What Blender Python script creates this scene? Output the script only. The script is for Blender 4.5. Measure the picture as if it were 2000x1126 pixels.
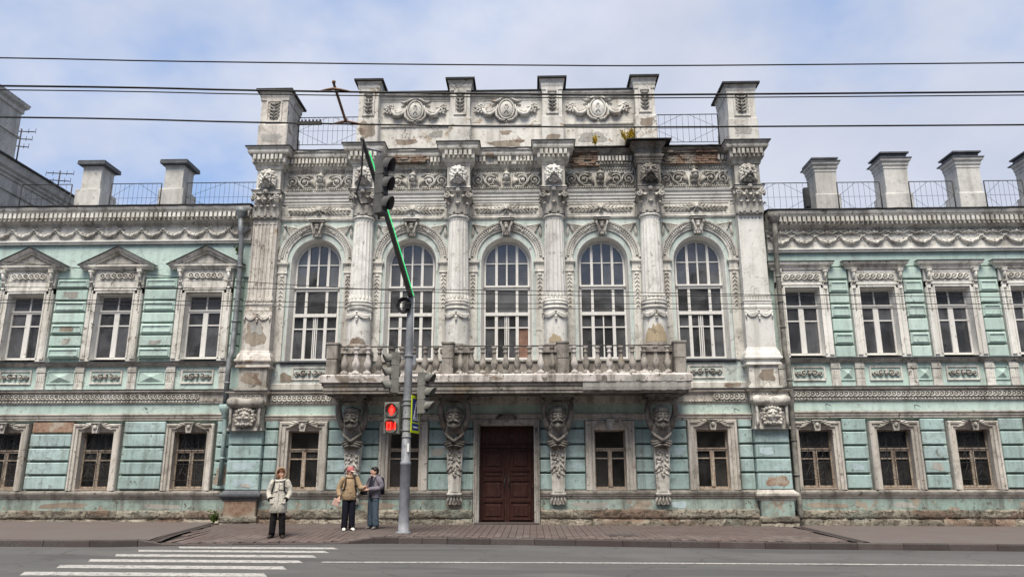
import bpy, bmesh, math, random
from mathutils import Vector, Matrix
random.seed(7)
for o in list(bpy.data.objects): bpy.data.objects.remove(o)
SC = bpy.context.scene
COL = SC.collection
PI = math.pi
# ---------------------------------------------------------------- camera
PITCH, YAW, ROLL = math.radians(13.93), math.radians(1.45), math.radians(-.115)
cd = bpy.data.cameras.new('camera'); cam = bpy.data.objects.new('camera', cd); COL.objects.link(cam)
cd.sensor_width = 36; cd.lens = 1458 / 2000 * 36; cd.clip_end = 3000
fw = Vector((-math.sin(YAW) * math.cos(PITCH), math.cos(YAW) * math.cos(PITCH), math.sin(PITCH)))
rt = Vector((math.cos(YAW), math.sin(YAW), 0)); up = rt.cross(fw)
c_, s_ = math.cos(ROLL), math.sin(ROLL)
R_, U_ = c_ * rt + s_ * up, c_ * up - s_ * rt
M_ = Matrix((R_, U_, -fw)).transposed().to_4x4(); M_.translation = Vector((.79, -24, 1.65))
cam.matrix_world = M_
SC.camera = cam
SC.render.resolution_x = 1024; SC.render.resolution_y = 576
# ---------------------------------------------------------------- sky, sun, exposure
SUN_EL, SUN_AZ = math.radians(60), math.radians(8)      # azimuth: to the left of the line from facade to camera
w = bpy.data.worlds.new('World'); SC.world = w; w.use_nodes = True
nt = w.node_tree; nt.nodes.clear()
def wn(t, **k):
    n = nt.nodes.new(t)
    for a, b in k.items(): setattr(n, a, b)
    return n
out = wn('ShaderNodeOutputWorld'); bg = wn('ShaderNodeBackground'); nt.links.new(bg.outputs[0], out.inputs[0])
sky = wn('ShaderNodeTexSky', sky_type='NISHITA', sun_disc=False)
sky.sun_elevation = SUN_EL; sky.sun_rotation = PI + SUN_AZ; sky.air_density = 1.0; sky.dust_density = 1.5; sky.ozone_density = 1.2
tc = wn('ShaderNodeTexCoord'); sep = wn('ShaderNodeSeparateXYZ'); nt.links.new(tc.outputs['Generated'], sep.inputs[0])
zc = wn('ShaderNodeMath', operation='MAXIMUM'); nt.links.new(sep.outputs[2], zc.inputs[0]); zc.inputs[1].default_value = 0.0
za = wn('ShaderNodeMath', operation='ADD'); nt.links.new(zc.outputs[0], za.inputs[0]); za.inputs[1].default_value = .35
cx = wn('ShaderNodeMath', operation='DIVIDE'); nt.links.new(sep.outputs[0], cx.inputs[0]); nt.links.new(za.outputs[0], cx.inputs[1])
cy = wn('ShaderNodeMath', operation='DIVIDE'); nt.links.new(sep.outputs[1], cy.inputs[0]); nt.links.new(za.outputs[0], cy.inputs[1])
cmb = wn('ShaderNodeCombineXYZ'); nt.links.new(cx.outputs[0], cmb.inputs[0]); nt.links.new(cy.outputs[0], cmb.inputs[1]); cmb.inputs[2].default_value = 3.7
def wnoise(scale, detail, rough, off):
    mp = wn('ShaderNodeMapping'); nt.links.new(cmb.outputs[0], mp.inputs[0]); mp.inputs['Location'].default_value = off
    n = wn('ShaderNodeTexNoise'); nt.links.new(mp.outputs[0], n.inputs['Vector'])
    n.inputs['Scale'].default_value = scale; n.inputs['Detail'].default_value = detail; n.inputs['Roughness'].default_value = rough
    return n.outputs[0]
def wramp(src, a, b, lo=0., hi=1.):
    n = wn('ShaderNodeMapRange', interpolation_type='SMOOTHSTEP'); nt.links.new(src, n.inputs[0])
    n.inputs[1].default_value = a; n.inputs[2].default_value = b; n.inputs[3].default_value = lo; n.inputs[4].default_value = hi
    return n.outputs[0]
def wmix(f, a, b):
    n = wn('ShaderNodeMix', data_type='RGBA')
    for i, s in ((0, f), (6, a), (7, b)):
        if isinstance(s, (tuple, float)): n.inputs[i].default_value = s
        else: nt.links.new(s, n.inputs[i])
    return n.outputs[2]
mask = wramp(wnoise(1.15, 6, .55, (1.7, 5.2, 0)), .35, .58)
tone = wramp(wnoise(2.0, 7, .6, (4.2, .3, 2)), .3, .72)
cloud = wmix(tone, (2.9, 3.2, 4.0, 1), (3.95, 4.15, 4.75, 1))
ccl = wmix(wramp(wnoise(.9, 4, .5, (7.1, 3.3, 5)), .35, .65), cloud, (3.65, 3.8, 4.3, 1))
skc = wn('ShaderNodeMix', data_type='RGBA', blend_type='MULTIPLY'); skc.inputs[0].default_value = 1.
nt.links.new(sky.outputs[0], skc.inputs[6]); skc.inputs[7].default_value = (1.0, 1.0, 1.0, 1)
blue = wmix(.55, skc.outputs[2], (1.75, 2.75, 4.9, 1))
nt.links.new(wmix(mask, blue, ccl), bg.inputs[0]); bg.inputs[1].default_value = .05
sd = bpy.data.lights.new('sun', 'SUN'); sd.energy = 1.5; sd.angle = math.radians(30); sd.color = (1, .925, .81)
sun = bpy.data.objects.new('sun', sd); COL.objects.link(sun)
sdir = Vector((-math.sin(SUN_AZ) * math.cos(SUN_EL), -math.cos(SUN_AZ) * math.cos(SUN_EL), math.sin(SUN_EL)))
sun.rotation_euler = sdir.to_track_quat('Z', 'Y').to_euler(); sun.location = (-10, -30, 40)
vs = SC.view_settings; vs.view_transform = 'Standard'; vs.look = 'None'; vs.exposure = 1.95; vs.gamma = 1; vs.use_curve_mapping = False
SC.render.engine = 'CYCLES'
# ---------------------------------------------------------------- materials
MATS = {}
class NB:
    def __init__(s, name):
        s.m = bpy.data.materials.new(name); s.m.use_nodes = True; s.nt = s.m.node_tree
        s.b = s.nt.nodes['Principled BSDF']; MATS[name] = s.m
        s.b.inputs['Specular IOR Level'].default_value = .25
    def n(s, t, **k):
        x = s.nt.nodes.new(t)
        for a, b in k.items(): setattr(x, a, b)
        return x
    def put(s, sock, v):
        if isinstance(v, bpy.types.NodeSocket): s.nt.links.new(v, sock)
        else: sock.default_value = v
    def pos(s, sc=(1, 1, 1), loc=(0, 0, 0)):
        g = s.n('ShaderNodeNewGeometry'); mp = s.n('ShaderNodeMapping'); s.nt.links.new(g.outputs['Position'], mp.inputs[0])
        mp.inputs['Scale'].default_value = sc; mp.inputs['Location'].default_value = loc
        return mp.outputs[0]
    def noise(s, v, scale, detail=5, rough=.6, dist=0.):
        x = s.n('ShaderNodeTexNoise'); s.nt.links.new(v, x.inputs['Vector'])
        x.inputs['Scale'].default_value = scale; x.inputs['Detail'].default_value = detail
        x.inputs['Roughness'].default_value = rough; x.inputs['Distortion'].default_value = dist
        return x.outputs[0]
    def ramp(s, f, a, b, lo=0., hi=1.):
        x = s.n('ShaderNodeMapRange', interpolation_type='SMOOTHSTEP'); s.put(x.inputs[0], f)
        for i, q in enumerate((a, b, lo, hi)): s.put(x.inputs[i + 1], q)
        return x.outputs[0]
    def math(s, op, a, b=0.):
        x = s.n('ShaderNodeMath', operation=op); s.put(x.inputs[0], a); s.put(x.inputs[1], b); return x.outputs[0]
    def mix(s, f, a, b, mode='MIX'):
        x = s.n('ShaderNodeMix', data_type='RGBA', blend_type=mode)
        fix = lambda q: (*q, 1) if isinstance(q, tuple) and len(q) == 3 else q
        s.put(x.inputs[0], f); s.put(x.inputs[6], fix(a)); s.put(x.inputs[7], fix(b)); return x.outputs[2]
    def rnd(s): return s.n('ShaderNodeObjectInfo').outputs['Random']
    def bump(s, h, strength=.5, dist=.02):
        x = s.n('ShaderNodeBump'); x.inputs['Strength'].default_value = strength; x.inputs['Distance'].default_value = dist
        s.put(x.inputs['Height'], h); s.nt.links.new(x.outputs[0], s.b.inputs['Normal'])
    def done(s, col, rough=.85, metal=0.):
        if isinstance(col, tuple) and len(col) == 3: col = (*col, 1)
        s.put(s.b.inputs['Base Color'], col); s.put(s.b.inputs['Roughness'], rough); s.b.inputs['Metallic'].default_value = metal
        return s.m

def plaster(name, base, alt, dirt, damt, peel=None, pthr=.70, streak=1., cracks=.0, spots=.5):
    n = NB(name); v = n.pos()
    big = n.noise(v, .5, 5); fine = n.noise(v, 11, 4, .7); st = n.noise(n.pos((2.6, 2.6, .2)), 1.2, 6, .68)
    blot = n.noise(v, 2.3, 6, .7, .5)
    c = n.mix(n.ramp(big, .36, .64), base, alt)
    c = n.mix(n.math('MULTIPLY', n.ramp(st, .44, .70), damt * streak), c, dirt)
    c = n.mix(n.math('MULTIPLY', n.ramp(blot, .46, .72), damt * .8), c, tuple(q * .8 for q in dirt))
    c = n.mix(n.math('MULTIPLY', n.ramp(fine, .5, .75), spots * damt), c, tuple(q * .65 for q in dirt))
    h = n.math('MULTIPLY', fine, .35)
    chip = n.noise(n.pos((1, 1, .8), (1.3, .4, 2.2)), 5.5, 5, .7)
    c = n.mix(n.math('MULTIPLY', n.ramp(chip, .615, .635), min(1, damt * 1.5)), c, tuple(q * 1.15 for q in dirt))
    if peel:
        pm = n.ramp(n.noise(n.pos((1, 1, 1.25), (3.1, 1.7, .6)), 1.5, 8, .66, .35), pthr, pthr + .022)
        pc = n.mix(n.ramp(n.noise(v, 6, 7, .7), .35, .65), peel, tuple(q * .55 for q in peel))
        c = n.mix(pm, c, pc); h = h
    if cracks:
        dv = n.n('ShaderNodeVectorMath', operation='ADD'); nz = n.n('ShaderNodeTexNoise'); n.nt.links.new(v, nz.inputs['Vector']); nz.inputs['Scale'].default_value = 2.4
        nz.inputs['Detail'].default_value = 6; n.nt.links.new(v, dv.inputs[0]); n.nt.links.new(nz.outputs['Color'], dv.inputs[1])
        vo = n.n('ShaderNodeTexVoronoi', feature='DISTANCE_TO_EDGE'); n.nt.links.new(dv.outputs[0], vo.inputs['Vector']); vo.inputs['Scale'].default_value = .95
        cm = n.math('MULTIPLY', n.ramp(vo.outputs['Distance'], .016, .004), n.math('MULTIPLY', n.ramp(big, .48, .6), cracks))
        c = n.mix(cm, c, tuple(q * .35 for q in dirt))
    c = n.mix(1., c, n.ramp(n.rnd(), 0, 1, .9, 1.06), 'MULTIPLY')
    n.bump(h, .55, .018)
    return n.done(c, .9)

def simple(name, col, rough=.6, metal=0., var=.25, scale=8., spec=.3, bump=0.):
    n = NB(name); v = n.pos(); f = n.noise(v, scale, 6, .65)
    c = n.mix(n.ramp(f, .3, .7), tuple(q * (1 - var) for q in col), tuple(min(1, q * (1 + var)) for q in col))
    n.b.inputs['Specular IOR Level'].default_value = spec
    if bump: n.bump(f, bump, .01)
    return n.done(c, rough, metal)

DIRT = (.165, .145, .12)
plaster('white_plaster', (.70, .685, .64), (.59, .57, .52), DIRT, .62, (.38, .32, .26), .685, cracks=.5)
plaster('street_trim', (.56, .53, .485), (.46, .43, .385), (.13, .112, .09), .62, (.36, .30, .24), .67, cracks=.4)
plaster('clean_plaster', (.73, .72, .685), (.67, .66, .62), (.26, .24, .20), .34, (.44, .38, .30), .73, cracks=.5)
plaster('grimy_plaster', (.52, .50, .46), (.38, .36, .325), (.10, .088, .075), .72, (.30, .23, .18), .67, spots=.9)
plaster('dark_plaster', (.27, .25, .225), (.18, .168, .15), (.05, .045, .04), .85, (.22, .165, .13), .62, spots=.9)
plaster('teal_plaster', (.43, .565, .515), (.48, .60, .555), (.20, .21, .19), .36, (.50, .47, .43), .70, cracks=.5)
plaster('pale_teal', (.50, .585, .55), (.56, .62, .59), (.22, .22, .20), .48, (.50, .47, .43), .68, cracks=.5)
plaster('teal_rustic', (.325, .445, .43), (.37, .475, .475), (.13, .14, .13), .58, (.40, .47, .50), .66, cracks=.4)
plaster('teal_socle', (.27, .36, .325), (.33, .40, .365), (.10, .095, .08), .8, (.36, .31, .25), .58)
plaster('attic_plaster', (.68, .665, .62), (.58, .56, .515), (.24, .21, .18), .5, (.44, .37, .29), .62, cracks=.9)
plaster('column_plaster', (.71, .70, .665), (.62, .61, .57), (.22, .205, .18), .5, (.50, .43, .33), .70, cracks=.3)
plaster('worn_pilaster', (.66, .625, .57), (.54, .505, .46), (.17, .15, .13), .7, (.40, .33, .26), .60, cracks=.8)
plaster('balcony_stone', (.36, .33, .295), (.25, .228, .205), (.06, .054, .044), .85, (.30, .25, .19), .60)
plaster('pale_slab', (.66, .62, .585), (.52, .485, .46), (.12, .10, .085), .75, (.28, .24, .20), .60)
plaster('grey_render', (.50, .495, .47), (.44, .435, .41), (.15, .145, .135), .5, (.33, .31, .28), .70)
plaster('chimney_render', (.56, .55, .52), (.49, .48, .45), (.20, .19, .17), .45, (.42, .35, .29), .655)
n = NB('plinth_stone'); v = n.pos(); b1 = n.noise(n.pos((.9, 1, 2.0)), 1.7, 7, .72, .2); b2 = n.noise(n.pos((1, 1, 1.3)), 9, 6, .78); b3 = n.noise(n.pos((.6, 1, 1.6), (5, 2, 9)), .9, 5, .6); b4 = n.noise(n.pos((1, 1, 1.5), (2, 7, 1)), 3.2, 6, .7)
c = n.mix(n.ramp(b1, .38, .60), (.17, .15, .12), (.38, .345, .28)); c = n.mix(n.math('MULTIPLY', n.ramp(b3, .52, .62), .8), c, (.23, .155, .115)); c = n.mix(n.ramp(b3, .44, .34), c, (.26, .27, .225))
c = n.mix(n.math('MULTIPLY', n.ramp(b4, .52, .58), .75), c, (.10, .086, .066)); c = n.mix(n.math('MULTIPLY', n.ramp(b2, .52, .60), .85), c, (.05, .043, .034)); c = n.mix(1., c, n.ramp(n.rnd(), 0, 1, .8, 1.15), 'MULTIPLY'); n.bump(n.math('ADD', b2, n.math('MULTIPLY', b4, .8)), 1., .07); n.done(c, .95)
n = NB('exposed_brick'); v = n.pos(); b2 = n.noise(v, 7, 8, .7); b1 = n.noise(v, 1.5, 6, .6)
c = n.mix(n.ramp(b2, .35, .65), (.20, .12, .085), (.30, .22, .165)); c = n.mix(n.ramp(b1, .5, .62), c, (.34, .30, .25)); c = n.mix(1., c, n.ramp(n.rnd(), 0, 1, .75, 1.15), 'MULTIPLY'); n.bump(b2, .8, .03); n.done(c, .95)
n = NB('asphalt'); v = n.pos(); f = n.noise(v, 90, 3, .6); b = n.noise(n.pos((.07, 1.1, 1)), 1.1, 5, .6); b5 = n.noise(v, .35, 5, .6); pt = n.noise(n.pos((.18, .8, 1), (3, 1, 0)), .9, 2, .4)
c = n.mix(n.ramp(f, .3, .7), (.078, .077, .076), (.125, .124, .122)); c = n.mix(n.math('MULTIPLY', n.ramp(b, .36, .64), .55), c, (.072, .072, .073))
c = n.mix(n.math('MULTIPLY', n.ramp(b5, .48, .7), .4), c, (.145, .143, .139)); c = n.mix(n.math('MULTIPLY', n.ramp(pt, .60, .612), .5), c, (.062, .062, .063))
dv = n.n('ShaderNodeVectorMath', operation='ADD'); nz = n.n('ShaderNodeTexNoise'); n.nt.links.new(v, nz.inputs['Vector']); nz.inputs['Scale'].default_value = 1.3; nz.inputs['Detail'].default_value = 5; n.nt.links.new(v, dv.inputs[0]); n.nt.links.new(nz.outputs['Color'], dv.inputs[1])
vo = n.n('ShaderNodeTexVoronoi', feature='DISTANCE_TO_EDGE'); n.nt.links.new(dv.outputs[0], vo.inputs['Vector']); vo.inputs['Scale'].default_value = .30
c = n.mix(n.math('MULTIPLY', n.ramp(vo.outputs['Distance'], .010, .003), .4), c, (.045, .045, .045)); n.bump(f, .35, .006); n.done(c, .82)
n = NB('walk_asphalt'); v = n.pos(); f = n.noise(v, 60, 4, .6); b = n.noise(v, .9, 7, .6)
c = n.mix(n.ramp(f, .3, .7), (.105, .092, .085), (.15, .132, .122)); c = n.mix(n.ramp(b, .4, .65), c, (.125, .100, .094)); n.bump(f, .4, .008); n.done(c, .9)
n = NB('paver'); v = n.pos(); f = n.noise(v, 40, 4, .6); b = n.noise(v, .8, 6, .6)
c = n.mix(n.ramp(b, .35, .65), (.130, .098, .090), (.150, .124, .114)); c = n.mix(n.math('MULTIPLY', n.ramp(f, .35, .7), .5), c, (.06, .05, .047)); c = n.mix(1., c, n.ramp(n.rnd(), 0, 1, .82, 1.15), 'MULTIPLY'); n.bump(f, .5, .008); n.done(c, .88)
simple('paver_joint', (.05, .042, .036), .95)
n = NB('kerb_granite'); v = n.pos(); f = n.noise(v, 55, 3, .7); b = n.noise(v, 1.2, 6, .6)
c = n.mix(n.ramp(f, .35, .65), (.05, .042, .041), (.10, .087, .084)); c = n.mix(n.ramp(b, .4, .65), c, (.065, .05, .049)); c = n.mix(1., c, n.ramp(n.rnd(), 0, 1, .8, 1.2), 'MULTIPLY'); n.done(c, .85)
n = NB('road_paint'); v = n.pos(); f = n.noise(v, 14, 8, .75); g = n.noise(v, 60, 3, .6)
c = n.mix(n.ramp(f, .46, .62), (.50, .487, .465), (.15, .148, .145)); c = n.mix(n.math('MULTIPLY', n.ramp(g, .42, .66), .55), c, (.20, .195, .19)); c = n.mix(n.math('MULTIPLY', n.ramp(n.noise(n.pos((.3, 2, 1)), 1.2, 4, .6), .45, .7), .4), c, (.22, .215, .21)); n.done(c, .8)
n = NB('earth'); v = n.pos(); f = n.noise(v, .6, 8, .6); n.done(n.mix(f, (.06, .055, .045), (.12, .115, .10)), .95)
simple('roof_metal', (.028, .028, .03), .7, .0, .35, 3, .2)
simple('cap_metal', (.085, .09, .10), .6, .0, .3, 3, .3)
simple('roof_sheet', (.09, .095, .10), .6, .2, .3, 2, .4)
simple('iron', (.03, .03, .032), .6, .0, .3, 9)
simple('pipe_metal', (.20, .215, .225), .55, .25, .35, 4, .4)
simple('old_pipe', (.16, .155, .14), .75, .0, .45, 5, .2)
n = NB('white_wood'); v = n.pos(); f = n.noise(n.pos((9, 9, 1)), 3, 6, .7); c = n.mix(n.ramp(f, .3, .6), (.70, .69, .67), (.60, .59, .56)); c = n.mix(n.ramp(n.noise(v, 5, 8, .7), .58, .72), c, (.30, .27, .23)); n.done(c, .6)
n = NB('old_wood'); v = n.pos(); f = n.noise(n.pos((9, 9, 1)), 3, 6, .7); c = n.mix(n.ramp(f, .35, .65), (.42, .37, .31), (.22, .16, .115)); c = n.mix(n.ramp(n.noise(v, 4, 7, .7), .55, .7), c, (.14, .09, .06)); n.done(c, .7)
n = NB('door_paint'); v = n.pos(); f = n.noise(n.pos((6, 6, .7)), 2.2, 7, .7); g = n.noise(v, 9, 8, .75)
c = n.mix(n.ramp(f, .35, .68), (.030, .010, .009), (.058, .021, .016)); c = n.mix(n.math('MULTIPLY', n.ramp(g, .52, .62), .85), c, (.055, .034, .026)); c = n.mix(n.ramp(g, .36, .30), c, (.03, .015, .012)); n.bump(g, .3, .006); n.done(c, .55)
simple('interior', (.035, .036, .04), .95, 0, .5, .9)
simple('curtain', (.34, .32, .29), .95, 0, .3, 3)
simple('board', (.20, .115, .085), .8, 0, .3, 5)
def glass(name, dust_sheen, lo, hi, refl):
    n = NB(name); v = n.pos()
    fr = n.n('ShaderNodeFresnel'); fr.inputs[0].default_value = 1.5
    gl = n.n('ShaderNodeBsdfGlossy'); gl.inputs['Roughness'].default_value = .03; gl.inputs['Color'].default_value = (.95, .96, 1, 1)
    tr = n.n('ShaderNodeBsdfTransparent'); tr.inputs[0].default_value = (.62, .64, .66, 1)
    df = n.n('ShaderNodeBsdfDiffuse'); df.inputs[0].default_value = dust_sheen  # diffuse film: some dust, and painted grey for reflected sky
    amt = n.ramp(n.math('ADD', n.noise(v, 1.6, 5, .6), n.math('MULTIPLY', n.rnd(), .35)), .45, .95, lo, hi)
    m1 = n.n('ShaderNodeMixShader'); n.put(m1.inputs[0], amt); n.nt.links.new(tr.outputs[0], m1.inputs[1]); n.nt.links.new(df.outputs[0], m1.inputs[2])
    m2 = n.n('ShaderNodeMixShader'); n.put(m2.inputs[0], n.math('MULTIPLY', fr.outputs[0], refl)); n.nt.links.new(m1.outputs[0], m2.inputs[1]); n.nt.links.new(gl.outputs[0], m2.inputs[2])
    bp = n.n('ShaderNodeBump'); bp.inputs['Strength'].default_value = .12; bp.inputs['Distance'].default_value = .02; n.put(bp.inputs['Height'], n.noise(v, 1.3, 2, .5)); n.nt.links.new(bp.outputs[0], gl.inputs['Normal'])
    n.nt.links.new(m2.outputs[0], n.nt.nodes['Material Output'].inputs[0])
glass('glass', (.20, .205, .22, 1), .12, .50, 1.5); glass('low_glass', (.10, .095, .09, 1), .06, .40, .9)  # paler film upstairs imitates mirrored sky, darker copy for the ground floor
simple('pole_grey', (.215, .225, .245), .6, .1, .3, 3, .35)
simple('signal_grey', (.17, .17, .152), .65, 0, .25, 5)
simple('signal_dark', (.085, .085, .085), .7, 0, .25, 5)
simple('black_plastic', (.012, .012, .013), .5, 0, .2, 5)
simple('rust_metal', (.20, .12, .085), .8, 0, .35, 9)
simple('sign_blue', (.012, .03, .22), .4, 0, .05, 4)
simple('sign_white', (.78, .78, .78), .45, 0, .05, 4)
simple('sign_yellow', (.52, .62, .02), .45, 0, .05, 4)
simple('paper', (.75, .75, .72), .8, 0, .05, 4)
def emit(name, col, st):
    n = NB(name); n.done(col, .5); n.b.inputs['Emission Color'].default_value = (*col, 1); n.b.inputs['Emission Strength'].default_value = st
emit('red_led', (1., .03, .02), .9); emit('green_led', (.03, .60, .18), .40)
emit('red_lens', (.55, .012, .01), .22)
# ---------------------------------------------------------------- mesh builder
def lerp(a, b, t): return a + (b - a) * t
class MB:
    def __init__(s): s.v = []; s.f = []; s.sm = []
    def add(s, vs, fs, smooth=False):
        b = len(s.v); s.v.extend(vs); s.f.extend([tuple(i + b for i in f) for f in fs]); s.sm.extend([smooth] * len(fs)); return s
    def merge(s, o, loc=(0, 0, 0), sc=(1, 1, 1), rot=0., roty=0.):
        c, d = math.cos(rot), math.sin(rot); cy, dy = math.cos(roty), math.sin(roty); vs = []
        for x, y, z in o.v:
            x *= sc[0]; y *= sc[1]; z *= sc[2]
            x, z = cy * x + dy * z, -dy * x + cy * z
            x, y = c * x - d * y, d * x + c * y
            vs.append((x + loc[0], y + loc[1], z + loc[2]))
        b = len(s.v); s.v.extend(vs); s.f.extend([tuple(i + b for i in f) for f in o.f]); s.sm.extend(o.sm); return s
    def box(s, x0, x1, y0, y1, z0, z1):
        return s.add([(x0, y0, z0), (x1, y0, z0), (x1, y1, z0), (x0, y1, z0), (x0, y0, z1), (x1, y0, z1), (x1, y1, z1), (x0, y1, z1)],
                     [(0, 1, 2, 3), (4, 7, 6, 5), (0, 4, 5, 1), (1, 5, 6, 2), (2, 6, 7, 3), (3, 7, 4, 0)])
    def cham(s, x0, x1, y0, y1, z0, z1, c, j=0.):
        q = lambda: random.uniform(-j, j)
        vs = [(x0, y1, z0), (x1, y1, z0), (x1, y1, z1), (x0, y1, z1), (x0, y0 + c, z0), (x1, y0 + c, z0), (x1, y0 + c, z1), (x0, y0 + c, z1),
              (x0 + c + q(), y0, z0 + c + q()), (x1 - c + q(), y0, z0 + c + q()), (x1 - c + q(), y0, z1 - c + q()), (x0 + c + q(), y0, z1 - c + q())]
        fs = [(8, 9, 10, 11)]
        for k in range(4):
            l = (k + 1) % 4; fs += [(k, l, l + 4, k + 4), (k + 4, l + 4, l + 8, k + 8)]
        return s.add(vs, fs)
    def prism(s, poly, y0, y1):
        n = len(poly); vs = [(x, y0, z) for x, z in poly] + [(x, y1, z) for x, z in poly]
        return s.add(vs, [tuple(range(n)), tuple(range(2 * n - 1, n - 1, -1))] + [(i, (i + 1) % n, n + (i + 1) % n, n + i) for i in range(n)])
    def prismz(s, poly, z0, z1):
        n = len(poly); vs = [(x, y, z0) for x, y in poly] + [(x, y, z1) for x, y in poly]
        return s.add(vs, [tuple(range(n)), tuple(range(2 * n - 1, n - 1, -1))] + [(i, (i + 1) % n, n + (i + 1) % n, n + i) for i in range(n)])
    def _sweep(s, path, prof, closed, put, caps=True):
        n = len(path); m = len(prof); vs = []
        def nrm(a, b):
            dx, dy = b[0] - a[0], b[1] - a[1]; l = math.hypot(dx, dy) or 1; return (dy / l, -dx / l)
        for i, p in enumerate(path):
            n1 = nrm(path[i - 1], p) if (i > 0 or closed) else None
            n2 = nrm(p, path[(i + 1) % n]) if (i < n - 1 or closed) else None
            if n1 and n2:
                k = 1 + n1[0] * n2[0] + n1[1] * n2[1]; k = max(k, .2); nn = ((n1[0] + n2[0]) / k, (n1[1] + n2[1]) / k)
            else: nn = n1 or n2
            for o, h in prof: vs.append(put(p[0] + nn[0] * o, p[1] + nn[1] * o, h))
        fs = []
        for i in range(n if closed else n - 1):
            a, b = i * m, ((i + 1) % n) * m
            for j in range(m - 1): fs.append((a + j, b + j, b + j + 1, a + j + 1))
        if caps and not closed: fs += [tuple(range(m)), tuple(range((n - 1) * m + m - 1, (n - 1) * m - 1, -1))]
        return s.add(vs, fs)
    def sweep(s, path, prof, closed=False): return s._sweep(path, prof, closed, lambda x, y, h: (x, y, h))
    def sweepxz(s, path, prof, closed=False): return s._sweep(path, prof, closed, lambda x, z, h: (x, h, z))
    def arch(s, cx, cz, prof, a0=0., a1=PI, n=24):
        m = len(prof); vs = []
        for i in range(n + 1):
            a = a0 + (a1 - a0) * i / n; ca, sa = math.cos(a), math.sin(a)
            vs += [(cx + r * ca, y, cz + r * sa) for r, y in prof]
        fs = [(i * m + j, (i + 1) * m + j, (i + 1) * m + j + 1, i * m + j + 1) for i in range(n) for j in range(m - 1)]
        return s.add(vs, fs)
    def lathe(s, cx, cy, prof, n=16, a0=0., a1=2 * PI, smooth=True, flute=0, fd=0.):
        full = abs(a1 - a0 - 2 * PI) < 1e-6; m = len(prof); k = n if full else n + 1; vs = []
        for i in range(k):
            a = a0 + (a1 - a0) * i / n
            for r, z in prof: vs.append((cx + r * math.cos(a), cy + r * math.sin(a), z))
        fs = [(i * m + j, ((i + 1) % k) * m + j, ((i + 1) % k) * m + j + 1, i * m + j + 1) for i in range(n) for j in range(m - 1)]
        s.add(vs, fs, smooth)
        return s
    def tube(s, pts, rad, n=6, smooth=True, flat=1., caps=True):
        P = [Vector(p) for p in pts]; L = len(P); vs = []
        if not isinstance(rad, (list, tuple)): rad = [rad] * L
        t0 = (P[1] - P[0]).normalized(); ref = Vector((0, 1, 0)) if abs(t0.y) < .9 else Vector((1, 0, 0))
        for i in range(L):
            t = (P[min(i + 1, L - 1)] - P[max(i - 1, 0)])
            t = t.normalized() if t.length > 1e-9 else t0
            b = t.cross(ref)
            b = b.normalized() if b.length > 1e-6 else Vector((1, 0, 0))
            nn = b.cross(t).normalized()
            for j in range(n):
                a = 2 * PI * j / n; q = P[i] + b * (rad[i] * math.cos(a)) + nn * (rad[i] * flat * math.sin(a)); vs.append(tuple(q))
        fs = [(i * n + j, i * n + (j + 1) % n, (i + 1) * n + (j + 1) % n, (i + 1) * n + j) for i in range(L - 1) for j in range(n)]
        if caps: fs += [tuple(range(n - 1, -1, -1)), tuple(range((L - 1) * n, L * n))]
        return s.add(vs, fs, smooth)
    def ell(s, c, r, n=8, m=5, rot=0.):
        if not isinstance(r, (list, tuple)): r = (r, r, r)
        cr, sr = math.cos(rot), math.sin(rot); vs = []
        def P(x, y, z): return (c[0] + x * cr + z * sr, c[1] + y, c[2] - x * sr + z * cr)
        vs.append(P(0, 0, -r[2]))
        for i in range(1, m):
            ph = -PI / 2 + PI * i / m
            for j in range(n):
                a = 2 * PI * j / n; vs.append(P(r[0] * math.cos(ph) * math.cos(a), r[1] * math.cos(ph) * math.sin(a), r[2] * math.sin(ph)))
        vs.append(P(0, 0, r[2])); T = len(vs) - 1
        fs = [(0, 1 + (j + 1) % n, 1 + j) for j in range(n)]
        for i in range(m - 2):
            for j in range(n): a = 1 + i * n; fs.append((a + j, a + (j + 1) % n, a + n + (j + 1) % n, a + n + j))
        a = 1 + (m - 2) * n; fs += [(a + j, a + (j + 1) % n, T) for j in range(n)]
        return s.add(vs, fs, True)
    def leaf(s, x, z, ang, L, w, t=.03, y=0., curl=.0):
        """relief leaf lying on a wall: from (x,z) in direction ang, raised midrib"""
        ca, sa = math.cos(ang), math.sin(ang); prof = [(0, .25), (.25, .85), (.5, 1), (.75, .7), (1, 0.04)]; vs = []
        for u, q in prof:
            cx_ = x + ca * L * u - sa * curl * u * u; cz_ = z + sa * L * u + ca * curl * u * u; h = w / 2 * q
            yy = y - t * (.5 + .9 * math.sin(PI * min(u + .15, 1)))
            vs += [(cx_ - sa * h, y, cz_ + ca * h), (cx_ - sa * h * .45, yy * .75 + y * .25, cz_ + ca * h * .45), (cx_, yy, cz_), (cx_ + sa * h * .45, yy * .75 + y * .25, cz_ - ca * h * .45), (cx_ + sa * h, y, cz_ - ca * h)]
        return s.add(vs, [(i * 5 + j, i * 5 + j + 1, (i + 1) * 5 + j + 1, (i + 1) * 5 + j) for i in range(4) for j in range(4)], True)
    def spiral(s, cx, cz, r0, turns, a0, dirn, w, y=-.02, r1=.15, n=6, seg=14, t=1.):
        N = int(seg * turns) + 1; pts = []; rd = []
        for i in range(N):
            u = i / (N - 1); a = a0 + dirn * u * turns * 2 * PI; r = r0 * lerp(1, r1, u); pts.append((cx + r * math.cos(a), y - .015 * u * t, cz + r * math.sin(a))); rd.append(w * lerp(1, .6, u))
        s.tube(pts, rd, n); return s.ell((cx, y - .015, cz), (r0 * r1 + w * .6, w * 1.1, r0 * r1 + w * .6), 7, 4)
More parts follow.
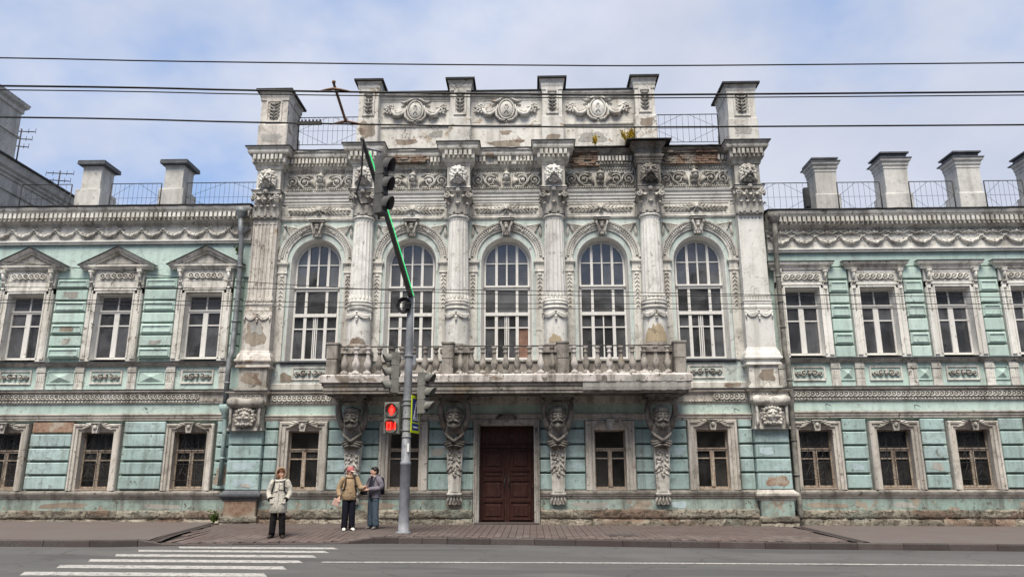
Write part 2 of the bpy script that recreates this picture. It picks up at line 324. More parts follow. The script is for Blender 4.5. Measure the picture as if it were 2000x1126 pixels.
    def grid(s, xs, zs, y, skip=lambda x, z: False, n=None):
        vs = [(x, y, z) for z in zs for x in xs]; W = len(xs); fs = []
        for i in range(len(zs) - 1):
            for j in range(W - 1):
                if not skip((xs[j] + xs[j + 1]) / 2, (zs[i] + zs[i + 1]) / 2): fs.append((i * W + j, i * W + j + 1, (i + 1) * W + j + 1, (i + 1) * W + j))
        return s.add(vs, fs)
    def wall(s, x0, x1, z0, z1, y, holes):
        xs = sorted({x0, x1, *[h[0] for h in holes], *[h[1] for h in holes]}); zs = sorted({z0, z1, *[h[2] for h in holes], *[h[3] for h in holes]})
        xs = [x for x in xs if x0 <= x <= x1]; zs = [z for z in zs if z0 <= z <= z1]
        return s.grid(xs, zs, y, lambda x, z: any(h[0] < x < h[1] and h[2] < z < h[3] for h in holes))
    def mesh(s, name, mat):
        me = bpy.data.meshes.new(name); me.from_pydata(s.v, [], s.f)
        me.polygons.foreach_set('use_smooth', s.sm); me.materials.append(MATS[mat]); me.update(); return me
def obj(name, mb, mat, parent=None, loc=None, kind=None, label=None):
    me = mb if isinstance(mb, bpy.types.Mesh) else mb.mesh(name, mat)
    o = bpy.data.objects.new(name, me); COL.objects.link(o); o.parent = parent
    if loc: o.location = loc
    if kind: o['kind'] = kind
    if label: o['label'] = label
    return o
def thing(name, label, cat, loc=(0, 0, 0), rz=0., group=None):
    o = bpy.data.objects.new(name, None); COL.objects.link(o); o.location = loc; o.rotation_euler = (0, 0, rz); o.empty_display_size = .2
    return tag(o, label, cat, group)
def tag(o, label, cat, group=None):
    o['label'] = label; o['category'] = cat
    if group: o['group'] = group
    return o
def dup(o, parent, loc, sc=None):
    c = o.copy(); COL.objects.link(c); c.parent = parent; c.location = loc
    if sc: c.scale = sc
    for ch in list(o.children):
        d = ch.copy(); COL.objects.link(d); d.parent = c
    return c
def struct(name, mb, mat):
    o = obj(name, mb, mat); o['kind'] = 'structure'; return o
# ---------------------------------------------------------------- ground, road, pavement
def sstep(a, b, x):
    t = max(0, min(1, (x - a) / (b - a))); return t * t * (3 - 2 * t)
def tz(x): return -.0055 * max(-40, min(40, x))
KP = [(-60, -6.5), (-8.9, -6.35), (-8.2, -6.12), (-7.2, -5.8), (-6.3, -5.62), (-4.6, -5.32), (-3.4, -5.1), (-2.8, -5.0), (-2.0, -5.05), (.3, -5.2), (6.2, -5.8), (11.9, -6.0), (60, -6.2)]
def kerbY(x):
    for (a, b), (c, d) in zip(KP, KP[1:]):
        if a <= x <= c: return lerp(b, d, (x - a) / (c - a))
    return -6.3
def kh(x): return .15 - .115 * sstep(-8.3, -7.6, x) * (1 - sstep(-3.9, -2.9, x))
def sz(x, y): return tz(x) + .15 - (.15 - kh(x)) * sstep(-2.2, kerbY(x), y)
g = MB(); g.add([(-900, -900, -.75), (900, -900, -.75), (900, 900, -.75), (-900, 900, -.75)], [(0, 1, 2, 3)]); struct('ground', g, 'earth')
XS = [-60, -40, -30] + [q * .5 for q in range(-50, 51)] + [30, 40, 60]
g = MB(); rows = [-30, -20, -14, -10, -7]
vs = []
for x in XS: vs += [(x, y, tz(x)) for y in rows] + [(x, kerbY(x) + .05, tz(x))]
K = len(rows) + 1
g.add(vs, [(i * K + j, (i + 1) * K + j, (i + 1) * K + j + 1, i * K + j + 1) for i in range(len(XS) - 1) for j in range(K - 1)])
road = struct('road', g, 'asphalt')
def strip(x0, x1, ya, yb, lift=.004, n=8, skew=0.):
    m = MB(); vs = []
    for i in range(n + 1):
        x = lerp(x0, x1, i / n); e = .008 * math.sin(i * 2.7 + x0)
        vs += [(x - skew / 2, ya(x) + e, tz(x) + lift), (x + skew / 2, yb(x) + e, tz(x) + lift)]
    return m.add(vs, [(2 * i, 2 * i + 2, 2 * i + 3, 2 * i + 1) for i in range(n)])
for k, (a, b) in enumerate([(-6.5, -6.08), (-7.28, -6.86), (-8.22, -7.76), (-9.16, -8.71), (-10.14, -9.67), (-11.12, -10.66), (-12.1, -11.64), (-13.1, -12.64), (-14.1, -13.62), (-15.1, -14.6)]):
    obj('crossing_stripe', strip(-7.25 if k == 0 else -7.78, -3.66, lambda x: a, lambda x: b, skew=-.22), 'road_paint', road)
ly = lambda x: -8.98 + .28 * (1 - math.exp(-(x + 3.3) / 4.5))
obj('lane_line', strip(-3.25, 40, lambda x: ly(x) - .075, lambda x: ly(x) + .075, n=40), 'road_paint', road)
# pavement bed with asphalt walk at both ends
def chan_l(y): return lerp(-7.97, -8.93, (y + 6.1) / 5.7)
def chan_r(y): return lerp(8.42, 8.74, (y + 5.6) / 5.)
g = MB(); K = 12; vs = []
for x in XS:
    yk = kerbY(x) + .155
    for j in range(K + 1):
        y = lerp(yk, .42, j / K); vs.append((x, y, sz(x, y) - .03))
g.add(vs, [(i * (K + 1) + j, (i + 1) * (K + 1) + j, (i + 1) * (K + 1) + j + 1, i * (K + 1) + j + 1) for i in range(len(XS) - 1) for j in range(K)])
pave = struct('pavement', g, 'paver_joint')
def walk(side):
    m = MB(); vs = []; N = 30
    for j in range(K + 1):
        u = j / K
        for i in range(N + 1):
            t = (i / N) ** 1.6
            if side < 0:
                yk = lambda x: kerbY(x) + .16; y0 = lerp(-6.1, .40, u); x = lerp(chan_l(y0) - .16, -55, t)
            else:
                yk = lambda x: kerbY(x) + .16; y0 = lerp(-5.6, .40, u); x = lerp(chan_r(y0) + .16, 55, t)
            y = lerp(yk(x), .40, u); vs.append((x, y, sz(x, y)))
    return m.add(vs, [(j * (N + 1) + i, j * (N + 1) + i + 1, (j + 1) * (N + 1) + i + 1, (j + 1) * (N + 1) + i) for j in range(K) for i in range(N)])
for sd_ in (-1, 1): obj('asphalt_walk', walk(sd_), 'walk_asphalt', pave)
for cf, y0 in ((chan_l, -6.1), (chan_r, -5.6)):
    m = MB(); vs = []
    for j in range(13):
        y = lerp(y0 + .1, -.25, j / 12); x = cf(y); z = sz(x, y)
        vs += [(x - .15, y, z + .004), (x - .08, y, z + .004), (x - .055, y, z - .025), (x + .055, y, z - .025), (x + .08, y, z + .004), (x + .15, y, z + .004)]
    m.add(vs, [(j * 6 + i, j * 6 + i + 1, j * 6 + 7 + i, j * 6 + 6 + i) for j in range(12) for i in range(5)])
    obj('drain_channel', m, 'kerb_granite', pave)
# pavers
PW, PL, GAP = .18, .36, .010
pm = MB(); pm.cham(-PW / 2 + GAP / 2, PW / 2 - GAP / 2, 0, 0.05, -PL / 2 + GAP / 2, PL / 2 - GAP / 2, .006)
pm.v = [(x, z, -y) for x, y, z in pm.v]; pm_me = pm.mesh('paver', 'paver')
cells = []
for i in range(int(18 / PW)):
    x = -8.9 + i * PW
    for j in range(int(6.8 / PL)):
        y = -6.2 + j * PL + (PL / 2 if i % 2 else 0)
        if x < chan_l(y) + .25 or x > chan_r(y) - .25 or y - PL / 2 < kerbY(x) + .16 or y + PL / 2 > -.06: continue
        if (x + 2.55) ** 2 + (y + 3.7) ** 2 < .05: continue
        if abs(x - 3.05) < .42 and abs(y + 3.95) < .34: continue
        cells.append((y + .02 * abs(x), x, y))
cells.sort(); rest = MB()
for k, (_, x, y) in enumerate(cells):
    z = sz(x, y) + random.uniform(-.003, .003); sl = (sz(x, y + .1) - sz(x, y - .1)) / .2
    if k < 300:
        o = obj('paver', pm_me, None, pave, (x, y, z)); o.rotation_euler = (math.atan(sl), random.uniform(-.006, .006), 0)
    else:
        rest.add([(x + a, y + b, z + c + sl * b) for a, b, c in pm.v], pm.f)
obj('paving', rest, 'paver', pave, kind='stuff')
m = MB(); m.box(-.40, .40, -.32, .32, -.03, .004); m.lathe(0, 0, [(.29, .004), (.29, .012), (.26, .014), (.25, .008), (.0, .009)], 20, smooth=False)
obj('manhole_cover', m, 'kerb_granite', pave, (3.05, -3.95, sz(3.05, -3.95)))
# kerb stones
m = MB(); vs = []
for q in XS: y = kerbY(q); vs += [(q, y + .03, tz(q) - .12), (q, y + .03, tz(q) + .01), (q, y + .13, tz(q) + .01), (q, y + .13, tz(q) - .12)]
m.add(vs, [(i * 4 + k, i * 4 + 4 + k, i * 4 + 5 + k, i * 4 + 1 + k) for i in range(len(XS) - 1) for k in range(3)]); kerb = struct('kerb', m, 'kerb_granite')
x = -24.
while x < 24:
    x1 = x + random.uniform(.98, 1.12) * (.55 if -4.2 < x < -1.6 else 1); m = MB(); vs = []
    for q, e in ((x + .006, 0), ((x + x1) / 2, 0), (x1 - .006, 0)):
        y = kerbY(q); h = tz(q) + kh(q); jt = random.uniform(-.006, .006)
        vs += [(q, y + jt, tz(q) - .1), (q, y + jt, h - .02), (q, y + .02 + jt, h), (q, y + .15, h), (q, y + .15, tz(q) - .1)]
    m.add(vs, [(i * 5 + j, (i + 1) * 5 + j, (i + 1) * 5 + j + 1, i * 5 + j + 1) for i in range(2) for j in range(4)] + [(0, 1, 2, 3, 4), (14, 13, 12, 11, 10)])
    obj('kerb_stone', m, 'kerb_granite', kerb); x = x1
# ---------------------------------------------------------------- relief ornaments (local: wall at y=0, relief towards -y)
def deep(m, k):
    m.v = [(x, y * k, z) for x, y, z in m.v]; return m
def o_rings(width, r, n, w=.018, y=-.02):
    m = MB(); st = (width - 2 * r) / max(1, n - 1)
    for i in range(n):
        cx = -width / 2 + r + i * st
        m.tube([(cx + r * .86 * math.cos(a), y - (.008 if int(a * 3) % 2 else 0), r * .86 * math.sin(a)) for a in [2 * PI * k / 12 for k in range(13)]], w, 5, caps=False)
        m.ell((cx, y * .8, 0), (r * .36, .03, r * .36), 6, 4)
    return m
def o_beads(width, n, r, y=-.01, flat=.8):
    m = MB()
    for i in range(n): m.ell((-width / 2 + (i + .5) * width / n, y, 0), (width / n * .42, r, r), 6, 4)
    return m
def o_dentils(width, n, h, d, fill=.62, skip=()):
    m = MB(); st = width / n
    for i in range(n):
        cx = -width / 2 + (i + .5) * st
        if any(a <= cx <= b for a, b in skip): continue
        e = random.uniform(-.006, .006); m.box(cx - st * fill / 2, cx + st * fill / 2, -d + e, 0, 0, h + e)
    return m
def o_swag(w, drop, th=.06):
    m = MB(); N = 13
    for i in range(N):
        u = i / (N - 1) * 2 - 1; x = u * w / 2 * .93; z = -drop * (1 - u * u); t = th * (.55 + .6 * (1 - u * u))
        m.ell((x, -.03, z), (t * .9, t * .8, t), 7, 5, u * .8)
        a = i * 2.4; m.ell((x + t * .5 * math.cos(a), -.03 - t * .5, z + t * .6 * math.sin(a)), t * .45, 6, 4)
    for s in (-1, 1):
        m.ell((s * w / 2 * .97, -.03, .01), (th * .6, th * .6, th * .7), 6, 4); m.leaf(s * w / 2 * .9, .02, PI / 2 - s * -.9, th * 2.1, th * 1.2, .03); m.leaf(s * w / 2 * .97, -.02, -PI / 2, th * 2., th, .025)
    return m
def o_scrollpanel(w, h):
    """small framed arabesque: mask in the middle, scrolls on both sides"""
    m = MB(); r = h * .40
    for s in (-1, 1):
        m.spiral(s * w * .20, 0, r * .82, 1.4, PI / 2 + s * .6, -s, .022, -.02); m.spiral(s * w * .38, -.0, r * .72, 1.3, -PI / 2, s, .020, -.02)
        for k in range(5):
            m.leaf(s * w * (.08 + .085 * k), (-1) ** k * h * .12, (PI / 2 if k % 2 else -PI / 2) + s * .7, h * .34, h * .16, .03)
        m.leaf(s * w * .46, 0, 0 if s > 0 else PI, w * .05, h * .3, .03)
    m.ell((0, -.03, .0), (h * .17, .05, h * .26), 8, 6); m.ell((0, -.07, -.01), (h * .05, .03, h * .09), 6, 4); m.ell((0, -.03, h * .27), (h * .22, .04, h * .12), 7, 4)
    return m
def o_rinceau(w, h):
    """frieze: winged head with star in the centre, running scrolls and leaves"""
    m = MB(); half = w / 2
    for s in (-1, 1):
        # wing
        for k in range(6): m.leaf(s * (.20 + .035 * k), -.20 + .03 * k, PI / 2 - s * (.16 + .05 * k), .42 - .045 * k, .085, .05)
        x1, x2 = s * half * .47, s * half * .82; r1, r2 = h * .36, h * .34
        m.spiral(x1, -.02, r1, 1.75, PI / 2 + s * PI * .35, -s, .036, -.035); m.spiral(x2, -.01, r2, 1.6, -PI / 2 - s * -.4, s, .034, -.035)
        m.tube([(s * .30, -.03, -h * .40), (s * half * .30, -.035, -h * .44), (s * half * .47, -.035, -h * .42), (s * half * .62, -.035, -h * .15), (s * half * .68, -.035, h * .2), (s * half * .80, -.035, h * .36), (s * half * .95, -.03, h * .3)], [.03, .036, .036, .034, .034, .03, .02], 6)
        m.tube([(s * .28, -.03, h * .34), (s * half * .34, -.035, h * .43), (s * half * .52, -.035, h * .40), (s * half * .62, -.035, h * .22)], [.02, .03, .03, .02], 6)
        for px, pz, an, L in [(.36, .28, .9, .2), (.58, .36, .3, .17), (.60, -.34, -.6, .2), (.72, -.36, -.2, .18), (.93, .34, 1.1, .14), (.95, -.32, -1., .15), (.30, -.10, 2.6, .15), (.66, .05, .9, .16), (.47, -.02, .4, .12), (.82, -.01, -.8, .12), (.52, .12, 2., .13), (.40, -.14, -2, .13), (.87, .12, 1.4, .12), (.76, -.12, 4., .12)]:
            m.leaf(s * half * px, h * pz, an if s > 0 else PI - an, L, .085, .045)
        m.ell((x1, -.05, -.02), .06, 7, 5); m.ell((x2, -.05, -.01), .055, 7, 5)
    # head
    m.ell((0, -.07, .05), (.105, .11, .135), 10, 8); m.ell((0, -.17, .03), (.022, .03, .045), 6, 4); m.ell((0, -.10, .15), (.14, .09, .08), 9, 5)
    for s in (-1, 1): m.ell((s * .11, -.06, .06), (.05, .06, .11), 7, 5); m.ell((s * .042, -.155, .065), (.02, .012, .012), 6, 4)
    m.ell((0, -.145, -.03), (.035, .02, .014), 6, 4)
    m.ell((0, -.05, -.12), (.15, .07, .06), 8, 5)
    for k in range(5):
        a = PI / 2 + k * 2 * PI / 5; m.leaf(0, .36, a, .125, .085, .06)
    m.ell((0, -.05, .27), (.06, .05, .05), 7, 4)
    for k in range(5): m.leaf(0, -.17, -PI / 2 + (k - 2) * .5, .24, .1, .05)
    return m
def o_branch(w, h):
    m = MB()
    for s in (-1, 1):
        m.tube([(s * .05, -.02, 0), (s * w * .15, -.03, -h * .08), (s * w * .32, -.03, h * .02), (s * w * .49, -.015, h * .06)], [.024, .022, .016, .008], 5)
        for k in range(7):
            u = .16 + k * .125; x = s * w * .49 * u; z = h * (.02 - .1 * math.sin(u * PI * .8)); L = h * (.52 - .24 * u)
            m.leaf(x, z, (.8 if s > 0 else PI - .8), L, .075, .035); m.leaf(x, z, (-.7 if s > 0 else PI + .7), L, .075, .035)
        m.leaf(s * w * .46, h * .05, 0 if s > 0 else PI, .14, .06, .03)
    for k in range(7): m.leaf(0, 0, PI / 2 + (k - 3) * .42, h * .46, .075, .04)
    for k in range(2): m.leaf(0, 0, -PI / 2 + (k - .5) * .9, h * .42, .07, .04)
    m.ell((0, -.05, 0), (.055, .045, .05), 8, 5)
    return m
def o_lion(w):
    """lion mask: heavy mane locks, broad brow, muzzle with open jaw"""
    m = MB(); k = w / .56
    m.ell((0, -.04, 0), (.27 * k, .12, .31 * k), 12, 8)
    for i in range(22):
        a = i * 2 * PI / 22; rr = (.20 + .05 * (i % 2)) * k
        m.ell((rr * math.cos(a), -.10 - .05 * (i % 2 == 0), rr * 1.12 * math.sin(a)), (.075 * k, .06, .055 * k), 7, 5, PI / 2 - a if abs(math.cos(a)) < .5 else a * .2)
    for s in (-1, 1):
        for q in range(4): m.tube([(s * .17 * k, -.18, (.12 - .09 * q) * k), (s * .25 * k, -.13, (.06 - .10 * q) * k), (s * .27 * k, -.08, (-.03 - .10 * q) * k)], [.03 * k, .035 * k, .02 * k], 6)
    m.ell((0, -.20, .03 * k), (.16 * k, .12, .17 * k), 12, 8); m.ell((0, -.32, .0), (.045 * k, .07, .11 * k), 8, 6)
    m.ell((0, -.40, -.05 * k), (.045 * k, .03, .025 * k), 8, 5); m.ell((0, -.24, -.185 * k), (.075 * k, .10, .035 * k), 8, 5)
    for s in (-1, 1):
        m.ell((s * .06 * k, -.345, -.085 * k), (.058 * k, .06, .042 * k), 8, 5); m.ell((s * .08 * k, -.30, .105 * k), (.065 * k, .05, .028 * k), 8, 5, s * .35); m.ell((s * .17 * k, -.16, .19 * k), (.06 * k, .05, .06 * k), 8, 5)
        m.ell((s * .115 * k, -.25, -.02 * k), (.05 * k, .06, .06 * k), 7, 5); m.ell((s * .115 * k, -.26, -.13 * k), (.035 * k, .06, .06 * k), 7, 5)
    return m
def o_mask(w, h):
    """grotesque mask keystone block with curled hair and beard"""
    m = MB(); k = w / .7
    m.ell((0, -.06, 0), (.22 * k, .15, .27 * k), 12, 8); m.ell((0, -.24, -.01), (.04 * k, .06, .075 * k), 8, 6); m.ell((0, -.25, -.045 * k), (.06 * k, .04, .03 * k), 8, 5)
    m.ell((0, -.20, -.115 * k), (.075 * k, .03, .02 * k), 8, 4); m.ell((0, -.20, -.155 * k), (.06 * k, .035, .025 * k), 8, 4); m.ell((0, -.17, -.22 * k), (.07 * k, .06, .05 * k), 8, 5)
    for s in (-1, 1):
        m.ell((s * .085 * k, -.20, .085 * k), (.075 * k, .045, .026 * k), 8, 5, s * .35); m.ell((s * .11 * k, -.18, -.04 * k), (.07 * k, .06, .06 * k), 8, 5); m.ell((s * .08 * k, -.195, .035 * k), (.035 * k, .025, .02 * k), 7, 4)
        for q in range(6):
            a = PI * .5 - s * (.25 + q * .42); m.spiral(.29 * k * math.cos(a), .30 * k * math.sin(a), .075 * k, 1.2, a, s, .026 * k, -.09, .2, 5, 9)
        for q in range(5): m.ell((s * (.235 + .02 * (q % 2)) * k, -.10, (.16 - q * .10) * k), (.06 * k, .06, .06 * k), 7, 5)
    for q in range(5): m.ell(((q - 2) * .075 * k, -.12, -.255 * k + .015 * abs(q - 2)), (.045 * k, .06, .06 * k), 7, 5)
    for q in range(5): m.ell(((q - 2) * .085 * k, -.13, .235 * k - .02 * abs(q - 2)), (.055 * k, .07, .055 * k), 7, 5)
    return m
def o_cartouche():
    m = MB()
    m.lathe(0, 0, [(.0, .09), (.20, .085), (.225, .065), (.235, .03), (.24, 0)], 24); m.v = [(x, -z, y * 1.36) for x, y, z in m.v]
    m.tube([(.27 * math.cos(a), -.05, .36 * math.sin(a)) for a in [2 * PI * i / 28 for i in range(29)]], .035, 6, caps=False)
    m.tube([(.07 * math.cos(a) * (1 if math.sin(a) > 0 else -1), -.095, .10 + .07 * math.sin(a)) for a in [PI * 2 * i / 10 for i in range(11)]], .018, 5); m.tube([(-.07, -.09, -.16), (0, -.095, -.04), (.07, -.09, .1)], .018, 5); m.tube([(.07, -.09, -.16), (0, -.095, -.04), (-.07, -.09, .1)], .018, 5)
    for s in (-1, 1):
        m.tube([(s * .05, -.05, -.44), (s * .22, -.06, -.40), (s * .36, -.06, -.24), (s * .36, -.05, -.02), (s * .30, -.05, .18)], [.05, .05, .045, .04, .02], 6)
        m.tube([(s * .06, -.04, .46), (s * .16, -.05, .43), (s * .30, -.06, .33), (s * .42, -.05, .28)], [.02, .035, .045, .05], 6)
        m.leaf(s * .3, .30, .3 if s > 0 else PI - .3, .26, .12, .05); m.leaf(s * .06, .44, .45 if s > 0 else PI - .45, .2, .09, .04); m.leaf(s * .36, .22, -.2 if s > 0 else PI + .2, .16, .1, .05)
        # drapery garland and flower bunch
        m.tube([(s * .36, -.05, .02), (s * .46, -.07, -.14), (s * .58, -.08, -.24), (s * .72, -.07, -.20), (s * .82, -.06, -.04), (s * .84, -.05, .06)], [.03, .06, .085, .075, .05, .03], 7)
        m.tube([(s * .38, -.04, .1), (s * .48, -.06, -.04), (s * .60, -.06, -.12), (s * .74, -.05, -.06), (s * .8, -.05, .04)], [.02, .04, .05, .04, .02], 6)
        for q in range(13):
            a = q * 2.4; rr = .045 * math.sqrt(q); m.ell((s * .93 + rr * math.cos(a), -.05, .03 + rr * 1.15 * math.sin(a)), (.05, .045, .05), 6, 4)
        for q in range(7): a = q * .9; m.leaf(s * .93 + .1 * math.cos(a), .03 + .12 * math.sin(a), a, .15, .08, .03)
    m.leaf(0, -.42, -PI / 2, .12, .1, .05)
    return m
def o_panelrelief(w, h):
    """upright leafy panel (candelabra)"""
    m = MB(); m.tube([(0, -.02, -h / 2), (0, -.03, h * .45)], [.022, .014], 5)
    for k in range(5):
        z = -h * .42 + k * h * .19
        for s in (-1, 1): m.leaf(0, z, PI / 2 - s * .95, w * .60, w * .22, .035); m.spiral(s * w * .26, z + h * .08, w * .11, 1.2, -PI / 2, s, .015, -.015, .2, 5, 9)
    m.ell((0, -.03, h * .38), (.05, .04, .06), 7, 5); m.ell((0, -.03, 0), (.05, .04, .05), 7, 5)
    return m
def o_spandrel(s=1):
    m = MB()
    for k in range(6): m.leaf(-.02 * k * s, -.03 * k, (PI + .25 + k * .17) if s > 0 else (-.25 - k * .17), .62 - .05 * k, .095, .045, 0, -.10 * s)
    for k in range(3): m.leaf(.02 * s, -.08 * k, -PI / 2 + s * (-.1 + .1 * k), .40 - .05 * k, .10, .04)
    m.ell((0, -.04, .0), .055, 7, 5)
    return m
def o_keystone():
    m = MB(); m.prism([(-.15, -.42), (.15, -.42), (.23, .12), (-.23, .12)], -.16, 0); m.box(-.30, .30, -.30, 0, .12, .17)
    for s in (-1, 1):
        m.tube([(s * .20, -.2, .08), (s * .22, -.25, .02), (s * .17, -.24, -.12), (s * .13, -.21, -.3), (s * .10, -.2, -.42)], [.045, .05, .04, .035, .04], 6); m.spiral(s * .24, .04, .06, 1.3, PI / 2, s, .022, -.2, .2, 5, 9)
        m.spiral(s * .12, -.42, .045, 1.2, PI / 2, -s, .02, -.2, .2, 5, 9)
    m.ell((0, -.20, -.12), (.08, .07, .11), 8, 6); m.ell((0, -.27, -.13), (.02, .03, .04), 6, 4); m.ell((0, -.2, .0), (.11, .06, .06), 7, 5)
    for q in range(3): m.leaf((q - 1) * .05, -.2, -PI / 2 + (q - 1) * .25, .2, .08, .06, -.14)
    return m
def o_smallkey():
    m = MB(); m.prism([(-.08, -.20), (.08, -.20), (.13, .10), (-.13, .10)], -.13, 0); m.box(-.17, .17, -.18, 0, .10, .135)
    m.ell((0, -.14, -.02), (.07, .05, .08), 7, 5)
    for s in (-1, 1):
        m.spiral(s * .12, .06, .05, 1.2, PI / 2, s, .02, -.13, .2, 5, 9)
        for k in range(4): m.leaf(s * (.14 + .05 * k), .04 - .02 * k, (0.35 - .22 * k) if s > 0 else PI - (.35 - .22 * k), .24, .07, .05, -.03)
    return m
def o_drape(w, r=0.):
    """cloth swags with a knot, bent round a column of radius r when given"""
    m = MB()
    for s in (-1, 1):
        for q in range(3):
            pts = []
            for i in range(9):
                u = i / 8; pts.append((s * w * .5 * u, -.03, -(.10 + .05 * q) * math.sin(PI * u) * (1 - .15 * q) - .02 * q))
            m.tube(pts, [.016, .022, .028, .03, .03, .028, .024, .02, .016], 5)
        m.ell((s * w * .49, -.03, -.03), .035, 6, 4); m.tube([(s * w * .49, -.03, -.03), (s * w * .5, -.03, -.14), (s * w * .48, -.03, -.24)], [.02, .03, .02], 5)
    m.ell((0, -.04, .01), .04, 7, 5); m.ell((0, -.04, -.17), (.05, .045, .06), 7, 5); m.ell((0, -.05, -.25), (.035, .035, .035), 6, 4)
    if r:
        m.v = [((r - y) * math.sin(x / r), -(r - y) * math.cos(x / r), z) for x, y, z in m.v]
    return m
def acanthus(m, px, py, a, z0, h, w, out):
    """one bent acanthus leaf standing on a bell at angle a"""
    nx, ny = math.cos(a), math.sin(a); tx, ty = -ny, nx; rows_ = [(0, 0, .8), (.35, .02, 1), (.7, .08, .9), (.92, .6, .7), (1.0, 1., .55), (.88, 1.25, .2)]; vs = []
    for u, o, q in rows_:
        for j, (e, d) in enumerate(((-.5, .0), (-.25, .03), (0, .05), (.25, .03), (.5, .0))):
            k = out * o + d - (.02 if j in (0, 4) else 0); vs.append((px + nx * k + tx * w * e * q, py + ny * k + ty * w * e * q, z0 + h * u))
    m.add(vs, [(i * 5 + j, i * 5 + j + 1, i * 5 + j + 6, i * 5 + j + 5) for i in range(5) for j in range(4)], True)
def o_capital(r, h, flat=0.):
    """Corinthian capital on round shaft of radius r, or on a pilaster of half width `flat`"""
    m = MB()
    if not flat:
        m.lathe(0, 0, [(r, 0), (r * 1.05, .02), (r * .98, .05), (r * 1.0, h * .5), (r * 1.12, h * .75), (r * 1.35, h * .88)], 20); A = r * 1.52
        for k in range(8):
            a = -PI / 2 + k * PI / 4; acanthus(m, r * math.cos(a), r * math.sin(a), a, .04, h * .42, .28, .11)
            a += PI / 8; acanthus(m, r * math.cos(a), r * math.sin(a), a, .10, h * .62, .26, .15)
    else:
        m.box(-flat, flat, -.12, .3, 0, h * .9); A = flat * 1.3
        for k in range(4):
            acanthus(m, -flat * .78 + k * flat * .52, -.12, -PI / 2, .03, h * .40, .26, .11)
        for k in range(3): acanthus(m, -flat * .52 + k * flat * .52, -.12, -PI / 2, .08, h * .60, .26, .16)
        for s in (-1, 1): acanthus(m, s * flat, .0, 0 if s > 0 else PI, .03, h * .42, .26, .11)
    z = h * .74
    yc = 0 if not flat else .12
    for s in (-1, 1):
        x = s * A * .76; yv = -A * .86 if not flat else -.27
        m.spiral(x, z, .105, 1.6, PI / 2, s, .034, yv, .15, 6, 12); m.spiral(s * .085, z + .02, .065, 1.4, PI / 2, -s, .024, yv + .08, .15, 6, 10)
        m.tube([(s * .06, yv + .12, h * .45), (s * .12, yv + .08, h * .62), (x - s * .05, yv + .02, h * .82)], [.02, .03, .03], 6)
        side = MB().spiral(0, 0, .10, 1.5, PI / 2, 1, .032, 0, .15, 6, 10); m.merge(side, (s * (A * .92), -A * .55 if not flat else -.1, z), rot=s * PI / 2)
    m.ell((0, -A * .88 if not flat else -.28, h * .93), (.085, .06, .085), 8, 5)
    for k in range(4): m.leaf(0, h * .93, PI / 4 + k * PI / 2, .09, .07, .04, (-A * .9 if not flat else -.29))
    # abacus with concave sides
    pts = []
    for k in range(4):
        c0 = (-PI * 3 / 4 + k * PI / 2); c1 = c0 + PI / 2
        p0 = (A * 1.30 * math.cos(c0), A * 1.30 * math.sin(c0)); p1 = (A * 1.30 * math.cos(c1), A * 1.30 * math.sin(c1))
        for u in (.04, .2, .4, .5, .6, .8, .96):
            q = .13 * A * math.sin(PI * u) * 2; mx, my = lerp(p0[0], p1[0], u), lerp(p0[1], p1[1], u); l = math.hypot(mx, my); pts.append((mx * (1 - q * .5 / l), my * (1 - q * .5 / l)))
    if flat: pts = [(x, y * .42 - .0) for x, y in pts]
    m.prismz(pts, h * .90, h * .955); m.prismz([(x * 1.05, y * 1.05) for x, y in pts], h * .957, h)
    return m
def o_flash(A, flat):
    m = MB(); pts = []
    for k in range(4):
        c0 = (-PI * 3 / 4 + k * PI / 2); c1 = c0 + PI / 2; p0 = (A * 1.40 * math.cos(c0), A * 1.40 * math.sin(c0)); p1 = (A * 1.40 * math.cos(c1), A * 1.40 * math.sin(c1))
        for u in (.03, .25, .5, .75, .97):
            q = .13 * A * math.sin(PI * u) * 2; mx, my = lerp(p0[0], p1[0], u), lerp(p0[1], p1[1], u); l = math.hypot(mx, my); pts.append((mx * (1 - q * .5 / l), my * (1 - q * .5 / l)))
    if flat: pts = [(x, y * .44) for x, y in pts]
    return m.prismz(pts, 0, .025)
def fluted(r0, r1, z0, z1, n=18, per=4, depth=.022):
    """fluted shaft with rounded flute ends"""
    m = MB(); zs = [z0, z0 + .06, z0 + .10, lerp(z0, z1, .35), lerp(z0, z1, .7), z1 - .10, z1 - .05, z1]; N = n * per; vs = []
    for z in zs:
        u = (z - z0) / (z1 - z0); r = lerp(r0, r1, u ** 1.3); dd = depth if z0 + .08 < z < z1 - .08 else 0
        for i in range(N):
            a = 2 * PI * i / N; q = [0, .85, 1, .85][i % per]; vs.append(((r - dd * q) * math.cos(a), (r - dd * q) * math.sin(a), z))
    m.add(vs, [(k * N + i, k * N + (i + 1) % N, (k + 1) * N + (i + 1) % N, (k + 1) * N + i) for k in range(len(zs) - 1) for i in range(N)], False)
    return m
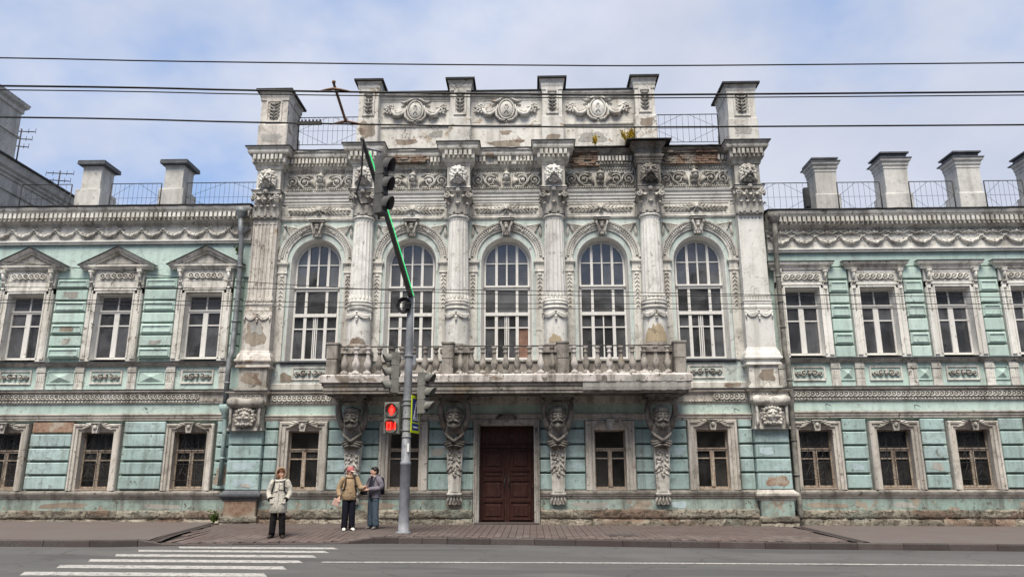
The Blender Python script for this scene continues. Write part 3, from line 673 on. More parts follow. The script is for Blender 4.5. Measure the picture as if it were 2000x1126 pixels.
# ---------------------------------------------------------------- windows
def pane(parent, poly, y, mat='glass'):
    if poly[0][1] < 3.2 and mat == 'glass': mat = 'low_glass'
    m = MB(); n = len(poly); tx, tzz = random.uniform(-.007, .007), random.uniform(-.007, .007)
    cx = sum(p[0] for p in poly) / n; cz = sum(p[1] for p in poly) / n
    yy = [y + (p[0] - cx) * tx + (p[1] - cz) * tzz for p in poly]
    vs = [(p[0], q, p[1]) for p, q in zip(poly, yy)] + [(p[0], q + .006, p[1]) for p, q in zip(poly, yy)]
    m.add(vs, [tuple(range(n)), tuple(range(2 * n - 1, n - 1, -1))] + [(i, (i + 1) % n, n + (i + 1) % n, n + i) for i in range(n)])
    return obj('pane', m, mat, parent)
def rect(a, b, c, d): return [(a, c), (b, c), (b, d), (a, d)]
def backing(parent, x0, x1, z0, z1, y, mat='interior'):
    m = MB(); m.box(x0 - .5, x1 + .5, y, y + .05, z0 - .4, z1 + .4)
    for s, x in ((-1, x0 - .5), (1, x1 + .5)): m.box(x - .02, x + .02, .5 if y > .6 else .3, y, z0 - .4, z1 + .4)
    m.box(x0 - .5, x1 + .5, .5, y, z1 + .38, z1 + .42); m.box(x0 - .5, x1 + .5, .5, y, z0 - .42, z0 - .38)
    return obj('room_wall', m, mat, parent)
SP, RW = 8.52, .765                                    # springing height and half width of the arched windows
def arch_window(parent, cx, variant):
    Y = .34; m = MB()
    def bar(x0, x1, z0, z1, d=.05): m.box(x0, x1, Y - d, Y + .05, z0, z1)
    B = 5.28
    bar(-RW, -RW + .06, B, SP); bar(RW - .06, RW, B, SP); m.arch(0, SP, [(RW - .06, Y + .05), (RW - .06, Y - .05), (RW, Y - .05), (RW, Y + .05)], n=22)
    arcz = lambda x: SP + math.sqrt(max(0, (RW - .03) ** 2 - x * x))
    MX = .345
    for s in (-1, 1):
        bar(s * MX - .042, s * MX + .042, 7.76, arcz(MX), .06); bar(s * MX - .042, s * MX + .042, 6.86, 7.62, .06); bar(s * MX - .05, s * MX + .05, B + .06, 6.74, .065)
    bar(-RW + .061, RW - .061, 7.62, 7.70, .08); bar(-RW, RW, 7.702, 7.76, .12)
    bar(-RW + .061, RW - .061, 6.74, 6.85, .09); bar(-RW + .061, RW - .061, B, B + .06, .07)
    bar(-.026, .026, 7.762, arcz(0), .045)
    zt = 8.54; segs = [(-RW + .06, -MX - .042), (-MX + .042, -.026), (.026, MX - .042), (MX + .042, RW - .06)]
    for a, b in segs: bar(a, b, zt - .016, zt + .016, .035)
    low = [(-RW + .06, -MX - .05), (-MX + .05, -.02), (.02, MX - .05), (MX + .05, RW - .06)]
    bar(-.02, .02, B + .06, 6.74, .05)
    if variant % 2 == 0: bar(-.075, -.045, B + .06, 6.74, .04); bar(.045, .075, B + .06, 6.74, .04)
    for a, b in low: bar(a, b, 6.32, 6.36, .045)
    w = obj('arched_window', m, 'white_wood', parent, (cx, 0, 0))
    for i, (a, b) in enumerate(segs):
        pane(w, rect(a, b, 7.76, zt - .016), Y)
        N = 7; top = [(lerp(b, a, k / N), arcz(lerp(b, a, k / N))) for k in range(N + 1)]
        pane(w, [(a, zt + .016), (b, zt + .016)] + [p for p in top if p[1] > zt + .02], Y)
    for a, b in ((-RW + .06, -MX - .042), (-MX + .042, MX - .042), (MX + .042, RW - .06)): pane(w, rect(a, b, 6.85, 7.62), Y)
    for i, (a, b) in enumerate(low):
        pane(w, rect(a, b, 6.36, 6.74), Y); pane(w, rect(a, b, B + .06, 6.32), Y, 'board' if (variant == 2 and i == 3) else 'glass')
    # splayed reveal
    m = MB(); m.arch(0, SP, [(RW - .01, Y + .06), (RW + .012, Y - .051), (.845, .0), (.865, -.012), (.88, .02)], n=24)
    for s in (-1, 1): m.add([(s * (RW - .01), Y + .06, 5.2), (s * (RW + .012), Y - .051, 5.2), (s * .845, 0, 5.2), (s * .865, -.012, 5.2), (s * .88, .02, 5.2)] + [(s * (RW - .01), Y + .06, SP), (s * (RW + .012), Y - .051, SP), (s * .845, 0, SP), (s * .865, -.012, SP), (s * .88, .02, SP)], [(j, j + 1, j + 6, j + 5) for j in range(4)])
    obj('reveal', m, 'clean_plaster', w)
    m = MB(); m.box(-1.0, 1.0, -.10, .4, 5.17, 5.215); m.box(-.96, .96, -.05, .4, 5.12, 5.168); obj('sill', m, 'cap_metal' if abs(cx) > 5 else 'grimy_plaster', w)
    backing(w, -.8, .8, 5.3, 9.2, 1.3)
    if variant in (1, 3, 4):
        m = MB(); k = 22
        for s in (-1, 1):
            pts = [(s * lerp(.36, .78, i / k), .62 + .035 * math.sin(i * 1.9)) for i in range(k + 1)]
            m.add([(x, y, 5.3) for x, y in pts] + [(x, y, 7.6) for x, y in pts], [(i, i + 1, k + 2 + i, k + 1 + i) for i in range(k)], True)
        obj('curtain', m, 'curtain', w)
    # arch surround: archivolt, imposts, strips
    cz = 8.62; m = MB()
    m.arch(0, cz, [(.985, .02), (.985, -.05), (1.05, -.06), (1.07, -.09), (1.10, -.09), (1.105, -.065), (1.19, -.065), (1.20, -.13), (1.25, -.15), (1.27, -.15), (1.275, .02)], n=36)
    for s in (-1, 1): m.box(min(s * .985, s * 1.275), max(s * .985, s * 1.275), -.085, .02, 8.55, cz - .001)
    a_ = obj('archivolt', m, 'white_plaster', w)
    m = MB()
    for i in range(44):
        a = .10 + i * (PI - .2) / 43
        if abs(a - PI / 2) < .36: continue
        q = MB().box(-.022, .022, -.115, -.06, -.032, .032); m.merge(q, (1.147 * math.cos(a), 0, cz + 1.147 * math.sin(a)), roty=PI / 2 - a)
    for s in (-1, 1):
        for k in range(5): m.leaf(s * .15 + s * .085 * k, cz + 1.14 - .03 * k * k * .35, (-.15 - .1 * k) if s > 0 else PI + .15 + .1 * k, .16, .10, .06, -.05)
    obj('archivolt_beading', m, 'white_plaster', w, kind='stuff')
    for s in (-1, 1):
        m = MB(); m.box(min(s * .965, s * 1.255), max(s * .965, s * 1.255), -.06, .02, 5.2, 8.14)
        prof = [(0, 8.142), (.02, 8.16), (.02, 8.20), (0, 8.22), (0, 8.40), (.02, 8.42), (.03, 8.46), (.06, 8.48), (.06, 8.545), (0, 8.548)]
        xa, xb = min(s * .965, s * 1.255), max(s * .965, s * 1.255); m.sweep([(xa, .02), (xa, -.07), (xb, -.07), (xb, .02)], prof)
        obj('impost_strip', m, 'white_plaster', w)
        m = MB()
        for k in range(8):
            z = 8.0 - k * .14; sc = 1 - .05 * k
            for q in (-1, 1): m.leaf(s * 1.11, z, -PI / 2 + q * .6, .15 * sc, .075 * sc, .03, -.06)
            m.ell((s * 1.11, -.075, z + .01), .026 * sc, 6, 4)
        m.ell((s * 1.11, -.08, 8.06), (.07, .04, .05), 7, 5); obj('husk_drop', m, 'white_plaster', w)
    return w
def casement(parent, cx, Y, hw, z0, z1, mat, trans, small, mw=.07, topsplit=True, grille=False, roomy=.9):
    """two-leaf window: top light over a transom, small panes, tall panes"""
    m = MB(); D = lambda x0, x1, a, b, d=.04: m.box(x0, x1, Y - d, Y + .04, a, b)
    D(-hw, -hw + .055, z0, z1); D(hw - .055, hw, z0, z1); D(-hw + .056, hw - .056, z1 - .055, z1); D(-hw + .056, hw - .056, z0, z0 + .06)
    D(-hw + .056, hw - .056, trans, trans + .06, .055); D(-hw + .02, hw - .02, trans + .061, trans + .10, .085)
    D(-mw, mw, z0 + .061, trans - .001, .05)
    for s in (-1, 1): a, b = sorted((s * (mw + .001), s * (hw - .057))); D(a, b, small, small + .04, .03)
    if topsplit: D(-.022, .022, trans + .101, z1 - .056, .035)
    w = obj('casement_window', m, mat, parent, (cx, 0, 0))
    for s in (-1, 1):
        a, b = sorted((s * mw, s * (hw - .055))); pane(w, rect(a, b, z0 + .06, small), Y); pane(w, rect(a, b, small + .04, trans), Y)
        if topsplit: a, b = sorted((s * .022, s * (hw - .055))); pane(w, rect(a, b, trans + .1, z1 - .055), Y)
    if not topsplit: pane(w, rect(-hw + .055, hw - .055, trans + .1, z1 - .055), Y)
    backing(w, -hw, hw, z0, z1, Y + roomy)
    if grille:
        m = MB(); yg = Y - .10; n = 5
        for i in range(n):
            x = lerp(-hw + .1, hw - .1, i / (n - 1)); m.tube([(x, yg, z0 + .04), (x, yg, z1 - .04)], .009, 4)
        for z in (z0 + .25, z0 + .75, z0 + 1.25, z1 - .15): m.tube([(-hw + .02, yg, z), (hw - .02, yg, z)], .009, 4)
        for i in range(3):
            z = z0 + .3 + i * .48
            for s in (-1, 1): m.tube([(s * .02, yg - .01, z), (s * .2, yg - .01, z + .2), (s * .38, yg - .01, z + .02), (s * .2, yg - .01, z + .4), (s * .02, yg - .01, z + .22)], .008, 4)
        obj('iron_grille', m, 'iron', w)
    return w
def surround(parent, x0, x1, z0, z1, prof, mat, ears=True, y=0.):
    m = MB(); m.sweepxz([(x1, z0), (x1, z1), (x0, z1), (x0, z0)], [(o, q + y) for o, q in prof])
    return obj('surround', m, mat, parent)
# ---------------------------------------------------------------- mansion, central block
mansion = thing('mansion', 'ornate weathered white and green mansion with arched windows, columns and balcony', 'building')
COLS = (-4.8, -1.6, 1.6, 4.8); WINX = (-6.4, -3.2, 0., 3.2, 6.4); GW = (-6.45, -3.25, 3.25, 6.45)
HX = 8.77
holes = [(x - .5, x + .5, 1.2, 3.0) for x in GW] + [(-.86, .86, -.3, 3.14)]
m = MB(); m.wall(-7.75, 7.75, -.3, 4.25, .13, holes); obj('ground_wall', m, 'teal_rustic', mansion)
m = MB(); m.box(-HX, HX, 7., 7.2, -.3, 12.6); m.box(-HX, -HX + .2, .38, 7, -.3, 12.6); m.box(HX - .2, HX, .38, 7, -.3, 12.6); obj('outer_wall', m, 'grey_render', mansion)
ROWS = [(1.17, 1.65), (1.705, 2.08), (2.135, 2.52), (2.575, 3.015), (3.07, 3.30)]
segs = [(-7.7, -7.27), (-5.66, -4.04), (-2.46, -1.04), (1.04, 2.46), (4.04, 5.66), (7.27, 7.7)]
for a, b in segs:
    for c, d in ROWS:
        m = MB(); m.cham(a, b, random.uniform(-.034, -.026), .13, c, d, .024, .004); obj('rustication_block', m, 'teal_rustic', mansion)
# plinth, rough and crumbling
def plinth(x0, x1, yf, zt, parent, mat='plinth_stone', rough=.018):
    """weathered stone base: two uneven courses, every stone its own piece, crumbling edges"""
    m = MB(); m.box(x0 + .004, x1 - .004, yf + .035, yf + .3, -.35, zt - .03); core = obj('plinth', m, mat, parent)
    for za, zb in ((-.3, zt * .52), (zt * .52, zt)):
        x = x0
        while x < x1 - .05:
            L = random.uniform(.55, 1.35); xe = x + L if x + L < x1 - .35 else x1; j = .012
            m = MB(); N = max(3, int((xe - x) / .12)); vs = []; e = random.uniform(-.012, .014); c = .02
            rows_ = [(za + .008, .03, 0), (za + .022, .004, 1), (lerp(za, zb, .35), 0, 1), (lerp(za, zb, .7), 0, 1), (zb - .03, .004, 1), (zb - .012, .035, 1), (zb - .008, .12, 0)]
            for z, d, jj in rows_:
                for k in range(N + 1):
                    u = k / N; xx = lerp(x + .007, xe - .007, u); ed = .02 if k in (0, N) else 0
                    vs.append((xx, yf + e + d + ed + jj * random.uniform(-.011, .011), z + jj * random.uniform(-j, j) * 1.6))
            W = N + 1; m.add(vs, [(r * W + k, r * W + k + 1, (r + 1) * W + k + 1, (r + 1) * W + k) for r in range(len(rows_) - 1) for k in range(N)], True)
            if random.random() > .06: obj('stone', m, mat, core)
            x = xe
    return core
for a, b in ((-7.72, -1.05), (1.05, 7.72)):
    plinth(a, b, -.14, .60, mansion)
    m = MB(); m.cham(a, b, -.075, .13, .565, .885, .012); obj('socle_band', m, 'teal_socle', mansion)
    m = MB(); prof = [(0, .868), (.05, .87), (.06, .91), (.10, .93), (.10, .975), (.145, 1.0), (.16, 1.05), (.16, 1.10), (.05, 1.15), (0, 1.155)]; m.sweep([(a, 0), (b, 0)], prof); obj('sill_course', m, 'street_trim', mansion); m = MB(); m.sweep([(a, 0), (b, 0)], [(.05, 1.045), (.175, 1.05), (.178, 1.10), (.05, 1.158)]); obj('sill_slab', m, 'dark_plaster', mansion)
    m = MB(); prof = [(0, 3.29), (.03, 3.295), (.03, 3.34), (.06, 3.36), (.06, 3.42), (.10, 3.45), (.10, 3.48), (0, 3.50)]; m.sweep([(max(a, -7.72), 0), (b, 0)], prof); obj('lintel_course', m, 'street_trim', mansion)
m = MB(); m.sweep([(-1.05, 0), (1.05, 0)], prof); obj('lintel_course', m, 'street_trim', mansion)
m = MB(); m.box(-7.72, 7.72, -.01, .13, 3.48, 3.80); obj('frieze_band', m, 'teal_plaster', mansion)
PATH1 = [(-HX, .38), (-HX, -.24), (-7.72, -.24), (-7.72, 0), (7.72, 0), (7.72, -.24), (HX, -.24), (HX, .38)]
m = MB(); m.sweep(PATH1, [(0, 3.79), (.03, 3.80), (.03, 3.84), (.06, 3.86), (.07, 3.90), (.07, 4.13), (.12, 4.15), (.17, 4.18), (.17, 4.22), (.12, 4.26), (0, 4.30)]); obj('string_course', m, 'street_trim', mansion); m = MB(); m.sweep(PATH1, [(.06, 4.262), (.185, 4.222), (.185, 4.24), (.06, 4.285)]); obj('ledge_flashing', m, 'roof_metal', mansion)
for a, b in ((-7.70, -5.6), (6.55, 7.70)):
    m = o_rings(b - a, .105, int((b - a) / .16), .02); obj('guilloche', m, 'white_plaster', mansion, ((a + b) / 2, -.075, 4.015), 'stuff')
    m = o_beads(b - a, int((b - a) / .09), .03); obj('bead_course', m, 'white_plaster', mansion, ((a + b) / 2, -.05, 3.875), 'stuff')
obj('bead_course', o_beads(.95, 10, .03), 'white_plaster', mansion, (6.05, -.05, 3.875), 'stuff')
for x, n in ((8.03, 4), (-8.2, 5)):
    obj('guilloche', o_rings(.16 * n, .105, n, .02), 'white_plaster', mansion, (x, -.315, 4.015), 'stuff')
# rusticated end pilasters with mask blocks
for s in (-1, 1):
    xa, xb = sorted((s * 7.72, s * HX))
    for c, d in ROWS[:-1]:
        m = MB(); m.cham(xa, xb, -.20, .4, c, d, .025, .004); obj('rustication_block', m, 'teal_rustic', mansion)
    m = MB(); m.box(xa + .06, xb - .06, -.08, .38, 1.1, 4.2); obj('pilaster_core', m, 'teal_rustic', mansion)
    # mask block: scroll roll, mask, slab
    m = MB(); m.box(xa + .02, xb - .02, -.34, .1, 3.03, 4.05); m.box(xa - .03, xb + .03, -.37, .1, 2.985, 3.06)
    m.tube([(xa - .03, -.40, 3.86), (xa + .1, -.42, 3.86), ((xa + xb) / 2, -.40, 3.83), (xb - .1, -.42, 3.86), (xb + .03, -.40, 3.86)], [.13, .17, .145, .17, .13], 10)
    for e in (xa + .07, xb - .07): m.tube([(e, -.40, 3.78), (e, -.43, 3.5), (e, -.40, 3.25), (e, -.42, 3.08)], [.06, .045, .045, .06], 6)
    mb = obj('mask_block', m, 'white_plaster' if s > 0 else 'grimy_plaster', mansion)
    q = o_mask(.70, .8); obj('mask_face', q, 'white_plaster' if s > 0 else 'grimy_plaster', mb, ((xa + xb) / 2, -.34, 3.40))
    # base
    m = MB(); m.sweep([(xa, .38), (xa, -.22), (xb, -.22), (xb, .38)], [(0, .84), (.03, .86), (.04, .92), (.09, .95), (.12, 1.0), (.12, 1.06), (.04, 1.12), (0, 1.17)]); obj('sill_course', m, 'grimy_plaster' if s > 0 else 'cap_metal', mansion)
    m = MB(); m.cham(xa + .02, xb - .02, -.24, .38, .36, .855, .02, .008); obj('pilaster_base', m, 'exposed_brick' if s < 0 else 'teal_socle', mansion)
    plinth(xa - .06, xb + .06, -.36, .40, mansion, rough=.018)
for x in GW:
    w = casement(mansion, x, .22, .5, 1.20, 3.0, 'old_wood', 2.34, 2.10, .065, False, False)
    surround(w, -.49, .49, 1.16, 2.99, [(0, .30), (0, -.03), (.07, -.04), (.09, -.085), (.19, -.085), (.20, -.125), (.26, -.135), (.285, -.10), (.29, .13)], 'street_trim')
    obj('key_ornament', o_smallkey(), 'grimy_plaster', w, (0, -.10, 3.17)); m = MB(); m.box(-.5, .5, -.06, .25, 1.165, 1.205); obj('sill', m, 'old_wood', w)
    if x in (6.45, -6.45):
        m = MB(); kk = 24; pts = [(lerp(-.45, .45, j / kk), .42 + .03 * math.sin(j * 1.5)) for j in range(kk + 1)]; m.add([(a, b, 1.22) for a, b in pts] + [(a, b, 1.95 if x > 0 else 2.3) for a, b in pts], [(j, j + 1, kk + 2 + j, kk + 1 + j) for j in range(kk)], True); obj('curtain', m, 'curtain', w)
    m = MB()
    for q in range(6): m.ell((0, .16, 1.35 + q * .14), (.045, .03, .06), 6, 4)
    m.box(-.06, .06, .14, .165, 1.27, 2.3); obj('carved_mullion', m, 'old_wood', w)
# iron bars on one window
# door
m = MB(); m.box(-.86, .86, .10, .16, .0, 3.14); door = obj('door', m, 'door_paint', mansion, (0, .28, 0))
for s in (-1, 1):
    m = MB(); xa, xb = sorted((s * .012, s * .845)); m.box(xa, xb, .07, .099, .18, 2.45); obj('door_leaf', m, 'door_paint', door)
    for z0, z1 in ((.30, .78), (.88, 1.42), (1.52, 1.72), (1.82, 2.34)):
        m = MB(); xa, xb = sorted((s * .13, s * .73)); m.sweepxz([(xb, z0), (xb, z1), (xa, z1), (xa, z0)], [(0, .07), (.012, .035), (.045, .035), (.06, .0699)], True); m.cham(xa + .06, xb - .06, .045, .069, z0 + .06, z1 - .06, .02); obj('door_panel', m, 'door_paint', door)
    m = MB(); m.tube([(s * .07, .0, 1.25), (s * .07, -.03, 1.38), (s * .07, .0, 1.52)], .014, 6); m.box(s * .07 - .025, s * .07 + .025, .055, .071, 1.2, 1.58); obj('door_handle', m, 'iron', door)
m = MB(); m.box(-.86, .86, .03, .099, 2.46, 2.53); m.box(-.80, -.03, .075, .099, 2.6, 3.05); m.box(.03, .80, .075, .099, 2.6, 3.05); obj('door_transom', m, 'door_paint', door)
surround(mansion, -.86, .86, .12, 3.14, [(0, .42), (0, -.02), (.05, -.03), (.06, -.07), (.13, -.07), (.14, -.11), (.175, -.11), (.18, .13)], 'grimy_plaster')
m = MB(); m.box(-1.0, 1.0, -.3, .2, -.1, .2); obj('door_step', m, 'kerb_granite', mansion)
obj('key_ornament', o_smallkey(), 'dark_plaster', mansion, (0, -.09, 3.40)).scale = (.7, .8, .75)
# ---- upper wall with arched openings
m = MB(); hs = [(x - .87, x + .87, 5.19, 9.40) for x in WINX]
m.wall(-7.75, 7.75, 4.25, 10.12, 0, hs)
for x in WINX:
    N = 24; R = .87
    vs = []
    for i in range(N + 1):
        a = PI * i / N; vs += [(x + R * math.cos(a), 0, SP + R * math.sin(a)), (x + R * math.cos(a), 0, 9.40)]
    m.add(vs, [(2 * i, 2 * i + 2, 2 * i + 3, 2 * i + 1) for i in range(N)])
obj('upper_wall', m, 'pale_teal', mansion)
for i, x in enumerate(WINX):
    w = arch_window(mansion, x, i)
    obj('keystone', o_keystone(), 'grimy_plaster', w, (0, -.06, 9.80)).scale = (.85, .8, .9); mk = MB(); mk.box(-.27, .27, -.26, 0, .157, .17); obj('keystone_top_plate', mk, 'roof_metal', w, (0, -.06, 9.80))  # thin dark plate along the keystone top
    for s in (-1, 1): obj('spandrel_leaf', deep(o_spandrel(s), 1.7), 'white_plaster', w, (s * 1.12, -.002, 9.82))
m = MB(); m.sweep([(-7.72, 0), (7.72, 0)], [(0, 4.29), (.04, 4.30), (.04, 4.47), (.02, 4.49), (0, 4.50)]); obj('base_band', m, 'white_plaster', mansion)
for x in (-6.4, 6.4):
    m = MB(); m.sweepxz([(x + .52, 4.66), (x + .52, 4.98), (x - .52, 4.98), (x - .52, 4.66)], [(-.001, .0), (0, -.025), (.05, -.035), (.06, 0)], True); o = obj('relief_panel', m, 'white_plaster', mansion)
    obj('relief', deep(o_scrollpanel(1.0, .30), 1.8), 'grimy_plaster', o, (x, 0, 4.82))
# ---- upper end pilasters
for s in (-1, 1):
    mt = 'worn_pilaster' if s < 0 else 'clean_plaster'; cx = s * 8.1; L = lambda hw, yf: [(cx - hw, .38), (cx - hw, yf), (cx + hw, yf), (cx + hw, .38)]
    hw = .41; m = MB(); m.box(cx - hw, cx + hw, -.35, .38, 7.10, 9.97)
    if s < 0:
        for k in range(7): x = cx - hw + .03 + k * (2 * hw - .06) / 6; m.box(x - .028, x + .028, -.377, -.349, 7.15, 9.78)
        m.box(cx - hw, cx + hw, -.377, -.349, 9.80, 9.97)
    p = obj('pilaster', m, mt, mansion)
    if s > 0:
        m = MB()
        for k in range(6): m.ell((cx - .3 + k * .12, -.352, 9.86), (.03, .012, .03), 6, 4)
        obj('stud_row', m, 'dark_plaster', p)
    m = MB(); m.sweep(L(hw + .01, -.36), [(0, 6.81), (.035, 6.82), (.035, 6.87), (.015, 6.89), (.015, 7.02), (.035, 7.04), (.035, 7.09), (0, 7.10)]); m.box(cx - hw, cx + hw, -.355, .38, 6.8, 7.1)
    for k in range(10): m.leaf(cx - .40 + k * .089, 7.11, PI / 2, .22, .08, .03, -.352)
    obj('pilaster_band', m, mt, p)
    obj('drapery', o_drape(.84), mt, p, (cx, -.40, 6.70))
    m = MB(); m.box(cx - hw - .045, cx + hw + .045, -.40, .38, 5.5, 6.805); obj('pilaster_dado', m, mt, p)
    m = MB(); m.sweep(L(hw + .045, -.40), [(0, 5.52), (.02, 5.5), (.03, 5.44), (.06, 5.40), (.09, 5.32), (.10, 5.24), (.14, 5.22), (.14, 5.16), (.08, 5.14), (.05, 5.05), (.10, 5.02), (.10, 4.97), (.04, 4.95), (0, 4.94)]); m.box(cx - hw - .045, cx + hw + .045, -.398, .38, 4.9, 5.5); obj('pilaster_base', m, mt, p)
    m = MB(); m.cham(cx - hw - .05, cx + hw + .05, -.42, .38, 4.28, 4.95, .02, .01); m.box(cx - hw - .12, cx + hw + .12, -.47, .38, 4.24, 4.31); obj('pedestal', m, 'grimy_plaster' if s < 0 else 'white_plaster', p)
    obj('capital', o_capital(.3, .97, hw), 'grimy_plaster', p, (cx, -.33, 9.98)); obj('capital_flashing', o_flash(hw * 1.3, 1), 'roof_metal', p, (cx, -.33, 10.952))
# ---- columns
def make_column():
    m = MB(); m.merge(fluted(.365, .315, 7.1, 9.93)); m.lathe(0, 0, [(.315, 9.93), (.35, 9.94), (.37, 9.97), (.35, 10.0), (.315, 10.01)], 24)
    c = obj('column', m, 'column_plaster', mansion, (COLS[0], -.22, 0))
    m = MB(); m.lathe(0, 0, [(.37, 5.68), (.375, 6.2), (.375, 6.80)], 28); obj('column_drum', m, 'column_plaster', c)
    m = MB(); m.lathe(0, 0, [(.375, 6.80), (.41, 6.81), (.42, 6.85), (.40, 6.88), (.395, 6.93), (.42, 6.95), (.42, 7.0), (.40, 7.02), (.40, 7.05), (.42, 7.07), (.40, 7.11), (.36, 7.12)], 28)
    for k in range(18):
        a = k * 2 * PI / 18; q = MB(); q.leaf(0, 0, PI / 2, .2, .10, .03); m.merge(q, (.36 * math.cos(a), .36 * math.sin(a), 7.11), rot=a + PI / 2)
    obj('column_band', m, 'white_plaster', c)
    obj('drapery', o_drape(.95, .38), 'white_plaster', c, (0, 0, 6.70))
    m = MB(); m.lathe(0, 0, [(.46, 5.48), (.46, 5.53), (.44, 5.57), (.40, 5.59), (.42, 5.63), (.40, 5.67), (.37, 5.69)], 28); m.box(-.48, .48, -.48, .21, 5.36, 5.48); m.box(-.42, .42, -.42, .21, 4.72, 5.36); m.box(-.47, .47, -.47, .21, 4.6, 4.73); obj('pedestal', m, 'balcony_stone', c)
    obj('capital', o_capital(.325, .90), 'grimy_plaster', c, (0, 0, 10.0)); obj('capital_flashing', o_flash(.325 * 1.52, 0), 'roof_metal', c, (0, 0, 10.902))
    return c
c0 = make_column()
for x in COLS[1:]:
    c = dup(c0, mansion, (x, -.22, 0))
# ---- entablature
m = MB(); m.wall(-7.75, 7.75, 10.12, 12.6, .0, []); obj('frieze_wall', m, 'white_plaster', mansion)
m = MB(); m.sweep([(-7.7, 0), (7.7, 0)], [(0, 10.02), (.05, 10.03), (.07, 10.08), (.04, 10.12), (0, 10.13)]); obj('architrave_base', m, 'white_plaster', mansion)
m = MB(); m.sweep([(-7.7, 0), (7.7, 0)], [(0, 10.60), (.04, 10.61), (.04, 10.70), (.07, 10.71), (.07, 10.81), (.10, 10.82), (.10, 10.90), (.14, 10.94), (.16, 11.0), (.10, 11.03), (.10, 11.05), (0, 11.07)]); obj('architrave', m, 'clean_plaster', mansion)
for i, x in enumerate(WINX):
    hw = 1.14
    m = MB(); m.sweepxz([(x + hw, 10.17), (x + hw, 10.56), (x - hw, 10.56), (x - hw, 10.17)], [(-.04, -.001), (-.03, -.02), (0, -.025), (.03, -.02), (.04, 0)], True); o = obj('branch_panel', m, 'white_plaster', mansion)
    obj('branch_relief', deep(o_branch(2.05, .46), 2.0), 'white_plaster', o, (x, -.004, 10.37))
    o = obj('rinceau_relief', deep(o_rinceau(2.36, .56), 1.9), 'white_plaster' if i not in (3, 4) else 'grimy_plaster', mansion, (x, -.004, 11.41))
    obj('leaf_course', o_beads(2.3, 30, .045), 'grimy_plaster', mansion, (x, -.12, 11.09), 'stuff')
    if i < 3: sk = ()
    obj('egg_course', o_beads(2.3 if i != 3 else 1.6, 26 if i != 3 else 18, .05), 'grimy_plaster', mansion, (x if i != 3 else x + .3, -.02, 11.80), 'stuff')
CORN = [(0, 11.84), (.05, 11.85), (.06, 11.88), (.09, 11.90), (.12, 11.94), (.14, 11.99), (.14, 12.24), (.25, 12.26), (.27, 12.31), (.27, 12.40), (.32, 12.44), (.32, 12.48), (0, 12.51)]
DAM = [(0, 11.84), (.04, 11.87), (.05, 11.92), (.09, 11.97), (.07, 12.02), (.04, 12.1), (.06, 12.17), (.03, 12.24), (.07, 12.29), (.16, 12.36), (.20, 12.42), (.24, 12.48), (0, 12.51)]
def blockpath(cx, hw, yf, yb=0.): return [(cx - hw, yb), (cx - hw, yf), (cx + hw, yf), (cx + hw, yb)]
for i, x in enumerate(COLS):
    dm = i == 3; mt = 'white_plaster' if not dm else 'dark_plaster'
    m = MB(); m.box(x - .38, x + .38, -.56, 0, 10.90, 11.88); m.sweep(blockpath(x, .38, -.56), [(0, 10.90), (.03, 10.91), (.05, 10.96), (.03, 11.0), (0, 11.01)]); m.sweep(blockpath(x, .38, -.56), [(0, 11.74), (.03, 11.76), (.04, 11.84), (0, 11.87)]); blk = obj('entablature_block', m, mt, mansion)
    lm = 'clean_plaster' if i in (1, 2) else ('white_plaster' if i == 0 else 'dark_plaster')
    obj('lion_head', o_lion(.56), lm, blk, (x, -.56, 11.40))
    m = MB(); m.sweep(blockpath(x, .40, -.58), [(o * (.8 if dm else 1.), z) for o, z in (DAM if dm else CORN)]); obj('cornice', m, mt, blk)
    if not dm:
        m = MB(); m.merge(o_dentils(.96, 6, .17, .12), (x, -.72, 12.04)); obj('dentil_row', m, mt, blk, kind='stuff')
    obj('bead_course', o_beads(1.0, 12, .035), mt, blk, (x, -.73, 11.97), 'stuff')
    m = MB(); m.sweep(blockpath(x, .40, -.58), [(.345, 12.475), (.345, 12.51), (0, 12.56)]); m.box(x - .40, x + .40, -.58, 0, 12.45, 12.55); obj('roof_flashing', m, 'roof_metal', blk)
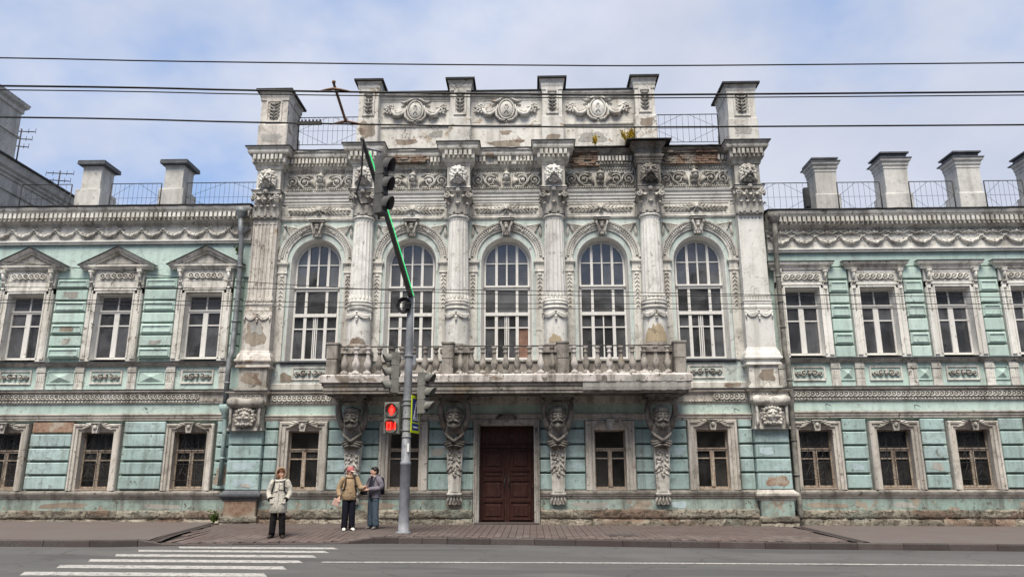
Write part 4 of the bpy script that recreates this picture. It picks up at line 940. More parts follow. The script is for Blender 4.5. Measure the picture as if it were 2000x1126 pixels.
for i, (a, b) in enumerate(((-7.58, -5.2), (-4.4, -2.0), (-1.2, 1.2), (2.0, 4.4), (5.2, 7.58))):
    cx = (a + b) / 2
    if i < 3:
        m = MB(); m.sweep([(a, 0), (b, 0)], CORN); o = obj('cornice', m, 'white_plaster', mansion)
        sk = ((.30, 2.),) if i == 1 else (((-.75, -.35), (.15, .35)) if i == 2 else ())
        if i == 1: sk = ((-.95, .45),)
        obj('dentil_row', o_dentils(b - a, 19, .17, .12, .62, sk), 'white_plaster', o, (cx, -.14, 12.04), 'stuff'); obj('bead_course', o_beads(b - a, 26, .035), 'white_plaster', o, (cx, -.14, 11.97), 'stuff')
    else:
        m = MB(); m.sweep([(a, 0), (b, 0)], DAM); o = obj('cornice', m, 'grimy_plaster', mansion)
        if i == 3: obj('dentil_row', o_dentils(1.2, 10, .17, .12), 'white_plaster', o, (3.72, -.07, 12.04), 'stuff'); obj('bead_course', o_beads(1.9, 20, .035), 'white_plaster', o, (3.35, -.09, 11.96), 'stuff')
        else: obj('dentil_row', o_dentils(.36, 3, .17, .12), 'grimy_plaster', o, (7.38, -.07, 12.04), 'stuff'); obj('bead_course', o_beads(1.0, 10, .035), 'grimy_plaster', o, (7.0, -.09, 11.96), 'stuff')
    # exposed brick where the render has fallen
    zones = {1: [(-4.1, -2.75, 12.03, 12.22)], 2: [(-.75, -.35, 12.25, 12.36)], 3: [(2.05, 3.1, 11.88, 12.36)], 4: [(5.25, 7.2, 11.92, 12.38)]}.get(i, [])
    for (xa, xb, za, zb) in zones:
        m = MB(); z = za; r = 0
        while z < zb:
            x = xa + (.12 if r % 2 else 0) + random.uniform(0, .2)
            while x < xb - .1:
                if random.random() < .9: e = random.uniform(.0, .05); m.box(x, x + .235, -.13 - e - (.16 if i < 3 else 0.) - (.07 if z > 12.28 else 0), .0, z, z + .062)
                x += .25
            z += .076; r += 1
        obj('brickwork', m, 'exposed_brick', o, kind='stuff')
    m = MB(); n_ = 14; vs = []
    for k in range(n_ + 1):
        x = lerp(a - .4 * (i > 0), b + .4 * (i < 4), k / n_); e = random.uniform(-.012, .012); vs += [(x, -.345 + e, 12.48 + e), (x, -.345 + e, 12.515 + e), (x, .1, 12.56)]
    m.add(vs, [(k * 3 + j, k * 3 + 3 + j, k * 3 + 4 + j, k * 3 + 1 + j) for k in range(n_) for j in range(2)]); obj('roof_flashing', m, 'roof_metal', mansion)
for s in (-1, 1):
    cx = s * 8.1; mt = 'white_plaster' if s < 0 else 'grimy_plaster'; bp_ = [(cx - .43, .6), (cx - .43, -.42), (cx + .43, -.42), (cx + .43, .6)]
    m = MB(); m.box(cx - .41, cx + .41, -.40, .6, 10.94, 11.9); m.sweep(bp_, [(-.02, 10.94), (.03, 10.96), (.04, 11.02), (-.02, 11.06)]); m.sweep(bp_, [(-.02, 11.74), (.03, 11.76), (.05, 11.85), (-.02, 11.87)]); blk = obj('entablature_block', m, mt, mansion)
    obj('lion_head', o_lion(.58), 'white_plaster', blk, (cx, -.40, 11.40))
    m = MB(); m.sweep(bp_, CORN); obj('cornice', m, mt, blk)
    obj('dentil_row', o_dentils(1.04, 7, .17, .12), mt, blk, (cx, -.56, 12.04), 'stuff'); obj('bead_course', o_beads(1.1, 12, .035), mt, blk, (cx, -.57, 11.97), 'stuff')
    m = MB(); m.sweep(bp_, [(.345, 12.475), (.345, 12.51), (0, 12.56)]); m.box(cx - .43, cx + .43, -.42, .6, 12.40, 12.55); obj('roof_flashing', m, 'roof_metal', blk)
# ---- attic
def pier(cx, hw, y0, y1, z0, z1, ztop, mat, panel=True, low=13.6):
    m = MB(); m.box(cx - hw, cx + hw, y0, y1, low, z1); m.cham(cx - hw - .04, cx + hw + .04, y0 - .04, y1 + .04, z0, low + .02, .03, .01)
    p = obj('attic_pier', m, mat, mansion)
    path = [(cx - hw, y0), (cx + hw, y0), (cx + hw, y1), (cx - hw, y1)]
    m = MB(); h = ztop - z1; m.sweep([path[3], path[0], path[1], path[2], path[3]], [(0, z1 - .02), (.03, z1), (.03, z1 + h * .25), (.05, z1 + h * .4), (.05, z1 + h * .7), (.10, z1 + h * .9), (.10, ztop - .05), (0, ztop - .045)]); obj('pier_neck', m, mat, p)
    m = MB(); q = [(cx - hw - .17, y0 - .17), (cx + hw + .17, y0 - .17), (cx + hw + .17, y1 + .17), (cx - hw - .17, y1 + .17)]; m.prismz(q, ztop - .04, ztop + .03); m.prismz([(cx + (x - cx) * .8, (y0 + y1) / 2 + (y - (y0 + y1) / 2) * .8) for x, y in q], ztop + .031, ztop + .07); obj('pier_cap', m, 'roof_metal', p)
    if panel:
        zc = (low + z1) / 2 + .05; ph = (z1 - low) * .78; pw = hw * .95
        m = MB(); m.sweepxz([(cx + pw / 2, zc - ph / 2), (cx + pw / 2, zc + ph / 2), (cx - pw / 2, zc + ph / 2), (cx - pw / 2, zc - ph / 2)], [(0, y0), (.0, y0 - .04), (.05, y0 - .045), (.06, y0)], True); fr_ = obj('pier_panel', m, mat, p)
        obj('panel_relief', deep(o_panelrelief(pw * .9, ph * .9), 1.7), 'grimy_plaster', p, (cx, y0, zc))
    return p
for x in COLS: pier(x, .34, -.40, .42, 12.52, 14.62, 15.04, 'attic_plaster')
for s in (-1, 1): pier(s * 8.1, .47, -.40, .95, 12.52, 14.35, 14.72, 'worn_pilaster' if s < 0 else 'attic_plaster', low=13.42)
m = MB(); m.box(-4.5, 4.5, -.06, .42, 12.5, 14.70); obj('attic_wall', m, 'attic_plaster', mansion)
for i, (a, b) in enumerate(((-4.46, -1.94), (-1.26, 1.26), (1.94, 4.46))):
    cx = (a + b) / 2
    m = MB(); m.sweep([(a, -.06), (b, -.06)], [(0, 13.42), (.05, 13.44), (.05, 13.50), (.02, 13.53), (.02, 13.58), (0, 13.59)]); obj('attic_ledge', m, 'attic_plaster', mansion)
    m = MB(); m.sweep([(a, -.06), (b, -.06)], [(0, 14.40), (.02, 14.41), (.02, 14.45), (.06, 14.49), (.06, 14.54), (.10, 14.58), (.15, 14.62), (.15, 14.68), (0, 14.69)]); obj('attic_cornice', m, 'attic_plaster', mansion)
    m = MB(); m.box(a, b, -.25, .5, 14.695, 14.735); obj('attic_coping', m, 'roof_metal', mansion)
    obj('cartouche', deep(o_cartouche(), 1.35), 'attic_plaster', mansion, (cx, -.055, 14.04))
# roof and its railings
m = MB(); m.add([(-HX, -.05, 12.53), (HX, -.05, 12.53), (HX, 4, 13.0), (-HX, 4, 13.0), (-HX, 7.2, 12.6), (HX, 7.2, 12.6)], [(0, 1, 2, 3), (3, 2, 5, 4)]); roof = obj('roof', m, 'roof_sheet', mansion)
def railing(parent, x0, x1, y, z0, z1, nb, end=True, dia=True):
    m = MB(); m.tube([(x0, y, z1), (x1, y, z1)], .017, 5); m.tube([(x0, y, z0), (x1, y, z0)], .012, 5); zm = (z0 + z1) / 2; m.tube([(x0, y, zm), (x1, y, zm)], .006, 4)
    for i in range(1, nb): x = lerp(x0, x1, i / nb); m.tube([(x, y, z0), (x, y, z1)], .006, 4)
    for x in (x0, x1): m.tube([(x, y, z0 - .3), (x, y, z1)], .024, 5)
    if dia:
        xm = (x0 + x1) / 2
        for a, b in (((x0, zm), (xm - .1, z1)), ((xm + .1, z1), (x1, zm)), ((x1, zm), (xm + .1, z0)), ((xm - .1, z0), (x0, zm))): m.tube([(a[0], y - .01, a[1]), (b[0], y - .01, b[1])], .0065, 4)
    return obj('roof_railing', m, 'iron', parent)
railing(mansion, -7.5, -5.2, .5, 13.08, 14.14, 13); railing(mansion, 5.2, 7.5, .5, 13.0, 14.06, 11)
# ---- balcony
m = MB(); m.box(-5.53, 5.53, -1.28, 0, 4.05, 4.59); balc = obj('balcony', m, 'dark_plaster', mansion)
bpth = [(-5.53, 0), (-5.53, -1.28), (5.53, -1.28), (5.53, 0)]
m = MB(); m.sweep(bpth, [(0, 4.02), (.01, 4.03), (.01, 4.10), (.04, 4.12), (.04, 4.17), (.03, 4.19), (.03, 4.23), (.07, 4.26), (.07, 4.31), (.09, 4.335)]); obj('slab_moulding', m, 'balcony_stone', balc)
m = MB()
nseg = 56
for k in range(nseg):
    pass
m.sweep(bpth, [(.08, 4.34), (.125, 4.345), (.135, 4.36), (.135, 4.555), (.12, 4.57), (.06, 4.61), (0, 4.615)]); obj('slab_edge', m, 'pale_slab', balc)
m = MB(); m.box(-5.45, 5.45, -1.2, .0, 4.60, 4.625); obj('balcony_floor', m, 'balcony_stone', balc)
m = MB(); m.box(-5.3, 5.3, -.045, -.004, 4.62, 5.10); obj('shade_apron', m, 'balcony_stone', balc)  # panel added in dirty stone to darken the shadow zone behind the balusters
bal = MB(); bal.lathe(0, 0, [(0, 0), (.11, 0), (.11, .045), (.085, .09), (.05, .12), (.055, .15), (.085, .21), (.10, .29), (.092, .37), (.065, .47), (.046, .58), (.045, .64), (.065, .66), (.065, .69), (.048, .71), (.05, .76), (.078, .80), (.078, .845), (0, .85)], 12)
bme = [None, None]
bme[0] = bal.mesh('baluster', 'balcony_stone'); bme[1] = bme[0].copy(); bme[1].materials[0] = MATS['pale_slab']
def ped(x, y):
    m = MB(); m.cham(-.17, .17, -.17, .17, 0, .46, .012, .008); m.cham(-.18, .18, -.175, .17, .47, .93, .012, .008); m.box(-.2, .2, -.2, .2, .931, .985); obj('balustrade_pier', m, 'balcony_stone', balc, (x, y, 4.62))
for x in (-5.35, -1.77, 1.77, 5.35): ped(x, -1.12)
for s in (-1, 1):
    ped(s * 5.35, -.2)
    for y in (-.82, -.51): obj('baluster', bme[0], None, balc, (s * 5.35, y, 4.62))
for a in (-5.35, -1.77, 1.77):
    for k in range(9):
        t = random.random(); o = obj('baluster', bme[1] if t < .15 else bme[0], None, balc, (a + .36 + k * .357, -1.12, 4.62)); o.rotation_euler = (random.uniform(-.02, .02), random.uniform(-.025, .025), random.uniform(0, 1)); o.scale = (random.uniform(1.08, 1.22),) * 2 + (1,)
m = MB()
for a, b in ((-5.15, -1.97), (-1.57, 1.57), (1.97, 5.15)): m.tube([(lerp(a, b, k / 8), -1.12, 5.49 + .008 * math.sin(k * 2.1 + a)) for k in range(9)], .022, 5)
for s in (-1, 1): m.tube([(s * 5.35, -.4, 5.49), (s * 5.35, -.95, 5.49)], .022, 5)
obj('hand_rail', m, 'iron', balc)
m = MB(); random.seed(11)
for k in range(260):
    x = random.uniform(-5.1, 5.1) if k % 3 else random.uniform(3.2, 5.2); y = random.uniform(-1.3, -.95); r = random.uniform(.015, .05); m.ell((x, y, 4.62 + r * .3), (r * 1.4, r, r), 5, 3, random.random())
obj('rubble', m, 'pale_slab', balc, kind='stuff')
# ---- atlas brackets
def make_atlas():
    m = MB()
    def ring(hw, y0, z): return [(-hw, .0, z), (-hw, y0, z), (hw, y0, z), (hw, .0, z)]
    L = [(.185, -.26, 1.08), (.20, -.30, 1.5), (.23, -.36, 2.1), (.26, -.42, 2.6)]
    vs = []
    for hw, y0, z in L: vs += ring(hw, y0, z)
    m.add(vs, [(i * 4 + j, i * 4 + j + 1, i * 4 + j + 5, i * 4 + j + 4) for i in range(3) for j in range(3)])
    m.add([(-.13, -.29, 1.12), (.13, -.29, 1.12), (.165, -.375, 2.0), (-.165, -.375, 2.0), (-.13, -.25, 1.12), (.13, -.25, 1.12), (.165, -.33, 2.0), (-.165, -.33, 2.0)], [(0, 1, 2, 3), (0, 3, 7, 4), (1, 5, 6, 2), (0, 4, 5, 1), (3, 2, 6, 7)])
    m.box(-.23, .23, -.31, 0, 1.04, 1.09); m.box(-.205, .205, -.285, 0, 1.0, 1.038)
    a = obj('atlas_bracket', m, 'white_plaster', mansion, (COLS[0], 0, 0))
    m = MB()
    for k in range(3):
        for q in range(3 - (k == 2)): acanthus(m, (q - (1 if k < 2 else .5)) * .13, -.16 + .05 * k, -PI / 2, .74 + .04 * k, .26 - .03 * k, .16, .06)
    m.prism([(-.19, 1.0), (.19, 1.0), (.17, .88), (.08, .76), (0, .72), (-.08, .76), (-.17, .88)], -.2, 0)
    for q in range(5): m.leaf((q - 2) * .08, .99, -PI / 2 + (q - 2) * .16, .25, .10, .05, -.2)
    obj('bracket_foot', m, 'grimy_plaster', a)
    m = MB()
    for k in range(26):
        z = 2.50 - k * .036; y = -.43 + (2.5 - z) * .10; wd = .13 * math.sin(PI * min(1, (k + 3) / 26)) + .02; m.ell((random.uniform(-wd, wd), y, z), (random.uniform(.04, .06), .055, random.uniform(.04, .06)), 7, 5)
    for k in range(12):
        z = 2.46 - k * .07; s = 1 if k % 2 else -1; m.leaf(s * .06, z, -PI / 2 + s * 1.0, .17, .10, .05, -.40 + (2.5 - z) * .11)
    for s in (-1, 1): m.tube([(s * .10, -.40, 1.95), (s * .2, -.36, 1.78), (s * .24, -.30, 1.72)], [.03, .035, .02], 6)
    m.leaf(0, 1.72, -PI / 2, .2, .11, .05, -.33)
    obj('fruit_garland', m, 'grimy_plaster', a)
    # figure: drapery, bowed bearded head between raised arms
    m = MB()
    prof = [(.20, -.30, 2.38, .16), (.27, -.33, 2.50, .20), (.285, -.36, 2.62, .22), (.27, -.36, 2.74, .22), (.30, -.38, 2.86, .24), (.33, -.40, 2.98, .25), (.31, -.42, 3.10, .23), (.22, -.46, 3.20, .18), (.14, -.50, 3.28, .14)]
    vs = []; NN = 16
    for hw, yc, z, dp in prof: vs += [(hw * math.cos(2 * PI * i / NN), yc + dp * math.sin(2 * PI * i / NN), z) for i in range(NN)]
    m.add(vs, [(j * NN + i, j * NN + (i + 1) % NN, (j + 1) * NN + (i + 1) % NN, (j + 1) * NN + i) for j in range(len(prof) - 1) for i in range(NN)], True)
    for z, hw in ((2.56, .30), (2.63, .31), (2.49, .27)): m.tube([(hw * math.cos(t), -.36 + .25 * math.sin(t), z + .03 * math.sin(3 * t)) for t in [-PI * k / 10 for k in range(11)]], .035, 6)
    for s in (-1, 1): m.tube([(s * .31, -.42, 2.9), (s * .20, -.60, 2.78), (s * .05, -.64, 2.66), (s * -.1, -.60, 2.58)], [.04, .05, .05, .03], 6)
    hy, hz = -.66, 3.36
    m.ell((0, hy, hz), (.205, .22, .27), 14, 10); m.ell((0, hy - .22, hz - .01), (.042, .06, .085), 8, 6); m.ell((0, hy - .235, hz - .06), (.055, .045, .035), 8, 5); m.ell((0, hy - .02, hz + .20), (.235, .24, .13), 12, 7)
    for k in range(11): m.ell(((k - 5) * .045, hy + .03 + .02 * abs(k - 5), hz + .30 - .02 * abs(k - 5)), (.05, .12, .06), 6, 5)
    for s in (-1, 1):
        m.tube([(0, hy - .225, hz - .10), (s * .07, hy - .23, hz - .115), (s * .15, hy - .17, hz - .16), (s * .19, hy - .11, hz - .13)], [.03, .042, .035, .015], 7)
        m.ell((s * .085, hy - .19, hz + .065), (.08, .05, .028), 8, 5, s * .3); m.ell((s * .10, hy - .17, hz - .02), (.065, .06, .06), 8, 5); m.ell((s * .08, hy - .195, hz + .025), (.035, .022, .018), 7, 4)
        for k in range(4): m.ell((s * (.20 - .01 * k), hy - .03, hz + .12 - k * .11), (.055, .10, .075), 7, 5)
    for k in range(7): m.tube([((k - 3) * .05, hy - .15 + .015 * abs(k - 3), hz - .15), ((k - 3) * .055, hy - .17 + .02 * abs(k - 3), hz - .27), ((k - 3) * .035, hy - .12, hz - .42 + .03 * abs(k - 3))], [.035, .042, .012], 6)
    for s in (-1, 1):
        m.tube([(s * .26, -.42, 3.02), (s * .34, -.48, 3.16), (s * .40, -.54, 3.36), (s * .43, -.60, 3.56), (s * .41, -.68, 3.72), (s * .30, -.76, 3.83), (s * .16, -.80, 3.87)], [.12, .11, .095, .10, .09, .075, .06], 9)
        m.ell((s * .43, -.61, 3.60), (.085, .09, .10), 8, 6); m.leaf(s * .30, 3.80, (.5 if s > 0 else PI - .5), .26, .14, .08, -.70)
    obj('atlas_figure', m, 'dark_plaster', a)  # dark plaster for grime and for the shade under the balcony
    m = MB(); m.box(-.50, .50, -1.12, 0, 3.93, 4.02); m.box(-.40, .40, -.95, 0, 3.86, 3.928); obj('bracket_block', m, 'dark_plaster', a)  # dark colour also stands in for shade beneath the slab
    return a
a0 = make_atlas()
for x in COLS[1:]: dup(a0, mansion, (x, 0, 0))
# ---------------------------------------------------------------- side wings
WY = .30
def chimney(parent, x0, x1, y0, y1, zb, z1, ztop, style):
    m = MB(); cx, cy = (x0 + x1) / 2, (y0 + y1) / 2
    m.box(x0, x1, y0, y1, zb + .75, z1); e_ = .07 if style else .13; m.cham(x0 - e_, x1 + e_, y0 - e_, y1 + e_, zb - .6, zb + .80, .03, .02)
    pth = [(x0, y1), (x0, y0), (x1, y0), (x1, y1), (x0, y1)]
    if style: m.sweep(pth, [(0, z1 - .12), (.02, z1 - .10), (.02, z1 - .02), (.06, z1 + .04), (.06, z1 + .12), (.12, z1 + .18), (.14, z1 + .26), (0, z1 + .27)])
    else: m.sweep(pth, [(0, z1 - .05), (.03, z1 - .04), (.03, z1), (0, z1 + .01)])
    c = obj('chimney', m, 'chimney_render', parent)
    e = .16; m = MB()
    if style:
        m.prismz([(x0 - .16, y0 - .16), (x1 + .16, y0 - .16), (x1 + .16, y1 + .16), (x0 - .16, y1 + .16)], z1 + .272, z1 + .31)
        m.prismz([(x0 - .02, y0 - .02), (x1 + .02, y0 - .02), (x1 + .02, y1 + .02), (x0 - .02, y1 + .02)], z1 + .312, ztop - .06); m.prismz([(x0 - .10, y0 - .10), (x1 + .10, y0 - .10), (x1 + .10, y1 + .10), (x0 - .10, y1 + .10)], ztop - .058, ztop)
        obj('chimney_cap', m, 'cap_metal', c)
    else:
        m.sweep([(x0, y1), (x0, y0), (x1, y0), (x1, y1), (x0, y1)], [(0, z1), (.15, z1 + .05), (.17, z1 + .05), (.17, z1 + .17), (0, z1 + .19)]); m.prismz([(x0 - .16, y0 - .16), (x1 + .16, y0 - .16), (x1 + .16, y1 + .16), (x0 - .16, y1 + .16)], z1 + .185, z1 + .21)
        obj('chimney_cap', m, 'cap_metal', c)
    return c
def wing(side, label, winx, xin, xout, lift):
    """side -1: pediments over the upper windows; side +1: flat hoods.  lift: extra height of the cornice"""
    T = thing('mansion_wing', label, 'building')
    xa, xb = min(xin, xout), max(xin, xout); Y = WY
    hw1, hw0 = (.62, .55) if side < 0 else (.57, .55)
    UZ0, UZ1 = 5.40, 7.58; GZ0, GZ1 = 1.22, 3.0
    top = 9.36 if side < 0 else 8.83
    holes = [(x - hw1, x + hw1, UZ0 - .1, UZ1 + .02) for x in winx] + [(x - hw0, x + hw0, GZ0 - .05, GZ1) for x in winx]
    m = MB(); m.wall(xa, xb, -.3, 10.0, Y + .13, holes); obj('wall', m, 'teal_plaster', T)
    uz = 8.18 if side < 0 else 8.36
    m = MB(); m.box(xa, xb, Y + .04, Y + .13, uz, 9.9); obj('upper_band', m, 'teal_plaster', T); m = MB(); m.box(xa, xb, Y + .045, Y + .13, 4.30, 5.26); obj('pedestal_band', m, 'teal_plaster', T); m = MB(); m.box(xa, xb, Y + .02, Y + .13, 3.34, 4.1); obj('frieze_band', m, 'teal_plaster', T)
    m = MB(); m.box(xa, xb, 7., 7.2, -.3, 10.5); obj('outer_wall', m, 'grey_render', T)
    # roof
    ez = 10.64 if side < 0 else 10.24
    m = MB(); m.add([(xa, Y - .38, ez), (xb, Y - .38, ez), (xb, 3.6, ez + 1.0), (xa, 3.6, ez + 1.0), (xa, 7.3, ez), (xb, 7.3, ez)], [(0, 1, 2, 3), (3, 2, 5, 4)]); roof = obj('roof', m, 'roof_sheet', T)
    m = MB(); n_ = 40; vs = []
    for k in range(n_ + 1):
        x = lerp(xa, xb, k / n_); e = random.uniform(-.012, .012); vs += [(x, Y - .43 + e, ez - .025 + e), (x, Y - .43 + e, ez + .012 + e), (x, Y - .1, ez + .09)]
    m.add(vs, [(k * 3 + j, k * 3 + 3 + j, k * 3 + 4 + j, k * 3 + 1 + j) for k in range(n_) for j in range(2)]); obj('roof_flashing', m, 'roof_metal', T)
    # cornice, dentils, frieze with swags
    cz = ez - .05; P = [(xa, Y), (xb, Y)]
    m = MB(); m.sweep(P, [(0, cz - .62), (.06, cz - .60), (.06, cz - .54), (.10, cz - .52), (.14, cz - .46), (.20, cz - .42), (.22, cz - .38), (.22, cz - .19), (.31, cz - .17), (.33, cz - .12), (.36, cz - .10), (.39, cz - .03), (.40, cz), (0, cz + .01)]); obj('cornice', m, 'white_plaster', T)
    W = xb - xa; cx = (xa + xb) / 2; nd = int(W / .158)
    obj('dentil_row', o_dentils(W, nd, .165, .13, .62, ((6.9, 8.),) if side < 0 and False else ()), 'white_plaster', T, (cx, Y - .22, cz - .365), 'stuff')
    obj('bead_course', o_beads(W, int(W / .16), .045), 'white_plaster', T, (cx, Y - .22, cz - .43), 'stuff'); obj('bead_course', o_beads(W, int(W / .09), .03), 'grimy_plaster', T, (cx, Y - .085, cz - .57), 'stuff')
    fz0, fz1 = (9.36, 9.98) if side < 0 else (8.84, 9.60)
    m = MB(); m.box(xa, xb, Y - .03, Y + .05, fz0 + .02, cz - .6); obj('frieze', m, 'white_plaster', T)
    m = MB(); m.sweep(P, [(.02, fz0 - .02), (.06, fz0), (.06, fz0 + .05), (.10, fz0 + .07), (.10, fz0 + .12), (.04, fz0 + .14), (.03, fz0 + .15)]); obj('frieze_moulding', m, 'clean_plaster', T)
    sw = .757 if side < 0 else .785; st0 = xin + side * .42; k = 0; sme = None
    while True:
        x = st0 + side * k * sw
        if abs(x) > abs(xout) - .3 or k > 14: break
        if side < 0: zz = 9.86; dr = .22
        else: zz = 9.36; dr = .21
        if sme is None:
            sm_ = o_swag(sw, dr, .06 if side < 0 else .066)
            if side > 0:
                for s in (-1, 1):
                    for q in range(4): sm_.leaf(s * (.06 + q * .09), .16 + .02 * (q % 2), (.3 if s > 0 else PI - .3), .16, .08, .05)
                sm_.ell((0, -.03, .15), .06, 7, 5); sm_.tube([(-sw / 2, -.03, .2), (-sw / 4, -.03, .11), (0, -.03, .16), (sw / 4, -.03, .11), (sw / 2, -.03, .2)], .028, 6)
            sme = deep(sm_, 1.5).mesh('swag', 'white_plaster')
        o = obj('swag', sme, None, T, (x, Y - .03, zz))
        if side < 0 and k == 0: o.data = sme.copy(); o.data.materials[0] = MATS['grimy_plaster']
        k += 1
    # upper windows
    for i, x in enumerate(winx):
        w = casement(T, x, Y + .27, hw1, UZ0, UZ1, 'white_wood', 6.96, 6.52, .085, True, False, 1.0)
        m = MB()
        for s in (-1, 1):
            m.add([(s * (hw1 - .005), Y + .3, UZ0 - .1), (s * (hw1 - .005), Y - .05, UZ0 - .1), (s * (hw1 - .005), Y - .05, UZ1), (s * (hw1 - .005), Y + .3, UZ1)], [(0, 1, 2, 3)])
        m.add([(-hw1, Y + .3, UZ1 - .0), (-hw1, Y - .05, UZ1), (hw1, Y - .05, UZ1), (hw1, Y + .3, UZ1)], [(0, 1, 2, 3)]); m.add([(-hw1, Y + .3, UZ0 - .03), (-hw1, Y - .05, UZ0 - .06), (hw1, Y - .05, UZ0 - .06), (hw1, Y + .3, UZ0 - .03)], [(0, 1, 2, 3)])
        obj('reveal', m, 'clean_plaster', w)
        if i % 2 == 0:
            m = MB(); kk = 14; pts = [(lerp(.08, hw1 - .05, j / kk), .78 + .03 * math.sin(j * 1.7)) for j in range(kk + 1)]
            m.add([(px, py, UZ0) for px, py in pts] + [(px, py, 6.96) for px, py in pts], [(j, j + 1, kk + 2 + j, kk + 1 + j) for j in range(kk)], True); obj('curtain', m, 'curtain', w)
        fo = .93 if side < 0 else .86
        m = MB()
        for s in (-1, 1):
            a, b = sorted((s * hw1, s * fo)); m.box(a, b, Y - .06, Y + .13, 5.30, 7.80); a, b = sorted((s * (fo - .17), s * (fo - .02))); m.cham(a, b, Y - .10, Y - .055, 5.36, 7.72, .012)
        m.box(-fo, fo, Y - .06, Y + .05, 7.60, 8.44 if side < 0 else 8.24); m.sweepxz([(hw1, 5.4), (hw1, 7.62), (-hw1, 7.62), (-hw1, 5.4)], [(0, Y - .05), (0, Y - .085), (.05, Y - .09), (.06, Y - .055)]); m.box(-fo + .2, fo - .2, Y - .10, Y - .055, 7.70, 7.78)
        sur = obj('surround', m, 'white_plaster' if side < 0 else 'clean_plaster', w)
        zc = 8.20 if side < 0 else 7.97
        m = deep(o_rings(1.2, .105, 6, .02), 1.6); m.box(-.68, .68, -.012, 0, -.16, -.135); m.box(-.68, .68, -.012, 0, .135, .16); obj('ring_band', m, 'white_plaster', w, (0, Y - .061, zc))
        for s in (-1, 1):
            xx = s * (fo - .10); zt = 8.42 if side < 0 else 8.22
            m = MB(); m.tube([(xx - .075, Y - .20, zt - .09), (xx + .075, Y - .20, zt - .09)], .075, 10); m.box(xx - .09, xx + .09, Y - .27, Y, zt - .03, zt); m.tube([(xx, Y - .20, zt - .12), (xx, Y - .17, zt - .28), (xx, Y - .11, zt - .42)], [.065, .05, .045], 8); m.tube([(xx - .05, Y - .12, zt - .43), (xx + .05, Y - .12, zt - .43)], .045, 8)
            for q in range(3): m.leaf(xx + (q - 1) * .04, zt - .45, -PI / 2 + (q - 1) * .3, .14, .06, .04, Y - .07)
            obj('console', m, 'white_plaster', w)
            m = MB()
            m.ell((xx, Y - .12, zt - .66), (.055, .045, .055), 7, 5)
            for q in range(8): m.ell((xx, Y - .11, zt - .76 - q * .085), (.04 - .0025 * q, .035, .04), 6, 4)
            obj('husk_drop', m, 'white_plaster', w)
        if side < 0:
            zb = 8.42; m = MB(); ph = 1.17
            m.sweep([(-1.12, Y), (-1.12, Y - .1), (1.12, Y - .1), (1.12, Y)], [(0, zb), (.04, zb + .01), (.04, zb + .05), (.08, zb + .08), (.12, zb + .10), (.12, zb + .15), (0, zb + .17)]); m.box(-1.11, 1.11, Y - .095, Y, zb + .005, zb + .16)
            pe = obj('pediment', m, 'white_plaster', w)
            m = MB(); m.prism([(-1.0, zb + .16), (1.0, zb + .16), (0, zb + .68)], Y - .06, Y); m.prism([(-.62, zb + .22), (.62, zb + .22), (0, zb + .54)], Y - .075, Y - .055); obj('tympanum', m, 'teal_plaster' if i == 9 else 'grimy_plaster', w)
            m = MB(); a1 = math.atan2(.60, 1.22)
            m.sweepxz([(1.27, zb + .13), (0, zb + .755), (-1.27, zb + .13)], [(-.155, Y), (-.155, Y - .12), (-.10, Y - .14), (-.09, Y - .20), (-.04, Y - .22), (-.02, Y - .27), (.0, Y - .28), (.0, Y)]); obj('raking_cornice', m, 'white_plaster', w)
            m = MB(); m.sweepxz([(1.31, zb + .13), (0, zb + .78), (-1.31, zb + .13)], [(-.006, Y), (-.006, Y - .31), (.012, Y - .31), (.03, Y)]); obj('pediment_flashing', m, 'roof_metal', w)
            m = MB()
            for s in (-1, 1):
                for q in range(20): u = (q + .5) / 20; x_ = s * 1.12 * u; z_ = zb + .60 - .555 * u; m.box(x_ - .02, x_ + .02, Y - .17, Y - .12, z_ - .02, z_ + .02)
            obj('pediment_beading', m, 'white_plaster', w, kind='stuff')
        else:
            zb = 8.22; m = MB(); m.sweep([(-.93, Y), (-.93, Y - .08), (.93, Y - .08), (.93, Y)], [(0, zb), (.03, zb + .01), (.03, zb + .05), (.06, zb + .08), (.06, zb + .12), (.12, zb + .15), (.14, zb + .20), (.15, zb + .24), (0, zb + .25)]); m.box(-.92, .92, Y - .075, Y, zb + .005, zb + .24); obj('hood', m, 'white_plaster' if i != 1 else 'grimy_plaster', w)
            m = MB(); m.box(-1.10, 1.10, Y - .25, Y, zb + .252, zb + .27); obj('hood_flashing', m, 'roof_metal', w)
    # rusticated upper piers: framed panels alternate with plain courses
    gaps = []
    fo = .95 if side < 0 else .88
    xs = sorted(winx)
    for a, b in zip(xs, xs[1:]): gaps.append((a + fo, b - fo))
    gaps += [(xs[-1] + fo, xb - .02 if side > 0 else xb - .12)] if side < 0 else [(xa + .02, xs[0] - fo)]
    for a, b in gaps:
        if b - a < .12: continue
        rows_ = [(5.42, 5.76, 1), (5.82, 6.16, 0), (6.22, 6.56, 1), (6.62, 6.94, 0), (7.00, 7.34, 1), (7.40, 7.74, 0), (7.80, 8.12, 1)] if side < 0 else [(5.30, 5.66, 0), (5.72, 6.10, 1), (6.16, 6.56, 0), (6.62, 7.04, 1), (7.10, 7.40, 0), (7.46, 7.86, 1), (7.92, 8.30, 0)]
        for c, d, f in rows_:
            m = MB(); m.cham(a + .03, b - .03, Y - .03, Y + .13, c, d, .022, .003)
            if f and b - a > .4: m.sweepxz([(b - .09, c + .06), (b - .09, d - .06), (a + .09, d - .06), (a + .09, c + .06)], [(-.022, Y - .029), (-.02, Y - .06), (.0, Y - .06), (.018, Y - .029)], True)
            obj('rustication_block', m, 'teal_plaster', T)
